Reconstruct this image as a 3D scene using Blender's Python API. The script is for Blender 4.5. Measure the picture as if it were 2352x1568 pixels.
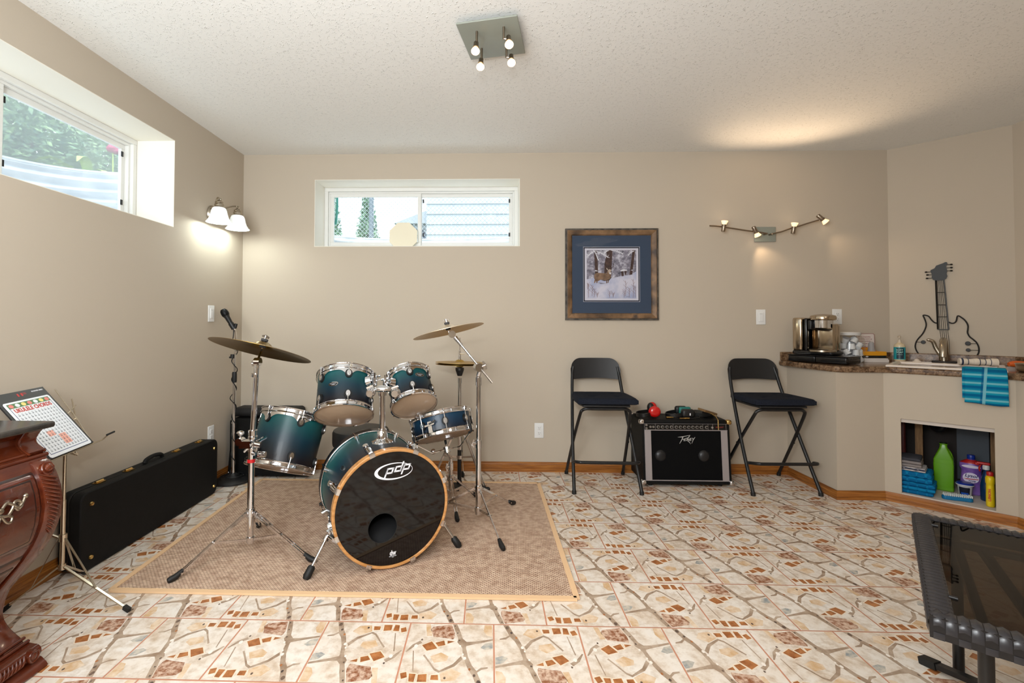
import bpy, bmesh, math, random
from mathutils import Vector, Matrix, Quaternion
R = math.radians
PI = math.pi
scene = bpy.context.scene
for _o in list(bpy.data.objects):
    bpy.data.objects.remove(_o)

# ------------------------------------------------------------------ camera
cam_data = bpy.data.cameras.new('camera')
cam = bpy.data.objects.new('camera', cam_data)
scene.collection.objects.link(cam)
cam_data.sensor_fit = 'HORIZONTAL'
cam_data.sensor_width = 36.0
cam_data.lens = 36.0 * 1098.36 / 2352.0
cam_data.shift_x = (1176 - 1095.35) / 2352.0
cam_data.shift_y = -(784 - 720.12) / 2352.0
cam_data.clip_start = 0.02
_yaw, _pit, _rol = -.0282, .0214, -.0023
_ex = Vector((math.cos(_yaw), -math.sin(_yaw), 0))
_ez = Vector((math.sin(_yaw) * math.cos(_pit), math.cos(_yaw) * math.cos(_pit), math.sin(_pit)))
_ey = Vector((-math.sin(_yaw) * math.sin(_pit), -math.cos(_yaw) * math.sin(_pit), math.cos(_pit)))
_r = _ex * math.cos(_rol) - _ey * math.sin(_rol)
_u = _ex * math.sin(_rol) + _ey * math.cos(_rol)
_m = Matrix((_r, _u, -_ez)).transposed().to_4x4()
_m.translation = Vector((1.9342, -3.6713, 1.1203))
cam.matrix_world = _m
scene.camera = cam

# ------------------------------------------------------------------ view, sky, sun, large lights
scene.view_settings.view_transform = 'Standard'
scene.view_settings.look = 'None'
scene.view_settings.gamma = 1.0
scene.view_settings.use_curve_mapping = False
scene.view_settings.exposure = -0.3
world = bpy.data.worlds.new('sky')
scene.world = world
world.use_nodes = True
_wn = world.node_tree.nodes
_bg = _wn['Background']
_bg.inputs['Color'].default_value = (0.86, 0.93, 1.0, 1)
_bg.inputs['Strength'].default_value = 3.0

def add_light(name, kind, loc, energy, color=(1, 1, 1), size=.1, aim=None, spot=None, blend=.5, size_y=None):
    d = bpy.data.lights.new(name, kind)
    d.energy = energy
    d.color = color
    if kind == 'AREA':
        d.size = size
        if size_y:
            d.shape = 'RECTANGLE'; d.size_y = size_y
    elif kind == 'SUN':
        d.angle = size
    else:
        d.shadow_soft_size = size
    if spot:
        d.spot_size = R(spot); d.spot_blend = blend
    o = bpy.data.objects.new(name, d)
    scene.collection.objects.link(o)
    o.location = loc
    if aim is not None:
        o.rotation_euler = (Vector(aim) - Vector(loc)).to_track_quat('-Z', 'Y').to_euler()
    return o

add_light('sun', 'SUN', (-3, 2, 6), 2.2, (1, .96, .9), R(1.0), aim=(-3.5, 4.4, 0))
# the photographer's flash on the camera, and unseen fill lights added behind it
add_light('camera_flash', 'AREA', (1.85, -3.72, 1.47), 19, (.95, .97, 1), .12, aim=(1.9, 0, 1.15))
add_light('ceiling_fill_light', 'AREA', (1.0, -3.9, 1.6), 100, (.92, .97, 1), 1.3, aim=(1.5, -1.3, 2.44))  # added upward fill to brighten the ceiling
add_light('rear_fill_light', 'AREA', (1.2, -3.9, 2.40), 15, (.96, .98, 1), 1.2, aim=(1.5, -3.9, 0))  # added cool fill, no fixture known here
add_light('rear_fill_light', 'AREA', (3.6, -3.9, 2.40), 12, (1, .84, .70), .5, aim=(3.9, -3.6, 0))  # added warm fill for the right side, no fixture known here

# ------------------------------------------------------------------ helpers
def lin(c):
    c /= 255.0
    return c / 12.92 if c <= .04045 else ((c + .055) / 1.055) ** 2.4
def rgb(r, g, b):
    return (lin(r), lin(g), lin(b), 1.0)

class NT:
    """small node-tree helper"""
    def __init__(s, m):
        s.t = m.node_tree; s.n = s.t.nodes; s.l = s.t.links
        s.b = s.n.get('Principled BSDF'); s.out = s.n.get('Material Output')
    def new(s, kind, **kw):
        n = s.n.new(kind)
        for k, v in kw.items():
            if hasattr(n, k): setattr(n, k, v)
            else: n.inputs[k].default_value = v
        return n
    def link(s, a, b): s.l.new(a, b)
    def obj(s, scale=(1, 1, 1), rot=(0, 0, 0)):
        c = s.new('ShaderNodeTexCoord'); m = s.new('ShaderNodeMapping')
        m.inputs['Scale'].default_value = scale; m.inputs['Rotation'].default_value = rot
        s.link(c.outputs['Object'], m.inputs['Vector'])
        return m.outputs['Vector']
    def ramp(s, fac, stops, interp='LINEAR'):
        r = s.new('ShaderNodeValToRGB'); r.color_ramp.interpolation = interp
        e = r.color_ramp.elements
        while len(e) < len(stops): e.new(.5)
        for i, (p, c) in enumerate(stops):
            e[i].position = p; e[i].color = c
        s.link(fac, r.inputs['Fac'])
        return r.outputs['Color']
    def noise(s, vec, scale=5, detail=3, rough=.5, dist=0):
        n = s.new('ShaderNodeTexNoise')
        n.inputs['Scale'].default_value = scale; n.inputs['Detail'].default_value = detail
        n.inputs['Roughness'].default_value = rough; n.inputs['Distortion'].default_value = dist
        if vec is not None: s.link(vec, n.inputs['Vector'])
        return n.outputs['Fac']
    def bump(s, h, strength=.3, dist=.01):
        b = s.new('ShaderNodeBump'); b.inputs['Strength'].default_value = strength; b.inputs['Distance'].default_value = dist
        s.link(h, b.inputs['Height']); s.link(b.outputs['Normal'], s.b.inputs['Normal'])

def mat(name, col, rough=.5, metal=0, spec=.5, coat=0, emit=None, es=0, fn=None):
    m = bpy.data.materials.new(name); m.use_nodes = True
    b = m.node_tree.nodes['Principled BSDF']
    b.inputs['Base Color'].default_value = col
    b.inputs['Roughness'].default_value = rough
    b.inputs['Metallic'].default_value = metal
    b.inputs['Specular IOR Level'].default_value = spec
    b.inputs['Coat Weight'].default_value = coat
    if emit:
        b.inputs['Emission Color'].default_value = emit; b.inputs['Emission Strength'].default_value = es
    if fn:
        fn(NT(m))
    return m

def noisy(c1, c2, scale=6, detail=4, bump=0, bscale=60, bdist=.002, lo=.35, hi=.65, stretch=(1, 1, 1)):
    def f(t):
        v = t.obj(stretch)
        t.link(t.ramp(t.noise(v, scale, detail, .6), [(lo, c1), (hi, c2)]), t.b.inputs['Base Color'])
        if bump:
            t.bump(t.noise(v, bscale, 3), bump, bdist)
    return f

def clear_mat(name, tint=(1, 1, 1, 1), rough=0.0, ior=1.45, refl=1.0):
    """thin clear sheet: transparent with a fresnel reflection"""
    m = bpy.data.materials.new(name); m.use_nodes = True
    t = NT(m); t.n.remove(t.b)
    tr = t.new('ShaderNodeBsdfTransparent'); tr.inputs['Color'].default_value = tint
    gl = t.new('ShaderNodeBsdfGlossy'); gl.inputs['Roughness'].default_value = rough
    gl.inputs['Color'].default_value = (refl, refl, refl, 1)
    lw = t.new('ShaderNodeLayerWeight'); lw.inputs['Blend'].default_value = .5
    pw = t.new('ShaderNodeMath', operation='POWER'); pw.inputs[1].default_value = 5.0
    f0 = ((ior - 1) / (ior + 1)) ** 2
    fr = t.new('ShaderNodeMath', operation='MULTIPLY_ADD'); fr.inputs[1].default_value = 1 - f0; fr.inputs[2].default_value = f0
    t.link(lw.outputs['Facing'], pw.inputs[0]); t.link(pw.outputs[0], fr.inputs[0])
    mx = t.new('ShaderNodeMixShader')
    t.link(fr.outputs[0], mx.inputs[0]); t.link(tr.outputs[0], mx.inputs[1]); t.link(gl.outputs[0], mx.inputs[2])
    t.link(mx.outputs[0], t.out.inputs['Surface'])
    return m

WL = {}   # world position of each thing's origin

class MB:
    """collects shapes and links them as ONE mesh object"""
    def __init__(s):
        s.v = []; s.f = []; s.m = []; s.a = []; s.av = 0.0
    def add(s, vs, fs, m=0, a=None):
        o = len(s.v)
        s.v += [Vector(p) for p in vs]
        s.a += (a if a is not None else [s.av] * len(vs))
        s.f += [tuple(o + i for i in f) for f in fs]
        s.m += [m] * len(fs)
        return s
    def box(s, c, d, M=None, m=0):
        x, y, z = d[0] / 2, d[1] / 2, d[2] / 2
        vs = [Vector((a * x, b * y, e * z)) for e in (-1, 1) for b in (-1, 1) for a in (-1, 1)]
        if M is not None: vs = [M @ p for p in vs]
        vs = [p + Vector(c) for p in vs]
        return s.add(vs, [(0, 2, 3, 1), (4, 5, 7, 6), (0, 1, 5, 4), (2, 6, 7, 3), (0, 4, 6, 2), (1, 3, 7, 5)], m)
    def rbox(s, c, d, r=.01, M=None, m=0, seg=3):
        """box with rounded vertical corners and softened top/bottom edges"""
        x, y, z = d[0] / 2, d[1] / 2, d[2] / 2
        r = min(r, x * .98, y * .98, z * .98)
        vs = []; rows = []
        lv = []
        for k in range(seg + 1):
            t = k / seg * PI / 2
            lv.append((-z + r - r * math.cos(t), r - r * math.sin(t)))
        lv += [(-h, i) for h, i in reversed(lv)]
        for h, ins in lv:
            row = []
            for cx, cy, a0 in ((x - r, y - r, 0), (-x + r, y - r, PI / 2), (-x + r, -y + r, PI), (x - r, -y + r, 3 * PI / 2)):
                for k in range(seg + 1):
                    a = a0 + k / seg * PI / 2
                    row.append((cx + (r - ins) * math.cos(a), cy + (r - ins) * math.sin(a), h))
            rows.append(row)
        n = len(rows[0])
        for row in rows: vs += row
        fs = []
        for i in range(len(rows) - 1):
            for j in range(n):
                fs.append((i * n + j, i * n + (j + 1) % n, (i + 1) * n + (j + 1) % n, (i + 1) * n + j))
        fs.append(tuple(reversed(range(n)))); fs.append(tuple((len(rows) - 1) * n + j for j in range(n)))
        vs = [Vector(p) for p in vs]
        if M is not None: vs = [M @ p for p in vs]
        return s.add([p + Vector(c) for p in vs], fs, m)
    def frame(s, n):
        n = Vector(n).normalized()
        a = n.orthogonal().normalized() if abs(n.z) > .95 else n.cross(Vector((0, 0, 1))).normalized()
        return a, n.cross(a), n
    def lathe(s, prof, o, n=(0, 0, 1), N=32, m=0, ref=None, arc=(0, 2 * PI), at=None):
        """revolve (radius, height) pairs about axis n through o"""
        a, b, n = s.frame(n)
        if ref is not None:
            a = (Vector(ref) - n * n.dot(Vector(ref))).normalized(); b = n.cross(a)
        o = Vector(o)
        full = abs(arc[1] - arc[0] - 2 * PI) < 1e-6
        K = N if full else N + 1
        vs = []; rows = []; av = []
        for i, (r, h) in enumerate(prof):
            if r < 1e-7:
                rows.append([len(vs)]); vs.append(o + n * h); av.append(at[i] if at else s.av)
            else:
                row = []
                for k in range(K):
                    t = arc[0] + (arc[1] - arc[0]) * k / N
                    row.append(len(vs)); vs.append(o + n * h + (a * math.cos(t) + b * math.sin(t)) * r)
                    av.append(at[i] if at else s.av)
                rows.append(row)
        fs = []
        for i in range(len(rows) - 1):
            p, q = rows[i], rows[i + 1]
            for k in range(N):
                k2 = (k + 1) % K
                if len(p) == 1 and len(q) == 1: continue
                if len(p) == 1: fs.append((p[0], q[k2], q[k]))
                elif len(q) == 1: fs.append((p[k], p[k2], q[0]))
                else: fs.append((p[k], p[k2], q[k2], q[k]))
        return s.add(vs, fs, m, av)
    def cyl(s, p0, p1, r0, r1=None, N=16, m=0):
        p0, p1 = Vector(p0), Vector(p1)
        r1 = r0 if r1 is None else r1
        L = (p1 - p0).length
        return s.lathe([(0, 0), (r0, 0), (r1, L), (0, L)], p0, p1 - p0, N, m)
    def ring(s, o, n, Rr, r, N=48, K=10, m=0):
        pr = [(Rr + r * math.cos(2 * PI * k / K), r * math.sin(2 * PI * k / K)) for k in range(K + 1)]
        return s.lathe(pr, o, n, N, m)
    def sphere(s, c, r, sc=(1, 1, 1), M=None, N=20, K=10, m=0):
        vs = []; fs = []
        for i in range(K + 1):
            t = PI * i / K
            for k in range(N):
                p = 2 * PI * k / N
                vs.append(Vector((r * sc[0] * math.sin(t) * math.cos(p), r * sc[1] * math.sin(t) * math.sin(p), -r * sc[2] * math.cos(t))))
        for i in range(K):
            for k in range(N):
                fs.append((i * N + k, i * N + (k + 1) % N, (i + 1) * N + (k + 1) % N, (i + 1) * N + k))
        if M is not None: vs = [M @ p for p in vs]
        return s.add([p + Vector(c) for p in vs], fs, m)
    def tube(s, pts, r, N=8, m=0, closed=False, flat=None):
        """sweep a round (or flat = (w, h)) section along points"""
        P = [Vector(p) for p in pts]; n = len(P)
        rr = r if isinstance(r, (list, tuple)) else [r] * n
        T = []
        for i in range(n):
            if closed: d = P[(i + 1) % n] - P[i - 1]
            else: d = P[min(i + 1, n - 1)] - P[max(i - 1, 0)]
            T.append(d.normalized())
        a = T[0].cross(Vector((0, 0, 1)))
        if a.length < .05: a = T[0].cross(Vector((0, 1, 0)))
        a.normalize()
        vs = []
        for i in range(n):
            if i:
                ax = T[i - 1].cross(T[i])
                if ax.length > 1e-7:
                    a = Quaternion(ax.normalized(), T[i - 1].angle(T[i])) @ a
            a = (a - T[i] * a.dot(T[i])).normalized(); b = T[i].cross(a)
            if flat:
                for sx, sy in ((-1, -1), (1, -1), (1, 1), (-1, 1)):
                    vs.append(P[i] + a * flat[0] / 2 * sx + b * flat[1] / 2 * sy)
            else:
                for k in range(N):
                    t = 2 * PI * k / N
                    vs.append(P[i] + (a * math.cos(t) + b * math.sin(t)) * rr[i])
        if flat: N = 4
        fs = []
        for i in range(n if closed else n - 1):
            j = (i + 1) % n
            for k in range(N):
                fs.append((i * N + k, i * N + (k + 1) % N, j * N + (k + 1) % N, j * N + k))
        if not closed:
            fs.append(tuple(reversed(range(N)))); fs.append(tuple((n - 1) * N + k for k in range(N)))
        return s.add(vs, fs, m)
    def prism(s, poly, M, z0, z1, m=0):
        """extrude a 2-D outline between z0 and z1, placed by matrix M"""
        n = len(poly)
        vs = [M @ Vector((x, y, z0)) for x, y in poly] + [M @ Vector((x, y, z1)) for x, y in poly]
        fs = [tuple(reversed(range(n))), tuple(range(n, 2 * n))]
        fs += [(k, (k + 1) % n, n + (k + 1) % n, n + k) for k in range(n)]
        return s.add(vs, fs, m)
    def poly(s, pts, m=0):
        return s.add(pts, [tuple(range(len(pts)))], m)
    def grid(s, fn, nu, nv, m=0, thick=None):
        vs = [Vector(fn(i / nu, j / nv)) for j in range(nv + 1) for i in range(nu + 1)]
        w = nu + 1
        fs = [(j * w + i, j * w + i + 1, (j + 1) * w + i + 1, (j + 1) * w + i) for j in range(nv) for i in range(nu)]
        return s.add(vs, fs, m)
    def build(s, name, mats, parent=None, ang=40, origin=None, fade=False, fix=True):
        if not isinstance(mats, (list, tuple)): mats = [mats]
        if parent is not None:
            o = WL[parent]
        elif origin is not None:
            o = Vector(origin)
        else:
            xs = [p.x for p in s.v]; ys = [p.y for p in s.v]; zs = [p.z for p in s.v]
            o = Vector(((min(xs) + max(xs)) / 2, (min(ys) + max(ys)) / 2, min(zs)))
        me = bpy.data.meshes.new(name)
        me.from_pydata([tuple(p - o) for p in s.v], [], s.f)
        for mt in mats: me.materials.append(mt)
        me.polygons.foreach_set('material_index', s.m)
        if fix and len(s.f) < 20000:
            bm = bmesh.new(); bm.from_mesh(me)
            bmesh.ops.recalc_face_normals(bm, faces=bm.faces)
            bm.to_mesh(me); bm.free()
        if ang:
            me.polygons.foreach_set('use_smooth', [True] * len(s.f))
            me.set_sharp_from_angle(angle=R(ang))
        if fade:
            at = me.attributes.new('fade', 'FLOAT', 'POINT')
            at.data.foreach_set('value', s.a)
        me.update()
        ob = bpy.data.objects.new(name, me)
        scene.collection.objects.link(ob)
        if parent is not None:
            ob.parent = parent
        else:
            ob.location = o
        WL[ob] = o
        return ob

def tag(o, label=None, cat=None, group=None, kind=None):
    if label: o['label'] = label
    if cat: o['category'] = cat
    if group: o['group'] = group
    if kind: o['kind'] = kind
    return o
def thing(name, label, cat, loc, group=None):
    o = bpy.data.objects.new(name, None); scene.collection.objects.link(o)
    o.empty_display_size = .1
    o.location = loc; WL[o] = Vector(loc)
    return tag(o, label, cat, group)
def struct(mb, name, mats, ang=40, fix=True):
    return tag(mb.build(name, mats, ang=ang, fix=fix), kind='structure')
def copy_tree(o, parent=None):
    c = o.copy(); scene.collection.objects.link(c); c.parent = parent
    for ch in o.children: copy_tree(ch, c)
    return c
def bev(o, w=.003, seg=2):
    md = o.modifiers.new('bevel', 'BEVEL'); md.width = w; md.segments = seg; md.limit_method = 'ANGLE'; md.angle_limit = R(35)
    return o
def basis(o, x, y):
    """matrix with origin o, local x and y axes given, z their cross product"""
    x = Vector(x).normalized(); y = Vector(y); y = (y - x * x.dot(y)).normalized(); z = x.cross(y)
    M = Matrix((x, y, z)).transposed().to_4x4(); M.translation = Vector(o)
    return M
def text(mb, s, M, size, m=0, depth=.0006, width=None, shear=0, bold=0, align='CENTER', sy=1.0):
    cu = bpy.data.curves.new('lettering', 'FONT')
    cu.body = s; cu.size = size; cu.extrude = depth / 2; cu.align_x = align; cu.align_y = 'CENTER'; cu.shear = shear; cu.offset = bold; cu.resolution_u = 3
    ob = bpy.data.objects.new('lettering', cu); scene.collection.objects.link(ob)
    dg = bpy.context.evaluated_depsgraph_get()
    me = bpy.data.meshes.new_from_object(ob.evaluated_get(dg))
    bpy.data.objects.remove(ob); bpy.data.curves.remove(cu)
    xs = [v.co.x for v in me.vertices]
    k = 1.0
    if width and xs: k = width / max(1e-6, max(xs) - min(xs))
    mb.add([M @ Vector((v.co.x * k, v.co.y * sy, v.co.z + depth / 2)) for v in me.vertices], [tuple(p.vertices) for p in me.polygons], m)
    bpy.data.meshes.remove(me)
def smooth_path(pts, n=8, closed=False):
    """Catmull-Rom through the points"""
    P = [Vector(p) for p in pts]; out = []
    N = len(P)
    for i in range(N if closed else N - 1):
        g = (lambda k: P[k % N]) if closed else (lambda k: P[max(0, min(N - 1, k))])
        p0, p1, p2, p3 = g(i - 1), g(i), g(i + 1), g(i + 2)
        for k in range(n):
            t = k / n
            out.append(.5 * ((2 * p1) + (p2 - p0) * t + (2 * p0 - 5 * p1 + 4 * p2 - p3) * t * t + (3 * p1 - p0 - 3 * p2 + p3) * t ** 3))
    if not closed: out.append(P[-1])
    return out
def ellipse(cx, cy, rx, ry, n=24, a0=0):
    return [(cx + rx * math.cos(a0 + 2 * PI * k / n), cy + ry * math.sin(a0 + 2 * PI * k / n)) for k in range(n)]
def offset_line(pts, w):
    """turn a 2-D polyline into a ribbon outline of width w (w may be a list)"""
    P = [Vector(p) for p in pts]; n = len(P); A = []; B = []
    for i in range(n):
        d = (P[min(i + 1, n - 1)] - P[max(i - 1, 0)]).normalized()
        q = Vector((-d.y, d.x)) * (w[i] if isinstance(w, (list, tuple)) else w) / 2
        A.append(tuple(P[i] + q)); B.append(tuple(P[i] - q))
    return A + B[::-1]
# ------------------------------------------------------------------ materials
def _wall(t):
    v = t.obj()
    t.bump(t.noise(v, 220, 2), .08, .001)
WALL = mat('beige_wall_paint', rgb(191, 179, 162), .75, spec=.25, fn=_wall)
def _ceil(t):
    v = t.obj()
    vo = t.new('ShaderNodeTexVoronoi'); vo.inputs['Scale'].default_value = 110; vo.inputs['Randomness'].default_value = 1
    nz = t.new('ShaderNodeTexNoise'); nz.inputs['Scale'].default_value = 30; nz.inputs['Detail'].default_value = 2
    t.link(v, nz.inputs['Vector'])
    mx = t.new('ShaderNodeMix', data_type='VECTOR'); mx.inputs[0].default_value = .06
    t.link(v, mx.inputs[4]); t.link(nz.outputs['Color'], mx.inputs[5])
    t.link(mx.outputs[1], vo.inputs['Vector'])
    mr = t.new('ShaderNodeMapRange'); mr.inputs['From Min'].default_value = .05; mr.inputs['From Max'].default_value = .42
    mr.inputs['To Min'].default_value = 1; mr.inputs['To Max'].default_value = 0
    t.link(vo.outputs['Distance'], mr.inputs['Value'])
    n2 = t.noise(v, 60, 2)
    m2 = t.new('ShaderNodeMath', operation='MULTIPLY'); t.link(mr.outputs[0], m2.inputs[0])
    r2 = t.new('ShaderNodeMapRange'); r2.inputs['From Min'].default_value = .47; r2.inputs['From Max'].default_value = .6
    t.link(n2, r2.inputs['Value']); t.link(r2.outputs[0], m2.inputs[1])
    t.bump(m2.outputs[0], .7, .005)
CEIL = mat('textured_white_ceiling', rgb(238, 238, 235), .85, spec=.15, fn=_ceil)
def _oak(t):
    v = t.obj((1, 1, 1))
    w = t.new('ShaderNodeTexNoise'); w.inputs['Scale'].default_value = 3; w.inputs['Detail'].default_value = 6; w.inputs['Roughness'].default_value = .65
    mp = t.new('ShaderNodeMapping'); mp.inputs['Scale'].default_value = (1.6, 1.6, 42)
    t.link(v, mp.inputs['Vector']); t.link(mp.outputs[0], w.inputs['Vector'])
    t.link(t.ramp(w.outputs['Fac'], [(.3, rgb(108, 60, 20)), (.5, rgb(154, 94, 36)), (.7, rgb(182, 122, 56))]), t.b.inputs['Base Color'])
OAK = mat('golden_oak', rgb(176, 112, 46), .35, fn=_oak)
WHITE = mat('white_plastic', rgb(226, 226, 224), .35)
VINYL = mat('white_vinyl', rgb(228, 228, 224), .4)
BLACKP = mat('black_plastic', rgb(16, 16, 17), .45)
RUBBER = mat('black_rubber', rgb(14, 14, 14), .6)
CHROME = mat('chrome', rgb(222, 222, 224), .08, 1.0)
STEEL = mat('brushed_nickel', rgb(176, 166, 150), .25, 1.0)
BRASS = mat('brass', rgb(212, 178, 112), .25, 1.0)
GLASS = clear_mat('window_glass', (.93, .97, .98, 1), 0, 1.45)

# ------------------------------------------------------------------ floor: printed stone-pattern tiles in a running bond
T = .3092
def _stone(t):
    v = t.obj()
    n1 = t.noise(v, 9, 6, .65); n2 = t.noise(v, 34, 4, .6)
    c1 = t.ramp(n1, [(.3, rgb(204, 184, 162)), (.46, rgb(224, 213, 200)), (.62, rgb(230, 223, 214)), (.8, rgb(216, 208, 200))])
    c2 = t.ramp(n2, [(.3, rgb(215, 199, 180)), (.55, rgb(255, 255, 255))])
    mx = t.new('ShaderNodeMix', data_type='RGBA', blend_type='MULTIPLY'); mx.inputs[0].default_value = .65
    t.link(c1, mx.inputs[6]); t.link(c2, mx.inputs[7]); t.link(mx.outputs[2], t.b.inputs['Base Color'])
    t.bump(t.noise(v, 50, 4), .15, .003)
F_STONE = mat('cream_stone_print', rgb(226, 211, 192), .42, spec=.4, fn=_stone)
F_VEIN = mat('brown_vein_print', rgb(160, 132, 106), .45, fn=noisy(rgb(146, 122, 100), rgb(182, 162, 142), 24))
F_BRICK = mat('rust_brick_print', rgb(164, 96, 46), .42, fn=noisy(rgb(140, 80, 38), rgb(184, 122, 72), 40))
F_PATCH = mat('rust_patch_print', rgb(150, 100, 70), .45, fn=noisy(rgb(138, 84, 52), rgb(208, 180, 158), 60, lo=.38, hi=.62))
F_LIGHT = mat('pale_outline_print', rgb(232, 214, 190), .45)
F_PEB = mat('dark_pebble_print', rgb(92, 76, 66), .45, fn=noisy(rgb(70, 58, 54), rgb(120, 98, 82), 50))
F_WPEB = mat('white_pebble_print', rgb(238, 230, 220), .45)
F_BLUE = mat('grey_blue_stain_print', rgb(150, 152, 148), .45, fn=noisy(rgb(140, 146, 148), rgb(206, 196, 180), 40))
F_TAN = mat('tan_stain_print', rgb(212, 178, 138), .45, fn=noisy(rgb(204, 168, 126), rgb(226, 206, 182), 26))
GROUT = mat('terracotta_grout', rgb(196, 138, 110), .8)
vL = [(0.51, 0.99), (0.556, 0.825), (0.591, 0.725), (0.585, 0.664), (0.646, 0.57), (0.656, 0.483), (0.691, 0.337), (0.724, 0.243), (0.772, 0.153), (0.82, 0.012)]
vR = [(0.562, 0.99), (0.611, 0.842), (0.643, 0.728), (0.695, 0.667), (0.688, 0.573), (0.717, 0.424), (0.763, 0.298), (0.814, 0.221), (0.843, 0.13), (0.885, 0.012)]
def _grow(poly, k):
    cx = sum(p[0] for p in poly) / len(poly); cy = sum(p[1] for p in poly) / len(poly)
    out = []
    for x, y in poly:
        d = math.hypot(x - cx, y - cy); out.append((cx + (x - cx) * (d + k) / d, cy + (y - cy) * (d + k) / d))
    return out
bricks = [[(0.19, 0.602), (0.294, 0.67), (0.368, 0.554), (0.255, 0.512)], [(0.336, 0.647), (0.433, 0.69), (0.452, 0.612), (0.375, 0.586)], [(0.472, 0.686), (0.556, 0.677), (0.475, 0.635)],
          [(0.023, 0.162), (0.085, 0.184), (0.104, 0.11), (0.046, 0.084)], [(0.117, 0.162), (0.188, 0.158), (0.182, 0.045), (0.127, 0.052)],
          [(0.211, 0.149), (0.301, 0.162), (0.311, 0.052), (0.214, 0.049)], [(0.347, 0.146), (0.418, 0.152), (0.428, 0.081), (0.347, 0.081)]]
feat = [  # (material, layer, outline) in tile units
    (8, 1, [(0.892, 0.985), (0.979, 0.985), (0.986, 0.77), (0.921, 0.787), (0.882, 0.867)]),
    (8, 1, [(0.303, 0.424), (0.417, 0.489), (0.504, 0.431), (0.491, 0.36), (0.355, 0.327)]),
    (8, 1, [(0.43, 0.175), (0.55, 0.25), (0.66, 0.18), (0.6, 0.08), (0.46, 0.06)]),
    (7, 1, [(0.85, 0.576), (0.905, 0.657), (0.985, 0.677), (0.985, 0.573), (0.905, 0.547)]),
    (1, 1, [(0.679, 0.673), (0.779, 0.68), (0.989, 0.732), (0.992, 0.702), (0.785, 0.638), (0.688, 0.602)]),
    (1, 1, [(0.814, 0.221), (0.86, 0.269), (0.934, 0.279), (0.931, 0.259), (0.866, 0.237), (0.821, 0.195)]),
    (1, 1, [(0.64, 0.44), (0.56, 0.315), (0.426, 0.214), (0.375, 0.246), (0.313, 0.34), (0.239, 0.453), (0.223, 0.437), (0.3, 0.327), (0.368, 0.217), (0.42, 0.182), (0.58, 0.279), (0.66, 0.39)]),
    (1, 1, [(0.1, 0.508), (0.114, 0.508), (0.157, 0.198), (0.145, 0.198)]),
    (1, 1, [(0.02, 0.49), (0.08, 0.61), (0.16, 0.68), (0.19, 0.64), (0.11, 0.585), (0.035, 0.485)]),
    (8, 1, [(0.187, 0.985), (0.242, 0.985), (0.287, 0.767), (0.223, 0.764)]),
    (3, 1, [(0.255, 0.884), (0.281, 0.935), (0.501, 0.982), (0.546, 0.825), (0.546, 0.741), (0.533, 0.715), (0.413, 0.738), (0.303, 0.751)]),
]
for i in range(len(vL) - 1):
    feat.append((1, 2, [vL[i], vL[i + 1], vR[i + 1], vR[i]]))
for bk in bricks:
    feat.append((4, 1.5, _grow(bk, .014))); feat.append((2, 2.2, bk))
for (cx, cy), r, mm in (((0.539, 0.955), .012, 5), ((0.578, 0.825), .011, 5), ((0.607, 0.696), .014, 5), ((0.62, 0.60), .015, 6), ((0.659, 0.466), .013, 6), ((0.682, 0.405), .021, 6), ((0.74, 0.24), .017, 2), ((0.792, 0.153), .018, 5), ((0.838, 0.06), .027, 5), ((0.125, 0.586), .026, 6), ((0.177, 0.696), .014, 5), ((0.49, .11), .016, 5)):
    feat.append((mm, 2.6, ellipse(cx, cy, r * .8, r * 1.15, 9, cx * 9)))
offs = {0: .0484, 1: -.063, 2: -.1941, 3: -.3151, 4: -.4433, 5: -.555, 6: -.68}
fl = MB()
fl.box((2.7, -2.3, -.011), (5.9, 5.1, .02), m=9)
fl.f = fl.f[:]  # slab of grout under the tiles
g = .0028
for row in range(-8, 7):
    ox = 1.9 + offs.get(row, .0484 - row * .118 if row < 0 else -.68)
    ya = -2.1712 + row * T
    for k in range(-14, 26):
        xa = ox + k * T
        if xa < -.32 or xa > 5.4 or ya < -4.75: continue
        if row == 6 and False: continue
        flip = (k % 2 == 0)
        jx, jy = 0, 0
        x0, x1, y0_, y1_ = xa + g, xa + T - g, ya + g, ya + T - g
        fl.add([(x0, y0_, 0), (x1, y0_, 0), (x1, y1_, 0), (x0, y1_, 0)], [(0, 1, 2, 3)], 0)
        for mm, ly, pl in feat:
            pts = []
            for u, v in pl:
                u = min(.988, max(.012, u)); v = min(.988, max(.012, v))
                if flip: u, v = 1 - u, 1 - v
                pts.append((xa + u * T, ya + v * T, .00012 * ly))
            fl.poly(pts, mm)
floor = struct(fl, 'floor', [F_STONE, F_VEIN, F_BRICK, F_PATCH, F_LIGHT, F_PEB, F_WPEB, F_BLUE, F_TAN, GROUT], ang=0, fix=False)

# ------------------------------------------------------------------ shell
H = 2.44
b = MB(); b.box((2.7, -2.3, H + .05), (5.9, 5.1, .1)); struct(b, 'ceiling', CEIL, 0)
RX = 5.373
def wall_with_hole(axis, inner, thick, a0, a1, h0, h1, z0, z1):
    """wall along an axis with one rectangular opening (h0..h1 by z0..z1)"""
    b = MB()
    def piece(p0, p1, q0, q1):
        if axis == 'x': b.box(((p0 + p1) / 2, inner + thick / 2, (q0 + q1) / 2), (p1 - p0, abs(thick), q1 - q0))
        else: b.box((inner + thick / 2, (p0 + p1) / 2, (q0 + q1) / 2), (abs(thick), p1 - p0, q1 - q0))
    piece(a0, h0, 0, H); piece(h1, a1, 0, H); piece(h0, h1, 0, z0); piece(h0, h1, z1, H)
    return b
struct(wall_with_hole('x', 0, .27, -.27, RX + .1, .563, 2.16, 1.718, 2.241), 'wall_back', WALL, 0)
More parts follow.
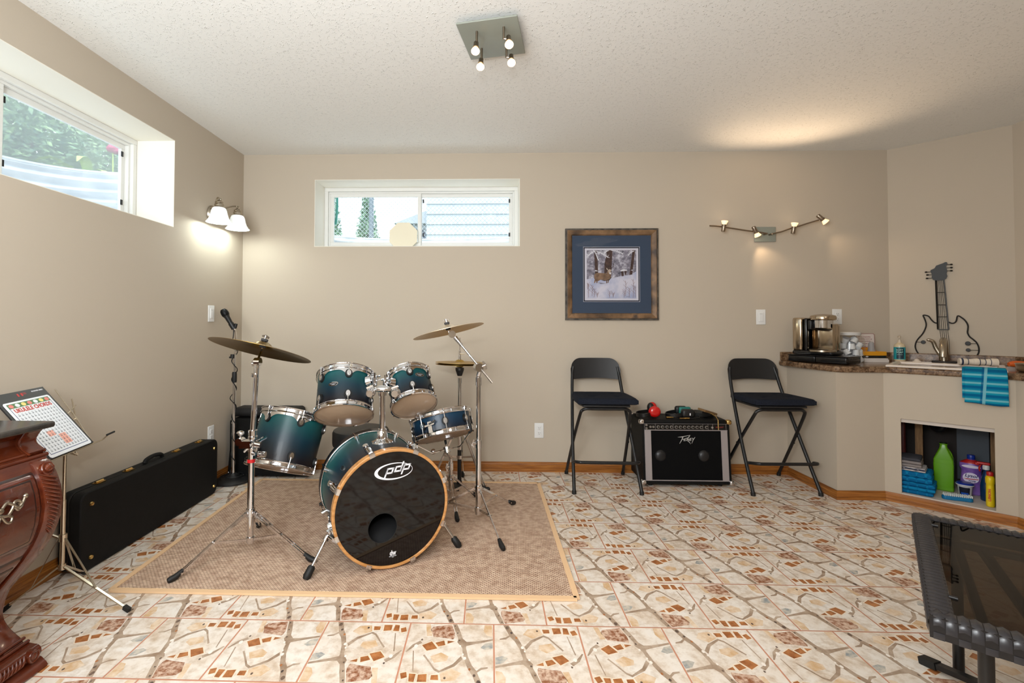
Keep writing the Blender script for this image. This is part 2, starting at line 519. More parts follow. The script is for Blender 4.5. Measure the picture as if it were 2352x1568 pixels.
struct(wall_with_hole('y', 0, -.27, -4.7, .0, -2.415, -.815, 1.706, 2.24), 'wall_left', WALL, 0)
b = MB(); b.prism([(4.927, 0), (RX, -.446), (RX + .2, -.446), (RX + .2, .2), (4.927, .2)], Matrix.Identity(4), 0, H); struct(b, 'wall_corner', WALL, 0)
b = MB(); b.box((RX + .05, -2.57, H / 2), (.1, 4.25, H)); struct(b, 'wall_right', WALL, 0)
b = MB(); b.box((2.6, -4.75, H / 2), (5.9, .1, H)); struct(b, 'wall_front', WALL, 0)

# ------------------------------------------------------------------ oak baseboards (moulded profile swept along the wall foot)
def skirting(name, path, h=.073, th=.013):
    """path on the floor, room to its right-hand side"""
    b = MB()
    prof = [(0, 0), (th, 0), (th, h * .22), (th * .8, h * .26), (th * .8, h * .34), (th, h * .38), (th, h * .62), (th * .72, h * .66), (th * .72, h * .76), (th * .55, h * .82), (th * .45, h), (0, h)]
    P = [Vector((x, y)) for x, y in path]
    rows = []
    for i, p in enumerate(P):
        d0 = (P[i] - P[i - 1]).normalized() if i else (P[1] - P[0]).normalized()
        d1 = (P[i + 1] - P[i]).normalized() if i < len(P) - 1 else d0
        n0 = Vector((d0.y, -d0.x)); n1 = Vector((d1.y, -d1.x))
        n = (n0 + n1); n = n / n.dot(n0)
        rows.append([Vector((p.x + n.x * o, p.y + n.y * o, z)) for o, z in prof])
    k = len(prof)
    vs = [v for r in rows for v in r]
    fs = [(i * k + j, i * k + (j + 1) % k, (i + 1) * k + (j + 1) % k, (i + 1) * k + j) for i in range(len(P) - 1) for j in range(k)]
    fs += [tuple(range(k)), tuple(reversed(range((len(P) - 1) * k, len(P) * k)))]
    b.add(vs, fs)
    return struct(b, name, OAK, 20)
skirting('baseboard_left', [(0, -4.69), (0, -.0)])
skirting('baseboard_back', [(.0, 0), (4.165, 0)])
skirting('baseboard_bar', [(4.165, 0), (4.165, -.51), (4.465, -.51), (4.866, -.911), (4.866, -1.6)], .057)

# ------------------------------------------------------------------ half-height bar wall with the open cupboard under the sink
S2 = 1 / math.sqrt(2)
def F(s, d, z):
    """bar front coordinates: s along the angled face, d into the cupboard"""
    return Vector((4.465 + (s + d) * S2, -.51 + (d - s) * S2, z))
CT = .813
b = MB()
w = .09
b.prism([(4.165, 0), (4.165, -.51), (4.465, -.51), (4.465 + .04, -.51 + .09), (4.165 + w, -.51 + w), (4.165 + w, 0)], Matrix.Identity(4), 0, CT)
def fpanel(s0, s1, z0, z1, d0=0, d1=.02):
    b.add([F(s, d, z) for z in (z0, z1) for d in (d0, d1) for s in (s0, s1)], [(0, 2, 3, 1), (4, 5, 7, 6), (0, 1, 5, 4), (2, 6, 7, 3), (0, 4, 6, 2), (1, 3, 7, 5)])
fpanel(0, .081, 0, CT); fpanel(.483, .567, 0, CT); fpanel(.081, .483, .53, CT); fpanel(.081, .483, 0, .052)
b.box((4.866 + .045, -1.255, CT / 2), (.09, .70, CT))
struct(b, 'wall_bar', WALL, 0)
# ------------------------------------------------------------------ windows
def window(name, o, ax, out, w, h, split):
    """slider window: o = lower corner, ax along the sill, out towards outside"""
    root = thing(name, None, None, o); tag(root, kind='structure')
    ax = Vector(ax); out = Vector(out); up = Vector((0, 0, 1)); o = Vector(o)
    def bar(mb, a0, a1, z0, z1, d0, d1):
        mb.add([o + ax * a + up * z + out * d for d in (d0, d1) for z in (z0, z1) for a in (a0, a1)],
               [(0, 1, 3, 2), (4, 6, 7, 5), (0, 4, 5, 1), (2, 3, 7, 6), (0, 2, 6, 4), (1, 5, 7, 3)])
    def ringf(mb, a0, a1, z0, z1, t, d0, d1):
        bar(mb, a0, a1, z0, z0 + t, d0, d1); bar(mb, a0, a1, z1 - t, z1, d0, d1)
        bar(mb, a0, a0 + t, z0 + t, z1 - t, d0, d1); bar(mb, a1 - t, a1, z0 + t, z1 - t, d0, d1)
    f = MB(); ringf(f, 0, w, 0, h, .03, 0, .07); ringf(f, .03, w - .03, .03, h - .03, .014, .02, .07)
    bev(f.build('window_frame', VINYL, root, 0), .002)
    for a0, a1, d in ((.044, split + .012, .022), (split - .012, w - .044, .042)):
        s = MB(); ringf(s, a0, a1, .044, h - .044, .028, d, d + .02)
        bev(s.build('sash', VINYL, root, 0), .002)
        g = MB(); bar(g, a0 + .024, a1 - .024, .068, h - .068, d + .009, d + .012)
        g.build('pane', GLASS, root, 0)
    c = MB()
    for zz in (.12, h - .12):
        for aa in (split + .022, w - .075):
            bar(c, aa, aa + .012, zz, zz + .03, .036, .042)
    c.build('catch', BLACKP, root, 0)
    return root
w1_ = window('window_1', (-.235, -2.413, 1.708), (0, 1, 0), (-1, 0, 0), 1.596, .53, .80)
SCR = bpy.data.materials.new('insect_screen_mesh'); SCR.use_nodes = True
t = NT(SCR); t.n.remove(t.b); _tr = t.new('ShaderNodeBsdfTransparent'); _tl = t.new('ShaderNodeBsdfTranslucent'); _mx = t.new('ShaderNodeMixShader'); _mx.inputs[0].default_value = .34
t.link(_tr.outputs[0], _mx.inputs[1]); t.link(_tl.outputs[0], _mx.inputs[2]); t.link(_mx.outputs[0], t.out.inputs['Surface'])
b = MB(); b.add([(-.298, -1.60, 1.75), (-.298, -.86, 1.75), (-.298, -.86, 2.20), (-.298, -1.60, 2.20)], [(0, 1, 2, 3)]); b.build('insect_screen', SCR, w1_, 0)
window('window_2', (.565, .215, 1.72), (1, 0, 0), (0, 1, 0), 1.593, .519, .785)
DAYLIT = mat('daylight_cream_paint', rgb(240, 236, 224), .6)  # paler than the wall paint: window daylight put into the colour
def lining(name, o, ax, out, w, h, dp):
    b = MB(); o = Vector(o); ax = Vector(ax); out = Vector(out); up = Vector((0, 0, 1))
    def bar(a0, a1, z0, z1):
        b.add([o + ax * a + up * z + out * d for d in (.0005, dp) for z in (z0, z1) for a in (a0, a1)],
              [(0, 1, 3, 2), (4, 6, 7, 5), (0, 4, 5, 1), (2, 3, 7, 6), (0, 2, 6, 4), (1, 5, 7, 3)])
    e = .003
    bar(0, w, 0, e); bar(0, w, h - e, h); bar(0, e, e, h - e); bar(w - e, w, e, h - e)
    struct(b, name, DAYLIT, 0)
lining('daylit_lining_1', (0, -2.415, 1.706), (0, 1, 0), (-1, 0, 0), 1.6, .534, .234)  # thin boards added over the reveals to carry the brighter colour
lining('daylit_lining_2', (.563, 0, 1.718), (1, 0, 0), (0, 1, 0), 1.597, .523, .214)
# octagonal plaque propped on the sill
OCT = mat('cream_board', rgb(236, 228, 204), .6)
b = MB(); M = basis((1.226, .19, 1.831), (1, 0, 0), (0, .10, 1))
b.prism([(.122 * math.cos(PI / 8 + k * PI / 4), .122 * math.sin(PI / 8 + k * PI / 4)) for k in range(8)], M, 0, .01)
tag(b.build('octagonal_plaque', OCT, ang=0), 'blank cream octagonal board propped on the back window sill', 'plaque')

# ------------------------------------------------------------------ outside
def _galv(t):
    v = t.obj()
    t.link(t.ramp(t.noise(v, 8, 5), [(.35, rgb(186, 194, 204)), (.65, rgb(222, 226, 232))]), t.b.inputs['Base Color'])
GALV = mat('galvanised_steel', rgb(205, 212, 222), .5, .05, fn=_galv)
GRASS = mat('lawn', rgb(70, 90, 48), .9, fn=noisy(rgb(56, 76, 36), rgb(96, 110, 66), 14))
GRAVEL = mat('gravel', rgb(200, 200, 200), .9, fn=noisy(rgb(170, 170, 170), rgb(225, 225, 225), 60))
def well(name, c, ax, out, hw, dp, z0, z1, lab):
    c = Vector(c); ax = Vector(ax); out = Vector(out)
    b = MB()
    nz = 60
    def fn(u, v):
        t = PI * u
        z = z0 + (z1 - z0) * v
        r = .012 * math.sin(v * (z1 - z0) / .068 * 2 * PI)
        k = 1 + (.02 if v > .985 else 0)
        p = c - ax * ((hw + r) * k * abs(math.cos(t)) ** .75 * (1 if math.cos(t) > 0 else -1)) + out * ((dp + r) * k * math.sin(t) ** .75)
        return (p.x, p.y, z)
    b.grid(fn, 40, nz)
    for zz in (z1,):
        b.tube([fn(i / 40, 1) for i in range(41)], .014)
    o = b.build('window_well', GALV)
    md = o.modifiers.new('s', 'SOLIDIFY'); md.thickness = .004
    return tag(o, lab, 'window well')
well('w', (-.31, -1.62, 0), (0, 1, 0), (-1, 0, 0), 1.05, .80, 1.45, 2.11, 'corrugated steel window well outside the left window')
well('w', (1.36, .30, 0), (1, 0, 0), (0, 1, 0), 1.12, .75, 1.45, 1.955, 'corrugated steel window well outside the back window')
def ground(name, pts, hole, z):
    b = MB()
    # a ring between the well outline and the far edge
    n = len(hole)
    b.add([(x, y, z) for x, y in hole] + [(x, y, z) for x, y in pts], [(i, i + 1, n + i + 1, n + i) for i in range(n - 1)])
    return b
hl = []; fl_ = []
for i in range(41):
    t = PI * i / 40
    cs = abs(math.cos(t)) ** .75 * (1 if math.cos(t) > 0 else -1); sn = math.sin(t) ** .75
    hl.append((-.29 - .82 * sn, -1.62 - 1.07 * cs)); fl_.append((-.29 - 7 * sn, -1.62 - 7 * cs))
ground('g', fl_, hl, 2.05).build('ground', GRASS, ang=0)['kind'] = 'structure'
hl = []; fl_ = []
for i in range(41):
    t = PI * i / 40
    cs = abs(math.cos(t)) ** .75 * (1 if math.cos(t) > 0 else -1); sn = math.sin(t) ** .75
    hl.append((1.36 - 1.14 * cs, .29 + .77 * sn)); fl_.append((1.36 - 9 * cs, .29 + 9 * sn))
ground('g', fl_, hl, 1.90).build('ground', GRASS, ang=0)['kind'] = 'structure'

def leaves(b, rng, c, rad, n, size, m=0, flat=.5):
    for _ in range(n):
        u = rng.random() * 2 - 1; a = rng.random() * 2 * PI; s = math.sqrt(1 - u * u); k = rng.random() ** .4
        p = Vector((c[0] + rad[0] * s * math.cos(a) * k, c[1] + rad[1] * s * math.sin(a) * k, c[2] + rad[2] * u * k))
        d = Vector((rng.gauss(0, 1), rng.gauss(0, 1), rng.gauss(0, flat))).normalized(); e = d.orthogonal().normalized()
        e = Quaternion(d, rng.random() * 6.28) @ e
        q = size * (.6 + .8 * rng.random())
        b.add([p - d * q, p + e * q * .42, p + d * q, p - e * q * .42], [(0, 1, 2, 3)], m)
LEAF = mat('green_leaves', rgb(120, 156, 126), .6, fn=noisy(rgb(84, 124, 104), rgb(172, 202, 142), 9))
LEAF2 = mat('yellow_green_leaves', rgb(186, 216, 84), .5, fn=noisy(rgb(160, 200, 66), rgb(206, 228, 110), 9))
LEAF3 = mat('conifer_leaves', rgb(140, 178, 152), .6, fn=noisy(rgb(108, 154, 130), rgb(180, 206, 172), 9))
BARK = mat('bark', rgb(110, 90, 76), .8)
PINK = mat('pink_petals', rgb(214, 60, 116), .5)
rng = random.Random(5)
def bush(x, y, z, rad, n, size, leaf, label, trunk=True):
    t = thing('bush', label, 'bush', (x, y, 1.97))
    b = MB(); leaves(b, rng, (x, y, z), rad, n, size); b.build('foliage', leaf, t, 0, fix=False)
    s = MB()
    for k in range(4):
        a = k * 1.7
        s.tube([(x + .03 * math.cos(a), y + .03 * math.sin(a), 1.9), (x + rad[0] * .3 * math.cos(a), y + rad[1] * .3 * math.sin(a), z)], .02)
    s.build('stem', BARK, t)
    return t
bush(-2.55, .62, 2.85, (.75, .72, .95), 9500, .034, LEAF, 'dense green bush in the right half of the left window view')
bush(-2.65, 2.15, 2.85, (.75, .78, .95), 9000, .034, LEAF, 'dense green bush in the left half of the left window view')
bush(-4.5, 2.6, 3.3, (1.0, 1.2, 1.3), 7000, .05, LEAF, 'tall green bush farthest back outside the left window')
t = thing('garden_plant', 'bright yellow-green broad-leaved plant over the steel well edge', 'plant', (-1.02, -.22, 2.05))
for k in range(13):
    b = MB(); a = k * 2.4; r_ = .10 + .012 * k
    p0 = Vector((-1.02, -.22, 2.05)); d = Vector((math.cos(a), math.sin(a), 0)); s_ = Vector((-math.sin(a), math.cos(a), 0))
    n = 6; vs = []
    for i in range(n + 1):
        u = i / n; w_ = .035 * math.sin(PI * min(1, u * .96 + .02))
        c = p0 + d * r_ * 1.5 * u + Vector((0, 0, (.12 + .012 * k) * math.sin(u * PI * .75)))
        vs += [c - s_ * w_, c + s_ * w_]
    b.add(vs, [(2 * i, 2 * i + 1, 2 * i + 3, 2 * i + 2) for i in range(n)]); b.build('leaf', LEAF2, t)
fw_ = thing('rose', 'pink rose bloom among the leaves outside the left window', 'flower', (-1.5, .55, 2.05))
b = MB()
for k in range(9):
    a = k * 2.4
    b.sphere((-1.5 + .022 * math.cos(a), .55 + .022 * math.sin(a), 2.69 + .008 * (k % 3)), .03, N=10, K=6)
b.build('bloom', PINK, fw_)
b = MB(); b.tube([(-1.5, .55, 2.05), (-1.49, .545, 2.4), (-1.5, .55, 2.68)], .006, N=6); b.build('stem', LEAF2, fw_)

# back yard
POST = mat('grey_post', rgb(150, 160, 172), .5)
SID = mat('pale_siding', rgb(222, 228, 238), .55)
b = MB()
for k in range(14):
    z = 1.9 + k * .165
    b.add([(.90, 3.982, z), (5.5, 3.982, z), (5.5, 4.0, z + .165), (.90, 4.0, z + .165), (.90, 4.0, z), (5.5, 4.0, z)], [(0, 1, 2, 3), (4, 5, 1, 0)])
b.box((3.2, 4.06, 3.05), (4.6, .04, 2.4))
t_ = b.build('neighbour_wall', SID, ang=0); tag(t_, 'pale lap-sided wall of the neighbouring house behind the right sash', 'house wall')
# chain-link fence
b = MB(); p = .055; x0, x1, z0, z1 = -1.3, 4.2, 1.9, 2.9; yf = 2.6
n = int((x1 - x0) / p) + int((z1 - z0) / p)
for k in range(n):
    for sgn in (1, -1):
        if sgn > 0: a, c = (x0 + k * p - (z1 - z0), z0), (x0 + k * p, z1)
        else: a, c = (x0 + k * p - (z1 - z0), z1), (x0 + k * p, z0)
        q0, q1 = Vector((a[0], yf, a[1])), Vector((c[0], yf, c[1]))
        if q0.x < x0:
            q0 = q0 + (q1 - q0) * ((x0 - q0.x) / (q1.x - q0.x))
        if q1.x > x1:
            q1 = q0 + (q1 - q0) * ((x1 - q0.x) / (q1.x - q0.x))
        b.tube([q0, q1], .0025, N=4)
t = thing('chain_link_fence', 'grey chain-link fence across the yard outside the back window', 'fence', (1.4, yf, 1.9))
b.build('wire_mesh', GALV, t)
b = MB(); b.cyl((x0, yf, z1), (x1, yf, z1), .02, N=10); b.build('top_rail', GALV, t)
for xx in (.345, 3.2):
    b = MB(); b.cyl((xx, yf + .03, 1.85), (xx, yf + .03, 3.0 if xx > 1 else 3.3), .032, N=10); b.build('fence_post', POST, t)
def conifer(x, y, h, label):
    t = thing('conifer', label, 'tree', (x, y, 1.9))
    b = MB()
    for k in range(22):
        u = k / 22
        leaves(b, rng, (x, y, 1.95 + h * u), (.28 * (1 - u) + .04, .28 * (1 - u) + .04, h / 14), int(210 * (1 - u) + 30), .035, flat=1.4)
    b.build('foliage', LEAF3, t, 0, fix=False)
    s = MB(); s.cyl((x, y, 1.9), (x, y, 1.9 + h * .9), .04, .01, 8); s.build('trunk', BARK, t)
conifer(-.80, 4.4, 1.75, 'taller narrow conifer beside the teal hose, outside the back window')
conifer(-.09, 4.1, 1.45, 'shorter narrow conifer left of the grey fence post')
# garden shed corner
SHED = mat('white_shed_board', rgb(214, 218, 226), .6)
DK = mat('grey_shed_wall', rgb(112, 126, 150), .7)  # plain grey of the wall behind the lattice
t = thing('garden_shed', 'white latticed shed corner behind the octagonal board', 'shed', (.95, 4.6, 1.9))
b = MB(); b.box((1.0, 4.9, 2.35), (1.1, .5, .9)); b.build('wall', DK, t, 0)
b = MB()
for q in range(7):
    xa = .44 + q * .16
    b.tube([(xa, 4.63, 1.95), (xa + .5, 4.63, 2.8)], 0, flat=(.02, .03)); b.tube([(xa + .5, 4.62, 1.95), (xa, 4.62, 2.8)], 0, flat=(.02, .03))
b.box((.46, 4.62, 2.35), (.08, .08, .9)); b.box((1.0, 4.62, 2.80), (1.1, .08, .07)); b.build('lattice', SHED, t, 0)
b = MB(); b.prism([(.28, 2.84), (1.0, 3.12), (1.7, 2.84)], basis((0, 5.3, 0), (1, 0, 0), (0, 0, 1)), 0, .85); b.build('roof', SHED, t, 0)
# teal hose hanging left of the pane
TEAL = mat('teal_hose', rgb(54, 140, 128), .5); ORG = mat('orange_handle', rgb(170, 70, 36), .5); NAVY = mat('navy_grip', rgb(50, 60, 90), .5)
t = thing('hose_hanger', 'teal hose with an orange handle hanging at the left of the back window', 'hose', (.50, .62, 1.9))
for k, xx in enumerate((.50, .535, .475)):
    b = MB(); b.tube(smooth_path([(xx, .62, 2.32), (xx + .004, .62, 2.22), (xx + .018 * (k - 1), .62, 2.10), (xx - .01, .62, 2.02)]), .011); b.build('hose', TEAL, t)
b = MB(); b.cyl((.488, .60, 2.06), (.490, .60, 2.09), .018); b.build('handle', ORG, t)
b = MB(); b.cyl((.489, .60, 1.98), (.488, .60, 2.06), .016); b.build('grip', NAVY, t)
b = MB(); b.cyl((.489, .60, 1.86), (.489, .60, 1.98), .006); b.build('stake', GALV, t)
# ------------------------------------------------------------------ rug
def _rug(t):
    v = t.obj()
    mp = t.new('ShaderNodeMapping'); mp.inputs['Rotation'].default_value = (0, 0, .06); t.link(v, mp.inputs['Vector'])
    br = t.new('ShaderNodeTexBrick'); br.inputs['Scale'].default_value = 1
    br.inputs['Brick Width'].default_value = .017; br.inputs['Row Height'].default_value = .0085; br.inputs['Mortar Size'].default_value = .0016
    br.inputs['Mortar Smooth'].default_value = .6
    br.inputs['Color1'].default_value = rgb(236, 210, 184); br.inputs['Color2'].default_value = rgb(218, 190, 166); br.inputs['Mortar'].default_value = rgb(144, 114, 98)
    t.link(mp.outputs[0], br.inputs['Vector'])
    n = t.noise(v, 30, 3)
    mx = t.new('ShaderNodeMix', data_type='RGBA', blend_type='MULTIPLY'); mx.inputs[0].default_value = .5
    t.link(br.outputs['Color'], mx.inputs[6]); t.link(t.ramp(n, [(.35, rgb(190, 170, 160)), (.6, (1, 1, 1, 1))]), mx.inputs[7])
    t.link(mx.outputs[2], t.b.inputs['Base Color'])
    iv = t.new('ShaderNodeMath', operation='SUBTRACT'); iv.inputs[0].default_value = 1; t.link(br.outputs['Fac'], iv.inputs[1])
    t.bump(iv.outputs[0], .8, .004)
RUGM = mat('woven_sisal', rgb(196, 160, 122), .9, spec=.1, fn=_rug)
BIND = mat('rug_binding', rgb(226, 190, 150), .8, spec=.1)
RC = [(.353, -1.694), (2.287, -1.694), (2.272, -.287), (.305, -.277)]
rug = thing('area_rug', 'tan woven sisal rug with pale bound edge under the drum kit', 'rug', (1.3, -1.0, 0))
b = MB(); b.prism(RC, Matrix.Identity(4), .0006, .0075); b.build('woven_field', RUGM, rug, 0)
b = MB()
for i in range(4):
    p, q_ = Vector((*RC[i], .006)), Vector((*RC[(i + 1) % 4], .006))
    b.tube([p, q_], 0, flat=(.024, .009))
b.build('binding', BIND, rug, 0)
RZ = .0082

# ------------------------------------------------------------------ drum materials
def _fade(c_top, c_mid, c_bot):
    def f(t):
        a = t.new('ShaderNodeAttribute', attribute_name='fade')
        n = t.noise(t.obj(), 3, 2)
        ad = t.new('ShaderNodeMath', operation='MULTIPLY_ADD'); ad.inputs[1].default_value = .12; ad.inputs[2].default_value = -.06
        t.link(n, ad.inputs[0])
        s = t.new('ShaderNodeMath', operation='ADD'); t.link(a.outputs['Fac'], s.inputs[0]); t.link(ad.outputs[0], s.inputs[1])
        t.link(t.ramp(s.outputs[0], [(.12, c_bot), (.5, c_mid), (.95, c_top)]), t.b.inputs['Base Color'])
    return f
SHELL = mat('teal_to_charcoal_fade_lacquer', rgb(10, 60, 70), .38, spec=.4, coat=.08, fn=_fade(rgb(10, 84, 84), rgb(6, 44, 58), rgb(20, 16, 22)))
SNSH = mat('blue_to_charcoal_fade_lacquer', rgb(10, 50, 80), .38, spec=.4, coat=.08, fn=_fade(rgb(8, 56, 82), rgb(8, 42, 66), rgb(8, 18, 32)))
HEADC = clear_mat('clear_drum_head', (.96, .93, .9, 1), .02, 1.5)
def _frost(name, alpha):
    m = bpy.data.materials.new(name); m.use_nodes = True
    t = NT(m); t.b.inputs['Base Color'].default_value = rgb(232, 200, 168); t.b.inputs['Roughness'].default_value = .25; t.b.inputs['Alpha'].default_value = alpha
    return m
HEADC = _frost('hazy_drum_head', .72)
HEADW = mat('coated_white_head', rgb(226, 220, 206), .6)
HEADK = mat('gloss_black_head', rgb(9, 8, 9), .05, spec=.45)
MAPLE = mat('maple_hoop', rgb(190, 134, 76), .25, coat=.3, fn=noisy(rgb(174, 118, 62), rgb(202, 148, 90), 9, stretch=(1, 1, 6)))
SATIN = mat('satin_silver_shell', rgb(180, 178, 176), .3, .8)
LOGO = mat('white_print', rgb(222, 222, 226), .5)
BADGE = mat('badge_black', rgb(20, 20, 22), .3)

def drum(name, label, cat, A, n, L, r, nl=6, ph=0, shell=SHELL, mount=True, badge=None, bottom=HEADC, top=HEADW, lugs2=True, top_drop=0):
    """A: centre of the lower rim, n: axis towards the batter side, r: outer hoop radius"""
    A = Vector(A); n = Vector(n).normalized()
    toc = (Vector((1.93, -3.67, 1.12)) - A); e1 = (toc - n * n.dot(toc)).normalized(); e2 = n.cross(e1)
    rs = r - .012
    root = thing(name, label, cat, A)
    P = lambda a, rad, h: A + n * h + (e1 * math.cos(a) + e2 * math.sin(a)) * rad
    b = MB()
    pr = [(rs - .006, .012)] + [(rs, .012 + (L - .024) * k / 12) for k in range(13)] + [(rs - .006, L - .012), (rs - .006, .012)]
    b.lathe(pr, A, n, 64, at=[0] + [k / 12 for k in range(13)] + [1, 0]); b.build('shell', shell, root, fade=True)
    for nm, h0, sg, hm in (('resonant_hoop', 0, 1, bottom), ('batter_hoop', L, -1, top)):
        b = MB()
        hp = [(rs + .001, .028), (r - .002, .028), (r, .026), (r - .001, .022), (r - .004, .019), (r - .004, .006), (r, .003), (r + .001, 0), (r - .003, -.003), (r - .006, 0), (r - .006, .02), (rs + .001, .02), (rs + .001, .028)]
        b.lathe([(a, h0 + sg * z) for a, z in hp], A, n, 64); hoop = b.build(nm, CHROME, root)
        b = MB(); b.lathe([(0, h0 + sg * .009), (r - .016, h0 + sg * .009), (r - .0065, h0 + sg * .014)], A, n, 64); b.build('drum_head', hm, root)
    for k in range(nl):
        a = ph + 2 * PI * k / nl
        for h, sg in (((L - .062), 1), (.062, -1)) if lugs2 else ((L / 2, 1),):
            c = P(a, rs, h); out = (c - (A + n * h)).normalized()
            lg = MB(); M = basis(c, n.cross(out), n)
            lg.prism(ellipse(0, 0, .0195, .0255, 20), M, -.002, .007); lg.prism(ellipse(0, 0, .0165, .0225, 20), M, .007, .010)
            lug = lg.build('lug', RUBBER, root)
            lg = MB(); lg.prism(ellipse(0, 0, .0115, .0175, 20), M, .0095, .0145); lg.prism(ellipse(0, 0, .0055, .0075, 16), M, .0145, .016); lg.build('lug_cap', CHROME, lug)
            rd = MB()
            h1 = L - .004 if sg > 0 else .004
            rd.cyl(P(a, rs + .012, h), P(a, r + .003, h1), .0032, N=8)
            if not lugs2: rd.cyl(P(a, rs + .012, h), P(a, r + .003, .004), .0032, N=8)
            rd.cyl(P(a, r + .003, h1 - sg * .012), P(a, r + .003, h1 + sg * .004), .0062, N=8)
            rd.build('tension_rod', CHROME, root)
    if mount:
        b = MB(); m_ = 40
        pts = []
        span = mount if isinstance(mount, tuple) else (-1.25, 1.25)
        vs = []
        for i in range(m_ + 1):
            a = span[0] + (span[1] - span[0]) * i / m_
            q_ = (math.cos((a - ph) * nl) + 1) / 2
            lo = L - .040 - .030 * q_ ** 3; hi = L - .026 - .004 * q_
            vs += [P(a, rs + .004, lo), P(a, rs + .004, hi), P(a, rs + .007, hi), P(a, rs + .007, lo)]
        fs = [(4 * i + j, 4 * i + (j + 1) % 4, 4 * i + 4 + (j + 1) % 4, 4 * i + 4 + j) for i in range(m_) for j in range(4)]
        b.add(vs, fs); b.build('suspension_band', CHROME, root)
    if badge is not None:
        a, h = badge
        c = P(a, rs, h); out = (c - (A + n * h)).normalized(); M = basis(c, n.cross(out) * 1, n)
        b = MB(); b.prism(ellipse(0, 0, .027, .0125, 24), M, .0, .003); bd = b.build('badge', CHROME, root)
        b = MB(); b.prism(ellipse(0, 0, .0235, .0095, 24), M, .003, .0036); b.build('badge_face', BADGE, bd)
        b = MB(); text(b, 'PACIFIC', M @ Matrix.Translation((0, .0015, .0036)), .006, width=.036); b.prism([(-.009, -.0062), (.009, -.0062), (.009, -.0042), (-.009, -.0042)], M, .0036, .004); b.build('badge_lettering', LOGO, bd, 0)
    return root, P, e1, e2
# rack toms
t1, P1, _, _ = drum('rack_tom', 'larger teal rack tom, left one above the bass drum', 'drum', (1.131, -1.057, .614), (-.123, .53, .839), .245, .162, 6, .1, mount=(-1.15, 1.15), badge=(-.42, .125))
t2, P2, _, _ = drum('rack_tom', 'smaller teal rack tom tilted at the right above the bass drum', 'drum', (1.501, -.937, .649), (-.285, .608, .741), .215, .136, 6, .12, mount=(-1.15, 1.15), badge=(.55, .13))
for t_ in (t1, t2): t_['group'] = 'rack toms over the bass drum'
ft, P3, _, _ = drum('floor_tom', 'deep teal tom clamped behind the left cymbal stand', 'drum', (.768, -1.04, .315), (.12, .405, .906), .305, .188, 6, .22, mount=(-1.3, .9))
sn, P4, _, _ = drum('snare_drum', 'shallow blue snare drum tilted on the low stand at right of the kit', 'drum', (1.656, -.746, .431), (-.23, .307, .924), .14, .188, 8, .12, shell=SNSH, mount=None, lugs2=False)
# snare throw-off
b = MB(); c = P4(-.38, .178, .05); nn = Vector((-.23, .307, .924)); out = (c - P4(0, 0, .05)).normalized(); M = basis(c, nn.cross(out), nn)
b.box((0, 0, 0), (.001, .001, .001)); b = MB()
b.prism([(-.012, -.03), (.012, -.03), (.012, .035), (-.012, .035)], M, .0, .014); b.prism([(-.03, .008), (.03, .012), (.034, .02), (-.03, .018)], M, .014, .02)
b.cyl(M @ Vector((0, .02, .02)), M @ Vector((.045, .03, .028)), .005); b.build('strainer', CHROME, sn)

# ------------------------------------------------------------------ bass drum
BA = Vector((1.492, -1.49, .281)); BN = Vector((-.447, .894, 0)).normalized(); BE = Vector((.894, .447, 0)).normalized(); UP = Vector((0, 0, 1))
bass = thing('bass_drum', 'teal bass drum with black front head and maple hoop facing the room', 'drum', (1.39, -1.28, RZ))
rb = .258; BL = .46
BP = lambda a, rad, h: BA + BN * h + (BE * math.cos(a) + UP * math.sin(a)) * rad
b = MB(); pr = [(rb - .008, .02)] + [(rb, .02 + (BL - .04) * k / 12) for k in range(13)] + [(rb - .008, BL - .02), (rb - .008, .02)]
b.lathe(pr, BA, BN, 96, at=[0] + [min(1, k / 11) for k in range(13)] + [1, 0]); b.build('shell', SHELL, bass, fade=True)
for nm, h0, sg in (('front_hoop', 0, 1), ('batter_hoop', BL, -1)):
    b = MB(); R1, R0 = .2685, .2555
    pr = [(R0, .001), (R0 + .003, -.001), (R1 - .003, -.001), (R1, .002), (R1, .036), (R1 - .002, .038), (rb + .002, .038), (R0, .036), (R0, .001)]
    b.lathe([(a, h0 + sg * z) for a, z in pr], BA, BN, 96); hp_ = b.build(nm, MAPLE if sg > 0 else BADGE, bass)
    if sg < 0:
        b = MB(); b.ring(BA + BN * (BL - .042), BN, .2625, .0045, 96); b.build('hoop_inlay', CHROME, hp_)
b = MB(); b.lathe([(.2555, .03), (.259, .026), (.262, .034), (.259, .04)], BA, BN, 96); b.build('head_ring', CHROME, bass)
# front head with the port cut out
hc = (-.045, -.082); hr = .066; Nn = 96
hd = MB(); M = basis(BA + BN * .006, BE, UP)
o_ = []; i_ = []
for k in range(Nn):
    a = 2 * PI * k / Nn
    i_.append((hc[0] + hr * math.cos(a), hc[1] + hr * math.sin(a)))
    dx, dy = math.cos(a), math.sin(a); bq = hc[0] * dx + hc[1] * dy; cq = hc[0] ** 2 + hc[1] ** 2 - .2556 ** 2
    s_ = -bq + math.sqrt(bq * bq - cq); o_.append((hc[0] + dx * s_, hc[1] + dy * s_))
hd.add([M @ Vector((x, y, 0)) for x, y in i_ + o_], [(k, (k + 1) % Nn, Nn + (k + 1) % Nn, Nn + k) for k in range(Nn)])
head = hd.build('front_head', HEADK, bass, 0)
b = MB(); Mh = M @ Matrix.Translation((hc[0], hc[1], .001))
b.ring(Mh.translation, BN, hr, .0015, 48, 6); b.build('port_ring', RUBBER, head)
b = MB(); b.lathe([(0, BL - .012), (.254, BL - .012)], BA, BN, 64); b.build('batter_head', HEADW, bass)
PIL = mat('black_muffling_pillow', rgb(14, 14, 16), .9)
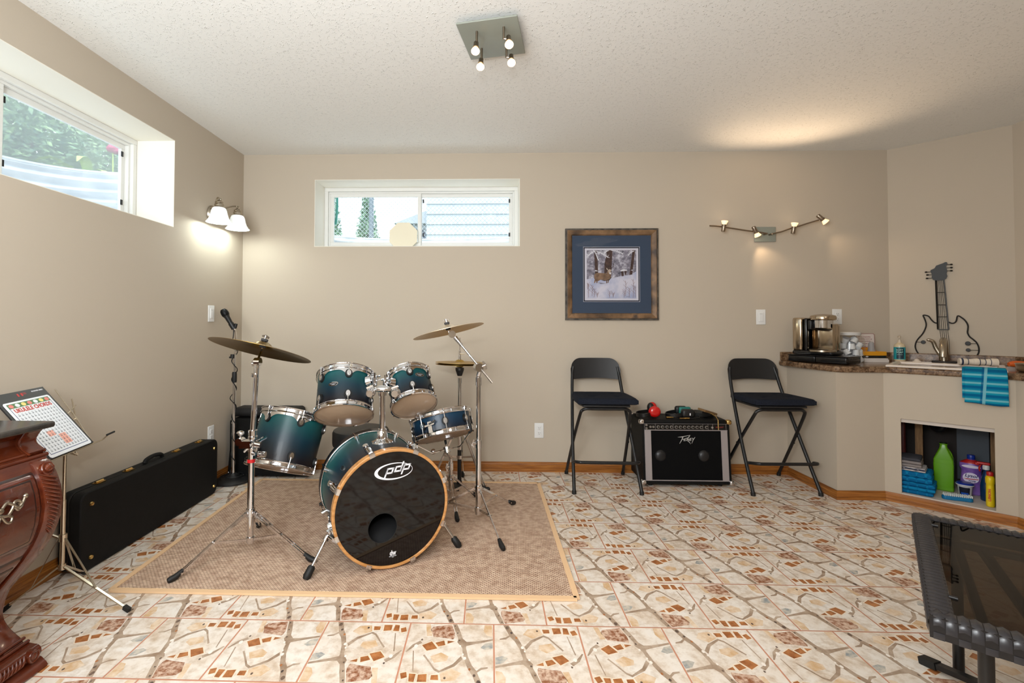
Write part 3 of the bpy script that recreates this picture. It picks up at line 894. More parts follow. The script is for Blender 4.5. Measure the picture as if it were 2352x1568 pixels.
b = MB(); b.sphere(BA + BN * .20 + Vector((0, 0, -.165)), .1, (1.7, 1.7, .7)); b.build('muffling_pillow', PIL, bass)
# maker's marks on the head
b = MB(); ML = M @ Matrix.Translation((.005, .166, .0)) @ Matrix.Rotation(.02, 4, 'Z')
oe = ellipse(0, 0, .089, .038, 64); ie = [(x * .90 + .0068, y * .86 + .001) for x, y in ellipse(0, 0, .089, .038, 64)]
b.add([ML @ Vector((x, y, .0006)) for x, y in oe + ie], [(k, (k + 1) % 64, 64 + (k + 1) % 64, 64 + k) for k in range(64)])
hl_ = .0
def bowl(cx, cy, w, h, wt, sh, stem):
    """slanted square bowl with its stem: the letters of the logo"""
    def S(x, y): return (cx + x + sh * y, cy + y)
    q_ = [[S(-w / 2, -h / 2), S(w / 2, -h / 2), S(w / 2, -h / 2 + wt), S(-w / 2, -h / 2 + wt)], [S(-w / 2, h / 2 - wt), S(w / 2, h / 2 - wt), S(w / 2, h / 2), S(-w / 2, h / 2)],
          [S(-w / 2, -h / 2), S(-w / 2 + wt, -h / 2), S(-w / 2 + wt, h / 2), S(-w / 2, h / 2)], [S(w / 2 - wt, -h / 2), S(w / 2, -h / 2), S(w / 2, h / 2), S(w / 2 - wt, h / 2)]]
    if stem == 'p': q_.append([S(-w / 2, -h * 1.15), S(-w / 2 + wt, -h * 1.15), S(-w / 2 + wt, h / 2), S(-w / 2, h / 2)])
    if stem == 'd': q_.append([S(w / 2 - wt, -h / 2), S(w / 2, -h / 2), S(w / 2, h * 1.15), S(w / 2 - wt, h * 1.15)])
    return q_
for cx, st in ((-.018, 'p'), (.022, 'd'), (.061, 'p')):
    for q_ in bowl(cx, .004 + (cx + .018) * .1, .033, .027, .0075, .42, st):
        b.poly([ML @ Vector((x, y, .0011)) for x, y in q_])
b.build('logo_print', LOGO, head, 0, fix=False)
b = MB(); text(b, 'dw', M @ Matrix.Translation((.003, -.203, .0005)), .03, width=.030, bold=.0012); text(b, 'DRUM WORKSHOP', M @ Matrix.Translation((.003, -.217, .0005)), .006, width=.034); text(b, 'USA', M @ Matrix.Translation((.003, -.2215, .0005)), .004, width=.01)
b.build('maker_print', LOGO, head, 0, fix=False)
# claws, rods and shell lugs
for k in range(8):
    a = R(21 + 45 * k)
    b = MB(); out = BE * math.cos(a) + UP * math.sin(a); tg = BN.cross(out)
    for zz in ((-.004, .032),):
        M2 = Matrix((tg, BN, out)).transposed().to_4x4(); M2.translation = BA + out * .2715
        b.prism([(-.013, -.004), (.013, -.004), (.011, .032), (-.011, .032)], M2, -.001, .004)
        M3 = Matrix((tg, out, -BN)).transposed().to_4x4(); M3.translation = BA + out * .2685
        b.prism([(-.013, -.012), (.013, -.012), (.013, .007), (-.013, .007)], M3, .0, .004)
    b.cyl(BA + out * .274 + BN * .01, BA + out * .283 + BN * .05, .011, .013, 12)
    b.build('claw_hook', CHROME, bass)
    b = MB(); b.cyl(BA + out * .279 + BN * .035, BA + out * .276 + BN * .115, .004, N=8); b.build('tension_rod', CHROME, bass)
    b = MB(); b.cyl(BA + out * .255 + BN * .115, BA + out * .292 + BN * .108, .011, .013, 14); b.cyl(BA + out * .275 + BN * .09, BA + out * .275 + BN * .12, .010, .010, 12); b.build('lug', CHROME, bass)
    b = MB(); b.cyl(BA + out * .255 + BN * .345, BA + out * .285 + BN * .345, .011, .012, 14); b.cyl(BA + out * .276 + BN * .345, BA + out * .276 + BN * .44, .004, N=8)
    b.build('rear_lug', CHROME, bass)
b = MB(); c = BP(R(140), rb, .15); out = (c - (BA + BN * .15)).normalized(); M4 = basis(c, BN.cross(out), BN)
b.prism(ellipse(0, 0, .013, .028, 24), M4, 0, .003); bd = b.build('badge', CHROME, bass)
b = MB(); b.prism(ellipse(0, 0, .009, .023, 24), M4, .003, .0036); b.build('badge_face', BADGE, bd)
# spurs
for foot, top, fl2 in (((1.132, -1.59, RZ), BP(R(200), rb, .14), 0), ((1.784, -1.266, RZ), BP(R(-20), rb, .14), 1)):
    foot = Vector(foot); d = (top - foot).normalized()
    b = MB(); b.cyl(foot + d * .05, top + d * .01, .0065, N=12); b.cyl(foot + d * .17, top + d * .0, .009, N=12); b.cyl(foot + d * .165, foot + d * .185, .013, N=12); sp = b.build('spur', CHROME, bass)
    b = MB(); b.lathe([(0, 0), (.012, 0), (.0175, .012), (.0165, .05), (.011, .058), (0, .058)], foot, d, 16); b.build('spur_foot', RUBBER, sp)
    b = MB(); oc = (top - (BA + BN * .14)); oc = oc.normalized()
    b.cyl(top - oc * .004, top + oc * .022, .026, .022, 18); b.cyl(top + oc * .012 - BN * .03, top + oc * .012 + BN * .03, .011, N=12); b.cyl(top + oc * .018 + Vector((0, 0, .0)), top + oc * .022 + Vector((0, 0, .055)), .006, N=8)
    b.build('spur_bracket', CHROME, bass)
# tom holder
b = MB(); px, py = 1.4, -1.306
b.lathe([(0, .530), (.055, .530), (.052, .540), (.034, .548), (.026, .556), (.025, .585), (.021, .59), (.021, .600), (0, .600)], (px, py, 0), (0, 0, 1), 28)
b.cyl((px, py, .55), (px, py, .79), .0135, N=20); b.build('tom_post', CHROME, bass)
b = MB()
b.sphere((px, py, .797), .022, (2.1, 1.2, .8)); b.cyl((px, py, .765), (px, py, .80), .02, N=16)
lp, rp = Vector((px - .055, py - .01, .782)), Vector((px + .06, py + .03, .776))
for p, d in ((lp, Vector((-.5, -.3, 0))), (rp, Vector((.3, .5, 0)))):
    b.sphere(p, .024); b.cyl(p + Vector((0, -.028, -.004)), p + Vector((0, .026, 0)), .017, N=14); b.cyl(p + Vector((0, 0, -.03)), p + Vector((0, 0, .034)), .007, N=8)
    b.cyl(p + Vector((-.016, -.02, .022)), p + Vector((.016, -.02, .034)), .006, N=8)
b.build('tom_clamp', CHROME, bass)
q1 = P1(.95, .168, .165); q2 = P2(-.85, .142, .13)
for nm, p, q_, tm in (('tom_arm', lp, q1, t1), ('tom_arm', rp, q2, t2)):
    b = MB()
    el = Vector((q_.x + (.03 if tm is t1 else -.02), q_.y - .035, p.z - .004))
    top = Vector((el.x, el.y, q_.z + .05))
    b.tube(smooth_path([p, p.lerp(el, .7), el + Vector((0, 0, .012)), el.lerp(top, .35), top], 6), .0058)
    b.build(nm, CHROME, bass)
    # bracket on the tom that clamps the rod
    b = MB(); A_ = Vector(tm.location)
    ax = Vector((-.123, .53, .839)) if tm is t1 else Vector((-.285, .608, .741))
    ax.normalize(); o2 = (q_ - A_); o2 = (o2 - ax * ax.dot(o2)).normalized()
    b.cyl(q_ - o2 * .016, q_ + o2 * .012, .036, .028, 20); b.cyl(q_ + o2 * .01, q_ + o2 * .034, .013, N=14)
    b.cyl(top + Vector((0, 0, -.085)), top + Vector((0, 0, -.03)), .013, N=12); b.tube([q_ + o2 * .02, Vector((top.x, top.y, q_.z - .005))], .012)
    b.cyl(q_ + o2 * .036 + Vector((-.02, 0, .012)), q_ + o2 * .036 + Vector((.022, 0, .02)), .006, N=8); b.cyl(top + Vector((.0, 0, -.05)), top + Vector((.028, -.01, -.035)), .005, N=8)
    b.build('mounting_bracket', CHROME, tm)
# ------------------------------------------------------------------ cymbals and stands
BRZ = mat('old_bronze_cymbal', rgb(140, 112, 56), .3, 1.0, fn=None)
BRZ2 = mat('bright_bronze_cymbal', rgb(226, 208, 182), .42, 1.0)
BRZ3 = mat('yellow_brass_cymbal', rgb(190, 158, 84), .3, 1.0)
for m_ in (BRZ, BRZ2, BRZ3):
    t = NT(m_); cc = t.new('ShaderNodeTexCoord'); ln = t.new('ShaderNodeVectorMath', operation='LENGTH'); t.link(cc.outputs['Object'], ln.inputs[0])
    sn_ = t.new('ShaderNodeMath', operation='MULTIPLY'); sn_.inputs[1].default_value = 1400; t.link(ln.outputs['Value'], sn_.inputs[0])
    si = t.new('ShaderNodeMath', operation='SINE'); t.link(sn_.outputs[0], si.inputs[0]); t.bump(si.outputs[0], .12, .0006)
FELT = mat('grey_felt', rgb(60, 60, 62), .95)
REDP = mat('red_plastic', rgb(190, 24, 30), .4)
def cymbal(name, label, c, n, r, m, group=None, marks=None, flip=False):
    n = Vector(n).normalized(); c = Vector(c)
    pr = [(.006, .0), (.006, .0225 * r / .2)]
    h = .024 * r / .2
    prof = [(.006, h), (r * .09, h * .97), (r * .15, h * .72), (r * .2, h * .34), (r * .24, h * .2), (r * .5, h * .02), (r * .8, -h * .33), (r, -h * .62), (r, -h * .62 - .0012), (r * .8, -h * .33 - .0014), (r * .5, h * .02 - .0015), (r * .24, h * .2 - .0015), (r * .2, h * .34 - .0015), (r * .15, h * .72 - .0015), (r * .09, h * .97 - .0015), (.006, h - .0015), (.006, h)]
    if flip: prof = [(a, -z) for a, z in prof]
    b = MB(); b.lathe(prof, c, n, 72)
    o = b.build(name, m, ang=30, origin=c)
    tag(o, label, 'cymbal', group)
    if marks:
        toc = Vector((1.93, -3.67, 1.12)) - c; e = (toc - n * n.dot(toc)).normalized(); sd_ = e.cross(n)
        b = MB(); M = basis(c + e * r * .45 + n * (-.0035 if not flip else 0), -sd_, -e)
        text(b, marks, M, r * .17, width=r * .8, shear=.3)
        mk = b.build('stamp', BADGE, o, 0)
    return o
def tripod(root, p, zc, zb, feet, mt=CHROME, w=.012, double=True, name='leg', tip=RUBBER):
    """three double-bar legs from a collar at zc down to the feet, with struts from zb"""
    px, py = p
    for f in feet:
        f = Vector(f); d = Vector((f.x - px, f.y - py, 0)).normalized(); s_ = Vector((-d.y, d.x, 0))
        top = Vector((px, py, zc)) + d * .02; end = f + Vector((0, 0, .016)) - d * .03
        b = MB()
        for q in ((-1, 1) if double else (0,)):
            o_ = s_ * (.0085 * q)
            b.tube([top + o_, top.lerp(end, .97) + o_ * .8], 0, flat=(.004, .011))
        for u in (.06, .5, .95):
            c = top.lerp(end, u); b.tube([c - s_ * .011, c + s_ * .011], .004, N=8)
        leg = b.build(name, mt, root)
        b = MB(); mid = top.lerp(end, .5); b.tube([Vector((px, py, zb)) + d * .018, mid], 0, flat=(.004, .012)); b.build('strut', mt, leg)
        b = MB(); dd = (end - top).normalized(); M = basis(f, s_, Vector((0, 0, 1)))
        base = f - d * .038 + Vector((0, 0, .024))
        b.tube([base - dd * .02, base + dd * .015, f + Vector((0, 0, .012)) - d * .004, f + Vector((0, 0, .0105)) + d * .006], [.009, .0135, .0128, .0095], N=12)
        b.build('rubber_foot', tip, leg)
    b = MB(); b.cyl((px, py, zc - .018), (px, py, zc + .016), .021, N=20); b.build('leg_collar', mt, root)
    b = MB(); b.cyl((px, py, zb - .012), (px, py, zb + .012), .02, N=20); b.build('strut_collar', mt, root)
def wing(b, c, d, s=1.0):
    c = Vector(c); d = Vector(d).normalized()
    b.cyl(c, c + d * .02 * s, .008 * s, N=12)
    e = d.cross(Vector((0, 0, 1)));
    if e.length < .1: e = Vector((1, 0, 0))
    e.normalize(); u = e.cross(d)
    b.tube([c + d * .012 * s - u * .022 * s, c + d * .02 * s, c + d * .012 * s + u * .022 * s], 0, flat=(.006 * s, .010 * s))

# left straight stand: pole (0.772, -1.36)
LP = (.772, -1.36)
st = thing('cymbal_stand', 'straight chrome cymbal stand with a red collar, left of the bass drum', 'cymbal stand', (LP[0], LP[1], RZ), 'cymbal stands')
tripod(st, LP, .205, .075, [(.560, -1.636, RZ), (1.119, -1.446, RZ), (.668, -1.06, RZ)])
b = MB(); b.cyl((*LP, .055), (*LP, .50), .0155, N=24); b.build('lower_tube', CHROME, st)
b = MB(); b.cyl((LP[0], LP[1], .48), (LP[0] + .016, LP[1] + .01, .92), .0125, N=24); b.build('upper_tube', CHROME, st)
b = MB(); b.cyl((*LP, .445), (*LP, .462), .018, N=20); b.build('memory_lock', REDP, st)
b = MB(); b.cyl((*LP, .462), (*LP, .515), .019, N=20); b.cyl((LP[0] + .006, LP[1], .575), (LP[0] + .006, LP[1], .60), .021, N=20); b.cyl((LP[0] + .006, LP[1], .56), (LP[0] + .006, LP[1], .570), .022, N=20)
wing(b, (LP[0] + .012, LP[1] - .012, .49), (.8, -.5, 0)); b.cyl((LP[0] + .015, LP[1] - .01, .86), (LP[0] + .017, LP[1] - .01, .875), .017, N=18)
b.build('height_collar', CHROME, st)
b = MB()   # multi clamp holding the tom
b.box((LP[0] - .02, LP[1] - .005, .535), (.055, .05, .034)); b.cyl((LP[0] - .055, LP[1] - .02, .545), (LP[0] - .055, LP[1] + .02, .545), .018, N=16); b.cyl((LP[0] - .055, LP[1], .545), (LP[0] - .055, LP[1], .575), .006, N=10); b.sphere((LP[0] - .055, LP[1], .585), .015, (1.3, 1, .8))
b.cyl((LP[0] + .02, LP[1] - .01, .535), (LP[0] + .05, LP[1] - .01, .530), .014, N=14); b.tube([(LP[0] + .01, LP[1] + .02, .535), (LP[0] + .006, LP[1] + .13, .535)], .0095)
b.cyl((LP[0] + .055, LP[1] + .03, .475), (LP[0] + .02, LP[1] + .03, .475), .015, N=14); b.tube([(LP[0] - .025, LP[1] - .02, .50), (LP[0] + .02, LP[1] - .025, .545)], .006)
b.build('multi_clamp', CHROME, st)
tl = Vector((LP[0] + .018, LP[1] + .011, .92)); cn = Vector((.165, .26, .951)).normalized()
CL = Vector((.774, -1.265, .998))
b = MB(); b.cyl(tl + Vector((-.012, 0, .012)), tl + Vector((.016, 0, .012)), .020, N=20); b.cyl(tl + Vector((0, 0, -.02)), tl + Vector((0, 0, .01)), .014, N=16); wing(b, tl + Vector((-.01, -.005, .005)), (-1, -.2, 0), .7)
b.build('tilter', CHROME, st)
b = MB(); b.cyl(tl + Vector((0, .0, .012)), CL - cn * .012, .006, .006, 12); b.cyl(CL - cn * .02, CL + cn * .058, .0045, N=10); b.build('cymbal_rod', CHROME, st)
b = MB(); b.cyl(CL - cn * .0, CL + cn * .018, .016, N=20); b.cyl(CL + cn * .033, CL + cn * .044, .017, N=20); b.build('felt', FELT, st)
b = MB(); wing(b, CL + cn * .044, cn, .9); b.build('wing_nut', CHROME, st)
cymbal('ride_cymbal', 'large dark bronze cymbal on the left stand, tilted down to the right', CL, cn, .247, BRZ, 'cymbals of the drum kit')

# right boom stand: pole (1.868, -.97)
RP = (1.868, -.97)
st = thing('cymbal_stand', 'chrome boom cymbal stand, right of the bass drum, arm leaning left', 'cymbal stand', (RP[0], RP[1], RZ), 'cymbal stands')
tripod(st, RP, .20, .085, [(2.0, -1.30, RZ), (2.083, -.69, RZ), (1.515, -.93, RZ)], double=False)
b = MB(); b.cyl((*RP, .055), (*RP, .44), .0155, N=24); b.build('lower_tube', CHROME, st)
b = MB(); b.cyl((*RP, .42), (*RP, .84), .0125, N=24); b.build('upper_tube', CHROME, st)
b = MB(); b.cyl((*RP, .425), (*RP, .47), .019, N=20); wing(b, (RP[0] - .015, RP[1] - .01, .452), (-1, -.4, 0)); b.cyl((*RP, .775), (*RP, .82), .0165, N=20); b.build('height_collar', CHROME, st)
b = MB(); jc = Vector((1.878, -.985, .877)); b.cyl(jc + Vector((-.018, .02, 0)), jc + Vector((-.004, -.018, 0)), .024, N=20); b.cyl((RP[0], RP[1], .83), jc, .013, N=14); wing(b, jc + Vector((.012, -.005, .006)), (1, -.2, .5), 1.1); b.build('boom_joint', CHROME, st)
be0 = Vector((1.945, -1.0, .793)); be1 = Vector((1.735, -.975, 1.045))
b = MB(); b.cyl(be0, be1, .0065, N=14); b.cyl(be1.lerp(be0, .18), be1, .010, .013, 14); b.build('boom_arm', CHROME, st)
CR = Vector((1.694, -.955, 1.092)); rn = Vector((-.233, .09, .968)).normalized()
b = MB(); tj = Vector((1.722, -.972, 1.062)); b.cyl(tj + Vector((-.008, .018, 0)), tj + Vector((-.002, -.018, 0)), .021, N=20); b.build('tilter', CHROME, st)
b = MB(); b.tube([tj + Vector((-.006, 0, .0)), CR - rn * .045, CR - rn * .03, CR], .005); b.cyl(CR - rn * .02, CR + rn * .055, .0042, N=10); b.build('cymbal_rod', CHROME, st)
b = MB(); b.cyl(CR + rn * .027, CR + rn * .038, .015, N=20); b.cyl(CR - rn * .006, CR + rn * .012, .014, N=18); b.build('felt', FELT, st)
b = MB(); wing(b, CR + rn * .038, rn, .9); b.build('wing_nut', CHROME, st)
cymbal('crash_cymbal', 'bright bronze cymbal on the right boom stand, tilted up to the right', CR, rn, .205, BRZ2, 'cymbals of the drum kit', marks='Zildjian')

# hi-hat behind
HP = (1.722, -.345)
st = thing('hi_hat_stand', 'chrome hi-hat stand with black lower tube behind the snare drum', 'hi-hat stand', (HP[0], HP[1], RZ))
tripod(st, HP, .41, .20, [(1.925, -.455, RZ), (1.50, -.40, RZ), (1.735, -.125, .002)], double=True)
b = MB(); b.cyl((*HP, .02), (*HP, .25), .014, N=18); b.cyl((HP[0], HP[1] - .01, RZ), (HP[0], HP[1] - .01, .04), .018, N=14); b.box((HP[0] - .02, HP[1] - .06, RZ + .008), (.05, .13, .014)); b.build('black_tube', BLACKP, st)
b = MB(); b.cyl((*HP, .25), (*HP, .72), .0125, N=20); b.cyl((*HP, .71), (*HP, .745), .015, N=16); b.build('tube', CHROME, st)
b = MB(); b.cyl((*HP, .76), (*HP, .80), .016, .030, 20); b.cyl((*HP, .80), (*HP, .815), .030, N=20); b.build('cymbal_seat', BLACKP, st)
b = MB(); b.cyl((*HP, .80), (*HP, 1.025), .0035, N=10); b.build('pull_rod', CHROME, st)
b = MB(); b.cyl((*HP, .875), (*HP, .90), .009, N=12); b.cyl((*HP, .90), (*HP, .935), .007, N=12); b.cyl((HP[0], HP[1] - .005, .915), (HP[0] + .035, HP[1] - .005, .913), .0035, N=8); b.cyl((*HP, .863), (*HP, .876), .011, N=14); b.build('clutch', CHROME, st)
cymbal('hi_hat_cymbal', 'lower brass cymbal of the hi-hat pair, bell down', (HP[0], HP[1], .8385), (0.02, .02, 1), .17, BRZ3, 'cymbals of the drum kit', flip=True)
cymbal('hi_hat_cymbal', 'upper brass cymbal of the hi-hat pair, bell up', (HP[0], HP[1], .8525), (0.02, .02, 1), .17, BRZ3, 'cymbals of the drum kit')

# snare stand
SP = (1.69, -.70)
st = thing('snare_stand', 'low chrome snare stand with a three-arm basket, right of the bass drum', 'snare stand', (SP[0], SP[1], RZ))
tripod(st, SP, .17, .085, [(1.752, -.968, RZ), (1.50, -.60, RZ), (1.86, -.56, RZ)])
b = MB(); b.cyl((*SP, .05), (*SP, .30), .0125, N=18); b.cyl((*SP, .22), (*SP, .262), .017, N=18); b.sphere((SP[0] - .10, SP[1] - .06, .345), .017); wing(b, (SP[0] - .01, SP[1] - .012, .24), (-.7, -.6, 0)); b.build('tube', CHROME, st)
nn = Vector((-.23, .307, .924)).normalized(); sc = Vector((1.656, -.746, .431))
hub = sc - nn * .075
b = MB(); b.tube([(SP[0], SP[1], .29), hub - nn * .02, hub + nn * .01], .011, N=12); b.cyl(hub - nn * .02, hub + nn * .014, .022, N=16); b.build('tilter', CHROME, st)
e1 = (Vector((1.93, -3.67, 1.12)) - sc); e1 = (e1 - nn * nn.dot(e1)).normalized(); e2 = nn.cross(e1)
for a in (-1.15, .95, PI):
    d = e1 * math.cos(a) + e2 * math.sin(a)
    b = MB(); rim = sc + d * .192
    b.tube([hub + d * .02, hub + d * .10 - nn * .004, rim - nn * .014], 0, flat=(.013, .005)); arm = b.build('basket_arm', CHROME, st)
    b = MB(); b.tube([rim - nn * .018 - d * .012, rim - nn * .012 + d * .006, rim + nn * .03 + d * .006], .008, N=10); b.build('rubber_grip', RUBBER, arm)

# throne behind the bass drum
SEAT = mat('black_vinyl_seat', rgb(34, 33, 32), .45)
st = thing('drum_throne', 'round black drum stool behind the bass drum', 'stool', (1.12, -.66, RZ))
b = MB(); b.lathe([(0, .355), (.16, .355), (.172, .364), (.175, .38), (.175, .44), (.168, .455), (.15, .462), (0, .466)], (1.12, -.66, 0), (0, 0, 1), 48); b.build('seat', SEAT, st)
b = MB(); b.cyl((1.12, -.66, .10), (1.12, -.66, .36), .014, N=16); b.build('post', CHROME, st)
tripod(st, (1.12, -.66), .27, .12, [(1.12, -.40, RZ), (.90, -.76, RZ), (1.33, -.80, RZ)])

# ------------------------------------------------------------------ microphone stand in the corner
MP = (.112, -.305)
st = thing('microphone_stand', 'straight chrome microphone stand on round black base in the left corner', 'microphone stand', (MP[0], MP[1], 0))
IRON = mat("black_cast_iron", rgb(22, 22, 23), .5)
b = MB(); b.lathe([(0, .002), (.118, .002), (.125, .006), (.125, .014), (.118, .022), (.085, .030), (.05, .034), (.03, .045), (.022, .06), (0, .06)], (*MP, 0), (0, 0, 1), 48); b.build('base', IRON, st)
b = MB(); b.cyl((*MP, .05), (*MP, .74), .0115, N=18); b.cyl((*MP, .74), (*MP, .90), .008, N=16); b.build('tube', CHROME, st)
b = MB(); b.lathe([(0, .70), (.014, .70), (.016, .71), (.016, .765), (.013, .775), (0, .775)], (*MP, 0), (0, 0, 1), 20); b.build('clutch_grip', RUBBER, st)
b = MB(); b.tube(smooth_path([(*MP, .89), (MP[0] + .004, MP[1], .93), (MP[0] + .012, MP[1] - .01, 1.0), (MP[0] + .004, MP[1] - .01, 1.07), (MP[0] - .008, MP[1] - .012, 1.10)]), .008); b.build('gooseneck', CHROME, st)
b = MB(); b.cyl((MP[0] - .012, MP[1] - .01, .872), (MP[0] - .01, MP[1] - .01, .90), .014, N=12); b.box((MP[0] - .02, MP[1], .878), (.03, .02, .012)); b.build('cable_clip', BLACKP, st)
md_ = Vector((-.48, -.1, .87)).normalized(); m0 = Vector((MP[0] - .006, MP[1] - .012, 1.09))
b = MB(); b.cyl(m0 - md_ * .01, m0 + md_ * .035, .017, .0185, 18); b.cyl(m0 + Vector((.012, 0, -.004)), m0 + Vector((.02, 0, .028)), .011, N=12); b.build('mic_clip', BLACKP, st)
mic = thing('microphone', 'black handheld microphone clipped on the corner microphone stand', 'microphone', m0)
b = MB(); b.lathe([(0, .0), (.012, .0), (.0135, .01), (.018, .085), (.0225, .098), (0, .098)], m0, md_, 24); b.build('body', BLACKP, mic)
MESH = mat('black_mic_grille', rgb(18, 18, 19), .45, .6)
b = MB(); b.lathe([(.022, .096), (.026, .105), (.0265, .118), (.024, .135), (.016, .147), (0, .151)], m0, md_, 24); b.build('grille', MESH, mic)
cab = MB(); pts = [m0 - md_ * .005, m0 + Vector((.012, -.02, -.06)), (MP[0] - .012, MP[1] - .02, .95)]
for k in range(34):
    a = k * 1.25; z = .93 - k * .0262; r_ = .0145 if z < .69 else .0185
    if z < .62 and z > .55: r_ = .026
    pts.append((MP[0] + r_ * math.cos(a), MP[1] + r_ * math.sin(a), z))
for k in range(14):
    a = k * .8; pts.append((MP[0] + (.035 + .004 * k) * math.cos(a), MP[1] + (.035 + .004 * k) * math.sin(a), .052 - .0012 * k))
cab.tube(smooth_path(pts, 4), .0032, N=6)
tag(cab.build('microphone_cable', RUBBER), 'black cable coiled down the corner microphone stand', 'cable')

# ------------------------------------------------------------------ black gear in the corner
TOLEX = mat('black_vinyl_covering', rgb(9, 9, 9), .6, spec=.22, fn=noisy(rgb(7, 7, 7), rgb(11, 11, 11), 60, bump=.15, bscale=300, bdist=.001))
sp = thing('speaker_cabinet', 'tall black vinyl cabinet against the back wall behind the microphone stand', 'speaker', (.30, -.14, 0))
b = MB(); M = Matrix.Identity(4)
b.prism([(-.02, .012), (.45, .012), (.575, .012), (.575, .035), (.47, .40), (.45, .425), (.015, .425), (-.005, .41), (-.005, .2)], basis((.04, -.055, 0), (1, 0, 0), (0, 0, 1)), 0, .165)
body = bev(b.build('cabinet', TOLEX, sp), .008, 3)
for x, z in ((.055, .395), (.03, .035), (.595, .03), (.49, .395)):
    b = MB(); b.sphere((x + .0, -.222, z), .007, (1, .6, 1)); b.build('stud', CHROME, sp)
BAG = mat('black_nylon', rgb(20, 19, 20), .7)
b = MB()
b.rbox((.275, -.10, .4275 + .035), (.50, .16, .066), .03, seg=4)
ob = b.build('gig_bag', BAG); tag(ob, 'flat black soft bag lying on the black corner cabinet', 'bag')

# guitar case along the left wall
CASE = mat('black_case_covering', rgb(10, 10, 10), .7, spec=.3, fn=noisy(rgb(8, 8, 8), rgb(12, 12, 12), 50, bump=.12, bscale=320, bdist=.001))
gc = thing('guitar_case', 'long black rectangular guitar case with brass latches along the left wall', 'guitar case', (.075, -1.05, 0))
def case_half(x0, x1):
    b = MB(); M = basis((x0, 0, 0), (0, 1, 0), (0, 0, 1))
    Rr = .045; pts = []
    for cx, cz, a0 in ((-.52 - Rr, .358 - Rr, 0), (-1.585 + Rr, .358 - Rr, PI / 2), (-1.585 + Rr, .004 + Rr, PI), (-.52 - Rr, .004 + Rr, 1.5 * PI)):
        for k in range(7):
            a = a0 + PI / 2 * k / 6; pts.append((cx + Rr * math.cos(a), cz + Rr * math.sin(a)))
    b.prism(pts, M, 0, x1 - x0)
    return b
bev(case_half(.020, .064).build('back_shell', CASE, gc), .006)
bev(case_half(.068, .122).build('lid', CASE, gc), .006)
b = case_half(.063, .069); ob = b.build('seam', RUBBER, gc)
for y in (-1.42, -1.235, -.86, -.64):
    b = MB(); b.box((.066, y, .3605), (.028, .052, .004)); b.cyl((.066, y - .022, .364), (.066, y + .022, .364), .006, N=10); b.box((.080, y, .362), (.012, .03, .006)); b.build('latch', BRASS, gc)
b = MB(); hp = smooth_path([(.066, -1.12, .361), (.066, -1.105, .378), (.066, -1.05, .386), (.066, -.995, .378), (.066, -.98, .361)], 6); b.tube(hp, .011); b.build('handle', CASE, gc)
for y, z in ((-.565, .30), (-.565, .055), (-1.53, .30), (-1.53, .06)):
    b = MB(); b.lathe([(0, .010), (.008, .008), (.011, .002), (.011, 0), (0, 0)], (.1225, y, z), (1, 0, 0), 16); b.build('stud', BRASS, gc)

# ------------------------------------------------------------------ music stand with the chord chart
NICK = mat('pale_nickel_tube', rgb(206, 196, 178), .25, 1.0)
ms = thing('music_stand', 'folding wire music stand by the left wall, far side of the dresser', 'music stand', (.2, -1.765, 0))
pb = Vector((.196, -1.755, 0))
b = MB(); b.cyl(pb + Vector((0, 0, .13)), pb + Vector((.006, -.005, .40)), .0085, N=14); b.cyl(pb + Vector((.006, -.005, .38)), pb + Vector((.012, -.01, .62)), .0065, N=14); b.build('pole', NICK, ms)
b = MB(); b.cyl(pb + Vector((.002, 0, .235)), pb + Vector((.002, 0, .262)), .014, N=14); b.cyl(pb + Vector((-.012, -.006, .25)), pb + Vector((-.03, -.014, .262)), .006, N=10); b.cyl(pb + Vector((0, 0, .12)), pb + Vector((0, 0, .142)), .013, N=14); b.build('collar', NICK, ms)
for f in ((.537, -1.832, .004), (.128, -1.56, .004), (.046, -1.85, .004)):
    f = Vector(f); d = (f - pb); d.z = 0; Ld = d.length; d.normalize(); s_ = Vector((-d.y, d.x, 0))
    b = MB(); p0 = pb + Vector((0, 0, .131)) + d * .012; p1 = f - d * .01 + Vector((0, 0, .008)); b.tube([p0, p1], 0, flat=(.009, .005))
    lg = b.build('leg', NICK, ms)
    b = MB(); b.tube([pb + Vector((0, 0, .25)) + d * .012, p0.lerp(p1, .52)], 0, flat=(.007, .003)); b.build('strut', NICK, lg)
    b = MB(); dd = (p1 - p0).normalized(); b.tube([p1 - dd * .016, p1 + dd * .012], 0, flat=(.014, .015)); b.build('foot', RUBBER, lg)
# desk: leaning back towards the wall
bo = Vector((.268, -1.70, .618)); ev = Vector((0.045, -.25, -.004)).normalized(); uv_ = Vector((-.198, -.01, .214)).normalized(); nrm = ev.cross(uv_)
if nrm.x < 0: nrm = -nrm
D = lambda a, h, o_=0: bo + ev * a + uv_ * h + nrm * o_
wires = [[D(-.075, .0, .03), D(-.075, .0, -.008), D(.30, 0, -.008), D(.30, 0, .03)], [D(-.01, 0, -.009), D(-.05, .14, -.012), D(-.075, .30, -.012)], [D(.25, 0, -.009), D(.28, .16, -.012), D(.30, .31, -.012)],
         [D(.10, -.02, -.012), D(.06, .14, -.014), D(-.11, .20, -.014)], [D(.10, -.02, -.012), D(.2, .14, -.014), D(.32, .2, -.014)], [D(-.12, .235, -.014), D(-.05, .14, -.014), D(.06, .12, -.014)]]
for w_ in wires:
    b = MB(); b.tube(w_, .0028, N=6); b.build('desk_wire', NICK, ms)
b = MB(); b.tube([pb + Vector((.012, -.01, .60)), D(.10, -.015, -.012)], .006); b.build('desk_bracket', NICK, ms)
b = MB()
for a in (-.09, .31): b.tube([D(a + .03, -.0, .026), D(a - .02, 0, .03)], .004, N=6)
b.build('page_clip', RUBBER, ms)
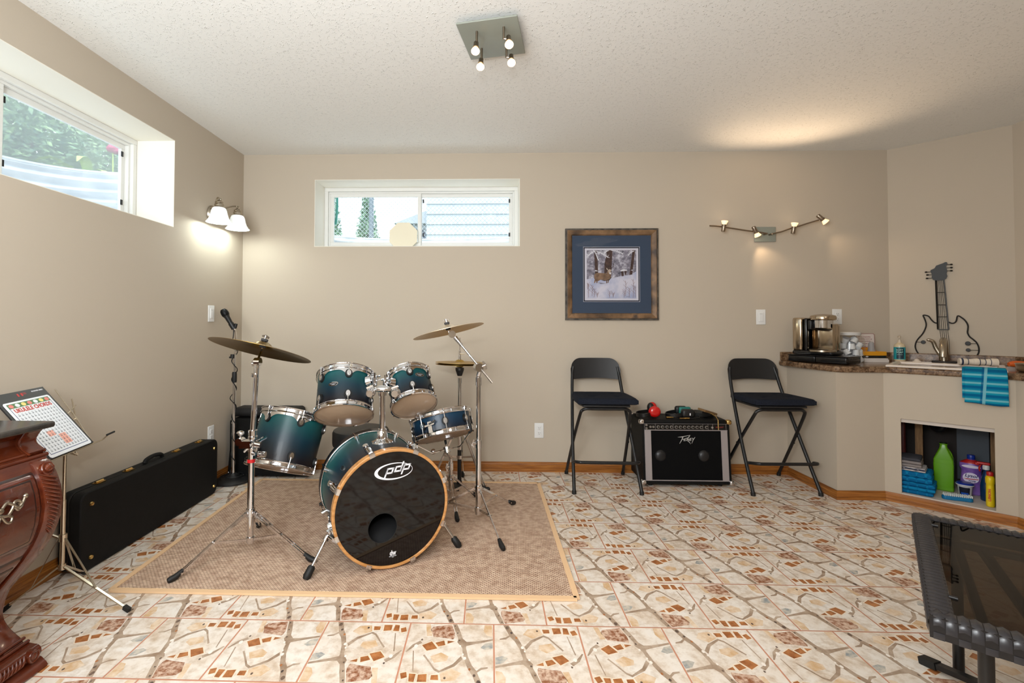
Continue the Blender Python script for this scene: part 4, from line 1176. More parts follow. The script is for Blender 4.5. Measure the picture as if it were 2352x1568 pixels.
M = Matrix((ev, uv_, ev.cross(uv_))).transposed().to_4x4()
if ev.cross(uv_).dot(nrm) < 0:   # keep the print readable from the room
    M = Matrix((-ev, uv_, (-ev).cross(uv_))).transposed().to_4x4(); wd = -1
else: wd = 1
FOLD = mat('black_folder', rgb(28, 26, 25), .45); PAPER = mat('white_paper', rgb(232, 236, 240), .45)
W_, H_ = .232, .272
M.translation = bo + ev * (W_ / 2 + .003) + uv_ * .004
b = MB(); b.prism([(-.128, 0), (.128, 0), (.128, .318), (-.128, .318)], M @ Matrix.Translation((0, -.002, -.006)), 0, .005)
fo = b.build('sheet_folder', FOLD, ang=0); tag(fo, 'black folder behind the white chord chart on the music stand', 'folder')
b = MB(); MF = M @ Matrix.Translation((0, 0, -.001)); text(b, 'IF', MF @ Matrix.Translation((.0, .297, 0)), .02, width=.045); b.build('folder_print', mat('red_print', rgb(190, 40, 36), .5), fo, 0)
b = MB(); text(b, 'BEGINNER SERIES', MF @ Matrix.Translation((.085, .303, 0)), .008, width=.06); b.build('folder_title', LOGO, fo, 0)
ch = MB(); MC = M @ Matrix.Translation((0, 0, 0))
ch.prism([(-W_ / 2 + .006, 0), (W_ / 2 - .006, 0), (W_ / 2, .006), (W_ / 2, H_ - .006), (W_ / 2 - .006, H_), (-W_ / 2 + .006, H_), (-W_ / 2, H_ - .006), (-W_ / 2, .006)], MC, 0, .0012)
chart = ch.build('chord_chart', PAPER, ang=0); tag(chart, 'white chord chart with flower border and red title on the music stand', 'chart')
INKB = mat('dark_ink', rgb(96, 104, 112), .5); NAVYI = mat('navy_ink', rgb(44, 62, 110), .5); REDI = mat('brick_red_ink', rgb(186, 58, 46), .5); SALM = mat('salmon_ink', rgb(240, 176, 158), .5)
GRNI = mat('leaf_green_ink', rgb(84, 120, 76), .5); YELI = mat('yellow_ink', rgb(240, 220, 130), .5); PNKI = mat('pink_ink', rgb(226, 130, 120), .5)
b = MB(); MZ = MC @ Matrix.Translation((0, 0, .0013)); fw = .0025; x0, x1, y0, y1 = -W_ / 2 + .011, W_ / 2 - .011, .013, .245
for q_ in ([(x0, y0), (x1, y0), (x1, y0 + fw), (x0, y0 + fw)], [(x0, y0), (x0 + fw, y0), (x0 + fw, y1), (x0, y1)], [(x1 - fw, y0), (x1, y0), (x1, y1), (x1 - fw, y1)]):
    b.poly([MZ @ Vector((x, y, .0001)) for x, y in q_])
b.build('border_print', NAVYI, chart, 0, fix=False)
b = MB(); b.poly([MZ @ Vector((x, y, .0001)) for x, y in ((x0, .243), (x1, .243), (x1, .264), (x0, .264))], 0)
for k in range(7):
    b.poly([MZ @ Vector((x, y, .0003)) for x, y in ellipse(x0 + .015 + k * .03, .2535, .011, .0085, 10)], 1 + k % 3)
b.build('flower_border_print', [GRNI, PNKI, PAPER, YELI], chart, 0, fix=False)
b = MB(); text(b, 'UKULELE CHORDS', MZ @ Matrix.Translation((0, .229, .0001)), .022, width=.185, bold=.0006, sy=1.15); b.build('title_print', REDI, chart, 0, fix=False)
b = MB()
b.poly([MZ @ Vector((x, y, .0001)) for x, y in ((-.002, .035), (.035, .035), (.035, .085), (-.002, .085))], 1); b.poly([MZ @ Vector((x, y, .0001)) for x, y in ((-.045, .085), (-.01, .085), (-.01, .11), (-.045, .11))], 1)
rng = random.Random(3)
for r_ in range(12):
    for c_ in range(12):
        x = x0 + .012 + c_ * .0163; y = .023 + r_ * .0163
        w_ = .0075
        for k in range(3):
            b.poly([MZ @ Vector((px_, py_, .0003)) for px_, py_ in ((x, y + k * .0028), (x + w_, y + k * .0028), (x + w_, y + k * .0028 + .0006), (x, y + k * .0028 + .0006))], 0)
        for k in range(4):
            b.poly([MZ @ Vector((px_, py_, .0003)) for px_, py_ in ((x + k * w_ / 3.2, y), (x + k * w_ / 3.2 + .0006, y), (x + k * w_ / 3.2 + .0006, y + .0065), (x + k * w_ / 3.2, y + .0065))], 0)
        dx = rng.randrange(3); b.poly([MZ @ Vector((px_, py_, .0004)) for px_, py_ in ellipse(x + .0016 + dx * .0023, y + .0018 + rng.randrange(2) * .0028, .0011, .0011, 6)], 0)
        b.poly([MZ @ Vector((px_, py_, .0003)) for px_, py_ in ((x + .002, y + .0085), (x + .005, y + .0085), (x + .005, y + .0112), (x + .002, y + .0112))], 0)
b.build('chord_print', [INKB, SALM], chart, 0, fix=False)
# ------------------------------------------------------------------ bombe dresser against the left wall
MAHOG = mat('red_mahogany', rgb(86, 34, 16), .22, coat=.3, fn=noisy(rgb(76, 28, 13), rgb(98, 42, 20), 4, 4, stretch=(2, 2, 9)))
MAHOGD = mat('dark_mahogany_bead', rgb(44, 18, 10), .3)
STONE = mat('charcoal_marble_top', rgb(52, 48, 44), .22, spec=.5, fn=noisy(rgb(42, 39, 36), rgb(66, 60, 54), 18, 5))
PEWT = mat('antique_pewter', rgb(160, 148, 132), .35, 1.0)
PROF = [(.07, .432), (.10, .392), (.125, .362), (.15, .346), (.176, .339), (.22, .348), (.261, .366), (.319, .416), (.376, .466), (.42, .496), (.462, .516), (.50, .528), (.545, .533), (.59, .526), (.63, .513), (.665, .493), (.68, .482)]
def fx(z):
    for (z0, x0), (z1, x1) in zip(PROF, PROF[1:]):
        if z <= z1:
            t = (z - z0) / (z1 - z0); return x0 + (x1 - x0) * t
    return PROF[-1][1]
YF, YN = -2.135, -3.10
dr = thing('dresser', 'reddish mahogany bombe dresser with dark stone top at the left edge', 'dresser', (.26, -2.6, 0))
MY = basis((0, YF, 0), (1, 0, 0), (0, 0, 1))      # local x = X, y = Z, extrudes along -Y
prof2 = [(.03, .05)] + [(x, z) for z, x in PROF] + [(.468, .70), (.447, .715), (.432, .735), (.432, .752), (.446, .765), (.455, .778), (.03, .778)]
b = MB(); b.prism(prof2, MY, 0, YF - YN); b.build('carcass', MAHOG, dr, 30)
b = MB(); b.rbox(((.02 + .500) / 2, (YF + .012 + YN - .012) / 2, .788), (.48, YF - YN + .024, .02), .007, seg=4); b.build('stone_top', STONE, dr)
for z, x, r_ in ((.690, .474, .0075), (.703, .466, .006), (.772, .449, .005)):
    b = MB(); b.cyl((x, YF + .008, z), (x, YN - .008, z), r_, N=12); b.box((x - .2, YF + .002, z), (.4, .012, r_ * 1.7)); b.build('moulding', MAHOG, dr)
def skin(b, ya, yb, za, zb, o, nz=24, ny=2, edge=.004, m=0):
    """panel that follows the curved front, o proud of it, with turned-in edges"""
    vs = []; 
    for i in range(nz + 1):
        z = za + (zb - za) * i / nz
        s_ = (fx(z + .004) - fx(z - .004)) / .008; nl = math.sqrt(1 + s_ * s_)
        for k, (yy, oo) in enumerate(((ya, -.004), (ya, o - .003), (ya - edge, o), (yb + edge, o), (yb, o - .003), (yb, -.004))):
            if i in (0, nz): oo = min(oo, -.004 if True else oo)
            vs.append((fx(z) + oo / nl, yy, z - oo * s_ / nl))
    fs = [(6 * i + k, 6 * i + k + 1, 6 * i + 7 + k, 6 * i + 6 + k) for i in range(nz) for k in range(5)]
    b.add(vs, fs, m)
# corner pilasters with carved scroll and leaf
for y0, sg in ((YF, -1), (YN, 1)):
    ya, yb = (y0, y0 - .062) if sg < 0 else (y0 + .062, y0)
    b = MB(); skin(b, ya, yb, .075, .682, .009, 40); pil = b.build('corner_pilaster', MAHOG, dr, 50)
    c = Vector((fx(.652) + .012, y0 + sg * .034, .652)); sl = Vector((1, 0, .35)).normalized()
    b = MB(); b.cyl(c - sl * .01, c + sl * .008, .022, .020, 24)
    sp_ = []
    for k in range(40):
        a = k * .32; r_ = .023 - .00045 * k
        e1, e2 = Vector((0, 1, 0)), sl.cross(Vector((0, 1, 0)))
        sp_.append(c + sl * (.004 + .00025 * k) + (e1 * math.cos(a) + e2 * math.sin(a)) * r_)
    b.tube(sp_, .0035, N=8); b.sphere(c + sl * .010, .0125, (.5, 1, 1)); b.build('scroll', MAHOG, pil)
    for k in range(15):
        z = .632 - .0125 * k; w = .024 * (1 - (k / 18) ** 2) + .003
        pa = [Vector((fx(z + .012 - .026 * u) + .0105 + .004 * math.sin(PI * u), y0 + sg * (.034 + w * (1 - 2 * u) * 1.0), z + .012 - .026 * u)) for u in (0, .25, .5, .75, 1)]
        b = MB(); b.tube(pa, [.0015, .0032, .004, .0032, .0012], N=8); b.build('carved_leaf', MAHOG, pil)
    b = MB(); sm = smooth_path([Vector((.474, y0 + sg * .03, .702)), Vector((.446, y0 + sg * .03, .722)), Vector((.438, y0 + sg * .03, .742)), Vector((.452, y0 + sg * .03, .766)), Vector((.462, y0 + sg * .03, .777))], 5)
    b.tube(sm, 0, flat=(.056, .016)); b.build('cove_bracket', MAHOG, dr, 50)
    for q in (.005, .058):
        b = MB(); b.tube([p + Vector((.007, sg * (q - .031), 0)) for p in sm], .0035); b.build('bracket_bead', MAHOG, dr)
# drawers: recessed dark bead, frame, panel
for nm, za, zb in (('upper_drawer', .424, .660), ('lower_drawer', .10, .405)):
    b = MB(); skin(b, YF - .068, YN + .068, za, zb, .003); d_ = b.build(nm, MAHOGD, dr, 50)
    b = MB(); skin(b, YF - .076, YN + .076, za + .008, zb - .008, .008, edge=.008); b.build('drawer_frame', MAHOG, d_, 50)
    b = MB(); skin(b, YF - .089, YN + .089, za + .019, zb - .019, .0095); b.build('drawer_bead', MAHOGD, d_, 50)
    b = MB(); skin(b, YF - .094, YN + .094, za + .024, zb - .024, .0105); b.build('drawer_panel', MAHOG, d_, 50)
    for yc in (-2.345, -2.88):
        zc = .585 if nm == 'upper_drawer' else .27
        xs = fx(zc) + .022
        b = MB()
        for sg in (-1, 1):
            P_ = lambda u, v, o_=0: Vector((fx(zc + v) + .022 + o_, yc + sg * u, zc + v))
            b.tube(smooth_path([P_(.0, -.012), P_(.018, -.018), P_(.034, -.004), P_(.044, .012), P_(.058, .010), P_(.062, -.004), P_(.05, -.012), P_(.042, -.002)], 5), .0042)
            b.tube(smooth_path([P_(.006, .006), P_(.022, .016), P_(.038, .006), P_(.052, -.006), P_(.066, .004), P_(.076, .016)], 5), .0045)
            b.tube(smooth_path([P_(.0, -.012), P_(.012, -.034), P_(.024, -.038), P_(.03, -.026), P_(.02, -.02)], 5), .0038)
            b.sphere(P_(.078, .018), .0075); b.cyl(P_(.055, .004, -.016), P_(.055, .004), .004, N=8)
        b.sphere((xs, yc, zc), .009, (.6, 1.2, 1)); b.build('handle', PEWT, d_)
b = MB(); skin(b, YF - .068, YN + .068, .715, .718, .0) if False else None
# plinth with carved scroll feet
b = MB(); b.prism([(.03, .0), (.486, .0), (.490, .006), (.483, .016), (.468, .030), (.453, .036), (.03, .036)], MY, -.012, YF - YN + .012); b.build('plinth', MAHOG, dr, 30)
for y0, sg in ((YF, -1), (YN, 1)):
    b = MB(); ya = y0 + (.006 if sg < 0 else .14 - .006); My2 = basis((0, ya, 0), (1, 0, 0), (0, 0, 1))
    arc_ = [(.453 + .020 * math.cos(a), .055 + .020 * math.sin(a)) for a in [R(-80 + 20 * k) for k in range(10)]]
    b.prism([(.30, .036)] + arc_ + [(.43, .078), (.30, .082)], My2, 0, .14); ft_ = b.build('scroll_foot', MAHOG, dr, 40)
    c = Vector((.471, y0 + sg * .026, .056)); b = MB(); b.cyl(c - Vector((.01, 0, 0)), c + Vector((.008, 0, 0)), .0195, N=22); b.ring(c + Vector((.008, 0, 0)), (1, 0, 0), .0165, .003, 24, 8); b.sphere(c + Vector((.007, 0, 0)), .011, (.5, 1, 1)); b.build('foot_volute', MAHOG, ft_)
    for k in range(7):
        y = y0 + sg * (.052 + .012 * k); b = MB()
        b.tube([Vector((.472, y, .074)), Vector((.477, y + sg * .004, .062)), Vector((.477, y + sg * .010, .050)), Vector((.472, y + sg * .017, .042))], [.0015, .004, .0042, .0015], N=8); b.build('foot_carving', MAHOG, ft_)
    for zz, xx in ((.083, .428), (.092, .414)):
        b = MB(); b.cyl((xx, ya, zz), (xx, ya - .14, zz), .0055, N=10); b.build('foot_bead', MAHOG, ft_)

# ------------------------------------------------------------------ woven patio table in the right corner
WICK = mat('charcoal_resin_weave', rgb(44, 43, 46), .3, spec=.5)
WICKD = mat('dark_resin_weave', rgb(22, 21, 23), .4)
SMOKE = clear_mat('smoked_glass', (.30, .25, .20, 1), .0, 1.4, .6)
BLKM = mat('black_powder_coat', rgb(18, 18, 19), .35)
TA = Vector((3.452, -1.897, 0)); E1 = Vector((-.626, -.78, 0)).normalized(); E2 = Vector((.78, -.626, 0)).normalized(); TS = .80
tb = thing('patio_table', 'square charcoal woven side table with smoked glass top, lower right corner', 'table', TA + E1 * .4 + E2 * .4)
def TP(u, v, z): return TA + E1 * u + E2 * v + Vector((0, 0, z))     # u towards the camera side, v to the right
zt = .45; fw = .042
ME = Matrix((E1, E2, Vector((0, 0, -1)))).transposed()
def tbox(b, u0, u1, v0, v1, z0, z1, m=0):
    b.add([TP(u, v, z) for z in (z0, z1) for v in (v0, v1) for u in (u0, u1)], [(0, 2, 3, 1), (4, 5, 7, 6), (0, 1, 5, 4), (2, 6, 7, 3), (0, 4, 6, 2), (1, 3, 7, 5)], m)
b = MB()
tbox(b, 0, TS, 0, fw, zt - .05, zt - .002); tbox(b, 0, TS, TS - fw, TS, zt - .05, zt - .002); tbox(b, 0, fw, fw, TS - fw, zt - .05, zt - .002); tbox(b, TS - fw, TS, fw, TS - fw, zt - .05, zt - .002)
fr = b.build('frame', WICKD, tb, 0)
# woven strands round each rail: wrapped bands on the sides, basket weave on the faces
for side in range(4):
    b = MB(); n = 38
    for k in range(n):
        u0 = .006 + k * (TS - .012) / n; u1 = u0 + (TS - .012) / n * .93
        um = (u0 + u1) / 2
        def W(a, c, z):
            return (TP(a, c, z), TP(TS - c, a, z), TP(TS - a, TS - c, z), TP(c, TS - a, z))[side]
        # across the top, rounded over
        pr = [(fw + .002, zt - .02), (fw + .002, zt - .004), (fw - .006, zt + .002), (.006, zt + .002), (-.003, zt - .006), (-.0035, zt - .018 - (.012 if k % 2 else 0))]
        vs = []
        for c_, z_ in pr: vs += [W(u0, c_, z_ - .0025), W(um, c_ - (.002 if c_ < 0 else 0), z_ + .002), W(u1, c_, z_ - .0025)]
        b.add(vs, [(3 * i + j, 3 * i + j + 1, 3 * i + 4 + j, 3 * i + 3 + j) for i in range(len(pr) - 1) for j in range(2)])
        # outer face squares
        for r_ in range(2):
            if (k + r_) % 2 == 0: continue
            z1 = zt - .018 - r_ * .017; z0 = z1 - .0155
            vs = [W(u0, -.001, z0), W(u1, -.001, z0), W(u1, -.001, z1), W(u0, -.001, z1), W(um, -.0045, (z0 + z1) / 2)]
            b.add(vs, [(0, 1, 4), (1, 2, 4), (2, 3, 4), (3, 0, 4)])
    b.build('woven_rail', WICK, tb, 50)
b = MB(); tbox(b, fw + .003, TS - fw - .003, fw + .003, TS - fw - .003, zt - .010, zt - .004); b.build('glass_top', SMOKE, tb, 0)
for u, v in ((.10, fw + .008), (.66, fw + .008), (.10, TS - fw - .008), (.66, TS - fw - .008)):
    b = MB(); p = TP(u, v, zt - .003); b.cyl(p - E2 * .008, p + E2 * .008, .0045, N=10); b.build('glass_clip', BLKM, tb)
for u0, v in ((.115, .10), (.70, .10), (.115, .70), (.70, .70)):
    b = MB(); b.cyl(TP(u0, v, .0), TP(u0, v, .41), .0145, N=18); b.build('leg', BLKM, tb)
for v in (.10, .70):
    b = MB(); b.tube([TP(.03, v, .402), TP(.77, v, .402)], 0, flat=(.02, .018)); b.build('side_rail', BLKM, tb)
for u in (.115, .70):
    b = MB(); b.tube([TP(u, .03, .405), TP(u, .77, .405)], 0, flat=(.02, .018)); b.build('cross_rail', BLKM, tb)
for p0, p1 in (((.115, .16, .40), (.40, .36, .09)), ((.70, .62, .40), (.40, .36, .09)), ((.15, .02, .012), (.42, .40, .10)), ((.15, .74, .012), (.42, .40, .10))):
    b = MB(); b.tube([TP(*p0), TP(*p1)], 0, flat=(.026, .016)); br = b.build('brace', BLKM, tb)
    if p0[2] < .1:
        b = MB(); q_ = TP(*p0); d = (TP(*p1) - q_).normalized(); b.tube([q_ - d * .012, q_ + d * .035], 0, flat=(.032, .022)); b.build('foot_cap', RUBBER, br)

# ------------------------------------------------------------------ folding bar stools
STM = mat('black_stool_paint', rgb(17, 17, 19), .4)
STB = mat('black_stool_panel', rgb(20, 20, 22), .5)
CUSH = mat('navy_black_cushion_cloth', rgb(28, 31, 40), .9, spec=.15, fn=noisy(rgb(23, 26, 34), rgb(33, 37, 48), 160, bump=.25, bscale=500, bdist=.001))
STB_LABELS = ('black folding bar stool with dark cushion, left of the amplifier', 'black folding bar stool with dark cushion, between amplifier and bar counter')
def make_stool():
    t = thing('bar_stool', STB_LABELS[0], 'stool', (0, 0, 0), 'folding bar stools')
    for s_ in (-1, 1):
        b = MB()   # long tube: back top -> front foot
        b.tube(smooth_path([(s_ * .162, .180, .805), (s_ * .166, .175, .78), (s_ * .172, .160, .74), (s_ * .182, .105, .61), (s_ * .205, -.055, .30), (s_ * .2205, -.212, .018)], 6), .0115, N=14); lg = b.build('leg', STM, t)
        b = MB(); b.cyl((s_ * .2205, -.213, .0), (s_ * .2205, -.210, .022), .0145, N=14); b.build('foot_cap', RUBBER, lg)
        b = MB()   # short tube: seat front -> rear foot
        b.tube(smooth_path([(s_ * .09, -.165, .552), (s_ * .13, -.165, .552), (s_ * .155, -.155, .54), (s_ * .168, -.135, .505), (s_ * .19, .02, .29), (s_ * .209, .212, .018)], 6), .0105, N=14); lg = b.build('rear_leg', STM, t)
        b = MB(); b.cyl((s_ * .209, .213, .0), (s_ * .209, .210, .022), .0135, N=14); b.build('foot_cap', RUBBER, lg)
        b = MB(); b.tube([(s_ * .176, .125, .60), (s_ * .165, .02, .575)], 0, flat=(.006, .018)); b.cyl((s_ * .19, .02, .29), (s_ * .202, .02, .29), .008, N=10); b.build('hinge_bracket', STM, t)
    b = MB(); b.tube(smooth_path([(-.2150, -.155, .198), (-.212, -.185, .205), (-.19, -.225, .212), (-.14, -.232, .212), (.14, -.232, .212), (.19, -.225, .212), (.212, -.185, .205), (.2150, -.155, .198)], 6), .0105, N=12); b.build('footrest', STM, t)
    b = MB(); b.tube([(-.09, -.165, .552), (.09, -.165, .552)], .0105, N=12); b.build('front_rail', STM, t)
    # curved backrest panel with rounded top corners
    pts = []
    w, z0, z1 = .182, .712, .868
    for k in range(11): pts.append((-w + 2 * w * k / 10, z0 + .010 * math.sin(PI * k / 10)))
    for k in range(9):
        a = PI / 2 * k / 8; pts.append((w - .075 * (1 - math.cos(a)) - .004, z1 - .075 + .075 * math.sin(a)))
    for k in range(9):
        a = PI / 2 + PI / 2 * k / 8; pts.append((-w + .075 * (1 + math.cos(a)) + .004, z1 - .075 + .075 * math.sin(a)))
    b = MB(); n = len(pts)
    # fan strips so that the panel can bend
    def cols(x):
        lo = z0 + .010 * math.sin(PI * (x + w) / (2 * w)); e = max(0, abs(x) - (w - .079)) / .075; hi = z1 - .075 + .075 * math.sqrt(max(0, 1 - min(1, e) ** 2)); return lo, max(lo + .004, hi)
    vs = []; m_ = 28
    for off in (0, .011):
        for i in range(m_ + 1):
            x = -w + 2 * w * (0.5 - 0.5 * math.cos(PI * i / m_)); lo, hi = cols(x); bow = .026 * (1 - (x / w) ** 2)
            for j in range(5):
                z = lo + (hi - lo) * j / 4; vs.append((x, .150 + .03 * (z - z0) / .16 + bow + off, z))
    q = (m_ + 1) * 5; fs = []
    for i in range(m_):
        for j in range(4):
            a_ = i * 5 + j; fs += [(a_, a_ + 1, a_ + 6, a_ + 5), (q + a_, q + a_ + 5, q + a_ + 6, q + a_ + 1)]
        fs += [(i * 5, i * 5 + 5, q + i * 5 + 5, q + i * 5), (i * 5 + 4, q + i * 5 + 4, q + i * 5 + 9, i * 5 + 9)]
    fs += [(j, j + 1, q + j + 1, q + j) for j in range(4)] + [(m_ * 5 + j, q + m_ * 5 + j, q + m_ * 5 + j + 1, m_ * 5 + j + 1) for j in range(4)]
    b.add(vs, fs); b.build('backrest', STB, t, 50)
    b = MB(); b.prism([(-.17, .14), (-.172, -.10), (-.155, -.19), (.155, -.19), (.172, -.10), (.17, .14)], Matrix.Identity(4), .566, .580); bev(b.build('seat', STB, t), .004)
    return t
def make_cushion():
    b = MB(); M_, N_ = 28, 28; vs = []
    hw, hd = .190, .180
    tf = [(x, y) for x in (-.085, .085) for y in (-.08, .08)]
    def shp(u, v):
        # squircle outline, wider at the front
        x = (2 * u - 1); y = (2 * v - 1)
        rx = hw * (1.10 - .06 * (y + 1) / 2); k = 1 - .045 * (x * x * y * y)
        return x * rx * k, y * hd * k - .02
    for top in (1, 0):
        for j in range(N_ + 1):
            for i in range(M_ + 1):
                x, y = shp(i / M_, j / N_); ex = min(1, (1 - abs(2 * i / M_ - 1)) * 9); ey = min(1, (1 - abs(2 * j / N_ - 1)) * 9)
                e = math.sqrt(max(0, 1 - (1 - ex) ** 2)) * math.sqrt(max(0, 1 - (1 - ey) ** 2))
                if top:
                    z = .594 + .031 + .012 * e
                    for tx, ty in tf: z -= .010 * math.exp(-((x - tx) ** 2 + (y - ty) ** 2) / .0004)
                else: z = .594 + .006 - .0055 * e
                vs.append((x, y, z))
    w = M_ + 1; q = w * (N_ + 1); fs = []
    for j in range(N_):
        for i in range(M_):
            a = j * w + i; fs += [(a, a + 1, a + w + 1, a + w), (q + a, q + a + w, q + a + w + 1, q + a + 1)]
    for i in range(M_): fs += [(i, q + i, q + i + 1, i + 1), (N_ * w + i, N_ * w + i + 1, q + N_ * w + i + 1, q + N_ * w + i)]
    for j in range(N_): fs += [(j * w, (j + 1) * w, q + (j + 1) * w, q + j * w), (j * w + M_, q + j * w + M_, q + (j + 1) * w + M_, (j + 1) * w + M_)]
    b.add(vs, fs)
    o = b.build('seat_cushion', CUSH, ang=60, origin=(0, 0, 0))
    return tag(o, 'square navy-black cushion on the stool left of the amplifier', 'cushion', 'stool cushions')
s0 = make_stool(); c0 = make_cushion()
s1 = copy_tree(s0); c1 = copy_tree(c0)
s0.location = (2.712, -.262, 0); c0.location = (2.722, -.262, -.012)
s1.location = (3.872, -.250, 0); c1.location = (3.888, -.250, -.012); s1.rotation_euler.z = .02; c1.rotation_euler.z = .02
s0.rotation_euler.z = -.01; c0.rotation_euler.z = -.01
s1['label'] = STB_LABELS[1]; c1['label'] = 'square navy-black cushion on the stool nearest the bar counter'

# ------------------------------------------------------------------ combo amplifier
amp = thing('guitar_amplifier', 'black combo amplifier with pale side stripes and slanted logo between the stools', 'amplifier', (3.29, -.17, 0))
ALU = mat('aluminium_stripe', rgb(178, 172, 174), .4, .5)
GRILL = mat('black_grille_cloth', rgb(7, 7, 8), .9, spec=.15, fn=noisy(rgb(5, 5, 6), rgb(10, 10, 11), 400))
def AF(x, z, o=0):   # on the amp's leaning front
    return Vector((x, -.322 + .035 * (z / .455) - o, z))
b = MB(); x0, x1 = 2.992, 3.592
b.add([(x0, -.02, .022), (x1, -.02, .022), (x1, -.305, .022), (x0, -.305, .022), (x0, -.02, .452), (x1, -.02, .452), (x1, -.272, .452), (x0, -.272, .452)], [(0, 1, 2, 3), (4, 7, 6, 5), (0, 4, 5, 1), (1, 5, 6, 2), (2, 6, 7, 3), (3, 7, 4, 0)])
bev(b.build('cabinet', TOLEX, amp), .012, 3)
def apanel(b, xa, xb, za, zb, o0, o1, m=0):
    b.add([AF(x, z, o) for o in (o0, o1) for z in (za, zb) for x in (xa, xb)], [(0, 1, 3, 2), (4, 6, 7, 5), (0, 4, 5, 1), (2, 3, 7, 6), (0, 2, 6, 4), (1, 5, 7, 3)], m)
b = MB(); apanel(b, x0 + .012, x1 - .012, .022, .045, -.012, .0)
apanel(b, x0 + .0, x0 + .014, .022, .445, -.03, -.002); apanel(b, x1 - .014, x1, .022, .445, -.03, -.002); b.build('front_edge', TOLEX, amp, 0)
b = MB(); apanel(b, x0 + .018, x1 - .018, .05, .380, -.012, -.002); b.build('grille', GRILL, amp, 0)
for xa, xb in ((x0 + .016, x0 + .060), (x1 - .060, x1 - .016)):
    b = MB(); apanel(b, xa, xb, .046, .384, -.01, .0015); b.build('side_stripe', ALU, amp, 0)
b = MB(); apanel(b, x0 + .016, x1 - .016, .044, .049, -.01, .003); apanel(b, x0 + .016, x1 - .016, .383, .388, -.01, .004); b.build('trim_bar', ALU, amp, 0)
PANEL = mat('black_control_panel', rgb(12, 12, 13), .3)
b = MB(); apanel(b, x0 + .016, x1 - .016, .388, .428, -.01, .0); pn = b.build('control_panel', PANEL, amp, 0)
b = MB(); xs_ = [.0, .078, .204, .414, .451, .484, .578]
for xx in xs_: apanel(b, x0 + .016 + xx * .97, x0 + .0175 + xx * .97, .389, .428, 0, .0008)
apanel(b, x0 + .016, x1 - .016, .4275, .4288, 0, .0008); b.build('panel_lines', ALU, pn, 0)
KN = mat('silver_knob_skirt', rgb(196, 192, 186), .3, .8)
fnrm = Vector((0, -1, .035 / .455)).normalized()
kx = [.1 + .030 * k for k in range(4)] + [.224 + .0285 * k for k in range(7)] + [.432]
for xx in kx:
    c = AF(x0 + .012 + xx, .406); b = MB(); b.cyl(c - fnrm * .002, c + fnrm * .003, .0105, N=18); kb = b.build('knob', KN, pn)
    b = MB(); b.cyl(c + fnrm * .003, c + fnrm * .011, .0072, .006, 16); b.build('knob_cap', BLACKP, kb)
for xx, zz in ((.014, .419), (.014, .397), (.042, .407), (.062, .407)):
    c = AF(x0 + .016 + xx, zz); b = MB(); b.lathe([(.003, 0), (.003, .004), (.007, .004), (.007, 0)], c, fnrm, 16); b.build('jack_socket', KN, pn)
c = AF(x0 + .482, .405); b = MB(); b.cyl(c, c + fnrm * .006, .007, N=14); b.build('pilot_lamp', KN, pn)
b = MB(); MPn = basis(AF(x0 + .532, .407, .0008), (1, 0, 0), Vector((0, .035, .455))); text(b, 'BANDIT', MPn, .013, width=.055, shear=.3); b.build('model_lettering', mat('dull_red_print', rgb(150, 60, 56), .5), pn, 0)
# slanted lightning-style maker's logo
LG = mat('silver_logo', rgb(200, 200, 198), .35, .4)
MLg = basis(AF(3.294, .322, .003), (1, 0, 0), Vector((0, .035, .455)))
b = MB()
sc_ = .055 / 100
def pl(pts): b.prism([((x - 105) * sc_ * 1.02, (y) * sc_ * 1.02) for x, y in pts], MLg, 0, .003)
pl([(0, 28), (162, 58), (152, 46), (128, 30), (62, 8), (60, -2), (130, 22), (104, 20), (40, 30), (20, 26)][:4] + [(60, 26), (50, 24)]) if False else None
strokes = [([(0, 30), (40, 32), (150, 55)], [2, 9, 3]), ([(150, 55), (128, 25), (60, 2)], [4, 9, 7]), ([(62, 34), (48, 0), (18, -48)], [10, 9, 3]),
           ([(82, 12), (70, -16)], 6), ([(82, 10), (102, 14)], 5), ([(76, -2), (94, 1)], 5), ([(70, -15), (90, -12)], 5),
           ([(96, -14), (122, 14)], 6), ([(122, 14), (120, -12)], 6), ([(104, -6), (122, -4)], 4), ([(126, 14), (134, -12)], 6), ([(134, -12), (150, 20)], 6), ([(118, -16), (140, -30), (152, -52)], [7, 7, 2]),
           ([(154, 18), (146, -12)], 6), ([(154, 17), (172, 20)], 5), ([(150, 3), (166, 5)], 5), ([(146, -12), (164, -9)], 5),
           ([(178, 22), (184, 2)], 6), ([(210, 32), (186, 2), (166, -46)], [4, 7, 2])]
for pts, w_ in strokes: pl(offset_line(pts, w_))
b.build('logo', LG, amp, 0)
for xx in (3.115, 3.412):
    c = AF(xx, .212, -.004); b = MB(); b.lathe([(.040, 0), (.036, .007), (.024, .014), (.010, .0175), (0, .018)], c, fnrm, 28); b.build('speaker_dust_cap', mat('black_dust_cap', rgb(24, 24, 26), .4), amp)
for xx in (x0, x1):
    for zz, yy in ((.440, -.276), (.034, -.316), (.440, -.03)):
        b = MB(); b.rbox((xx, yy, zz), (.036, .04, .034), .012); b.build('corner_protector', BRASS if zz > .4 and xx > 3.3 else CHROME, amp)
for xx in (x0 + .06, x1 - .06):
    for yy in (-.06, -.27):
        b = MB(); b.cyl((xx, yy, 0), (xx, yy, .024), .016, N=14); b.build('rubber_foot', RUBBER, amp)
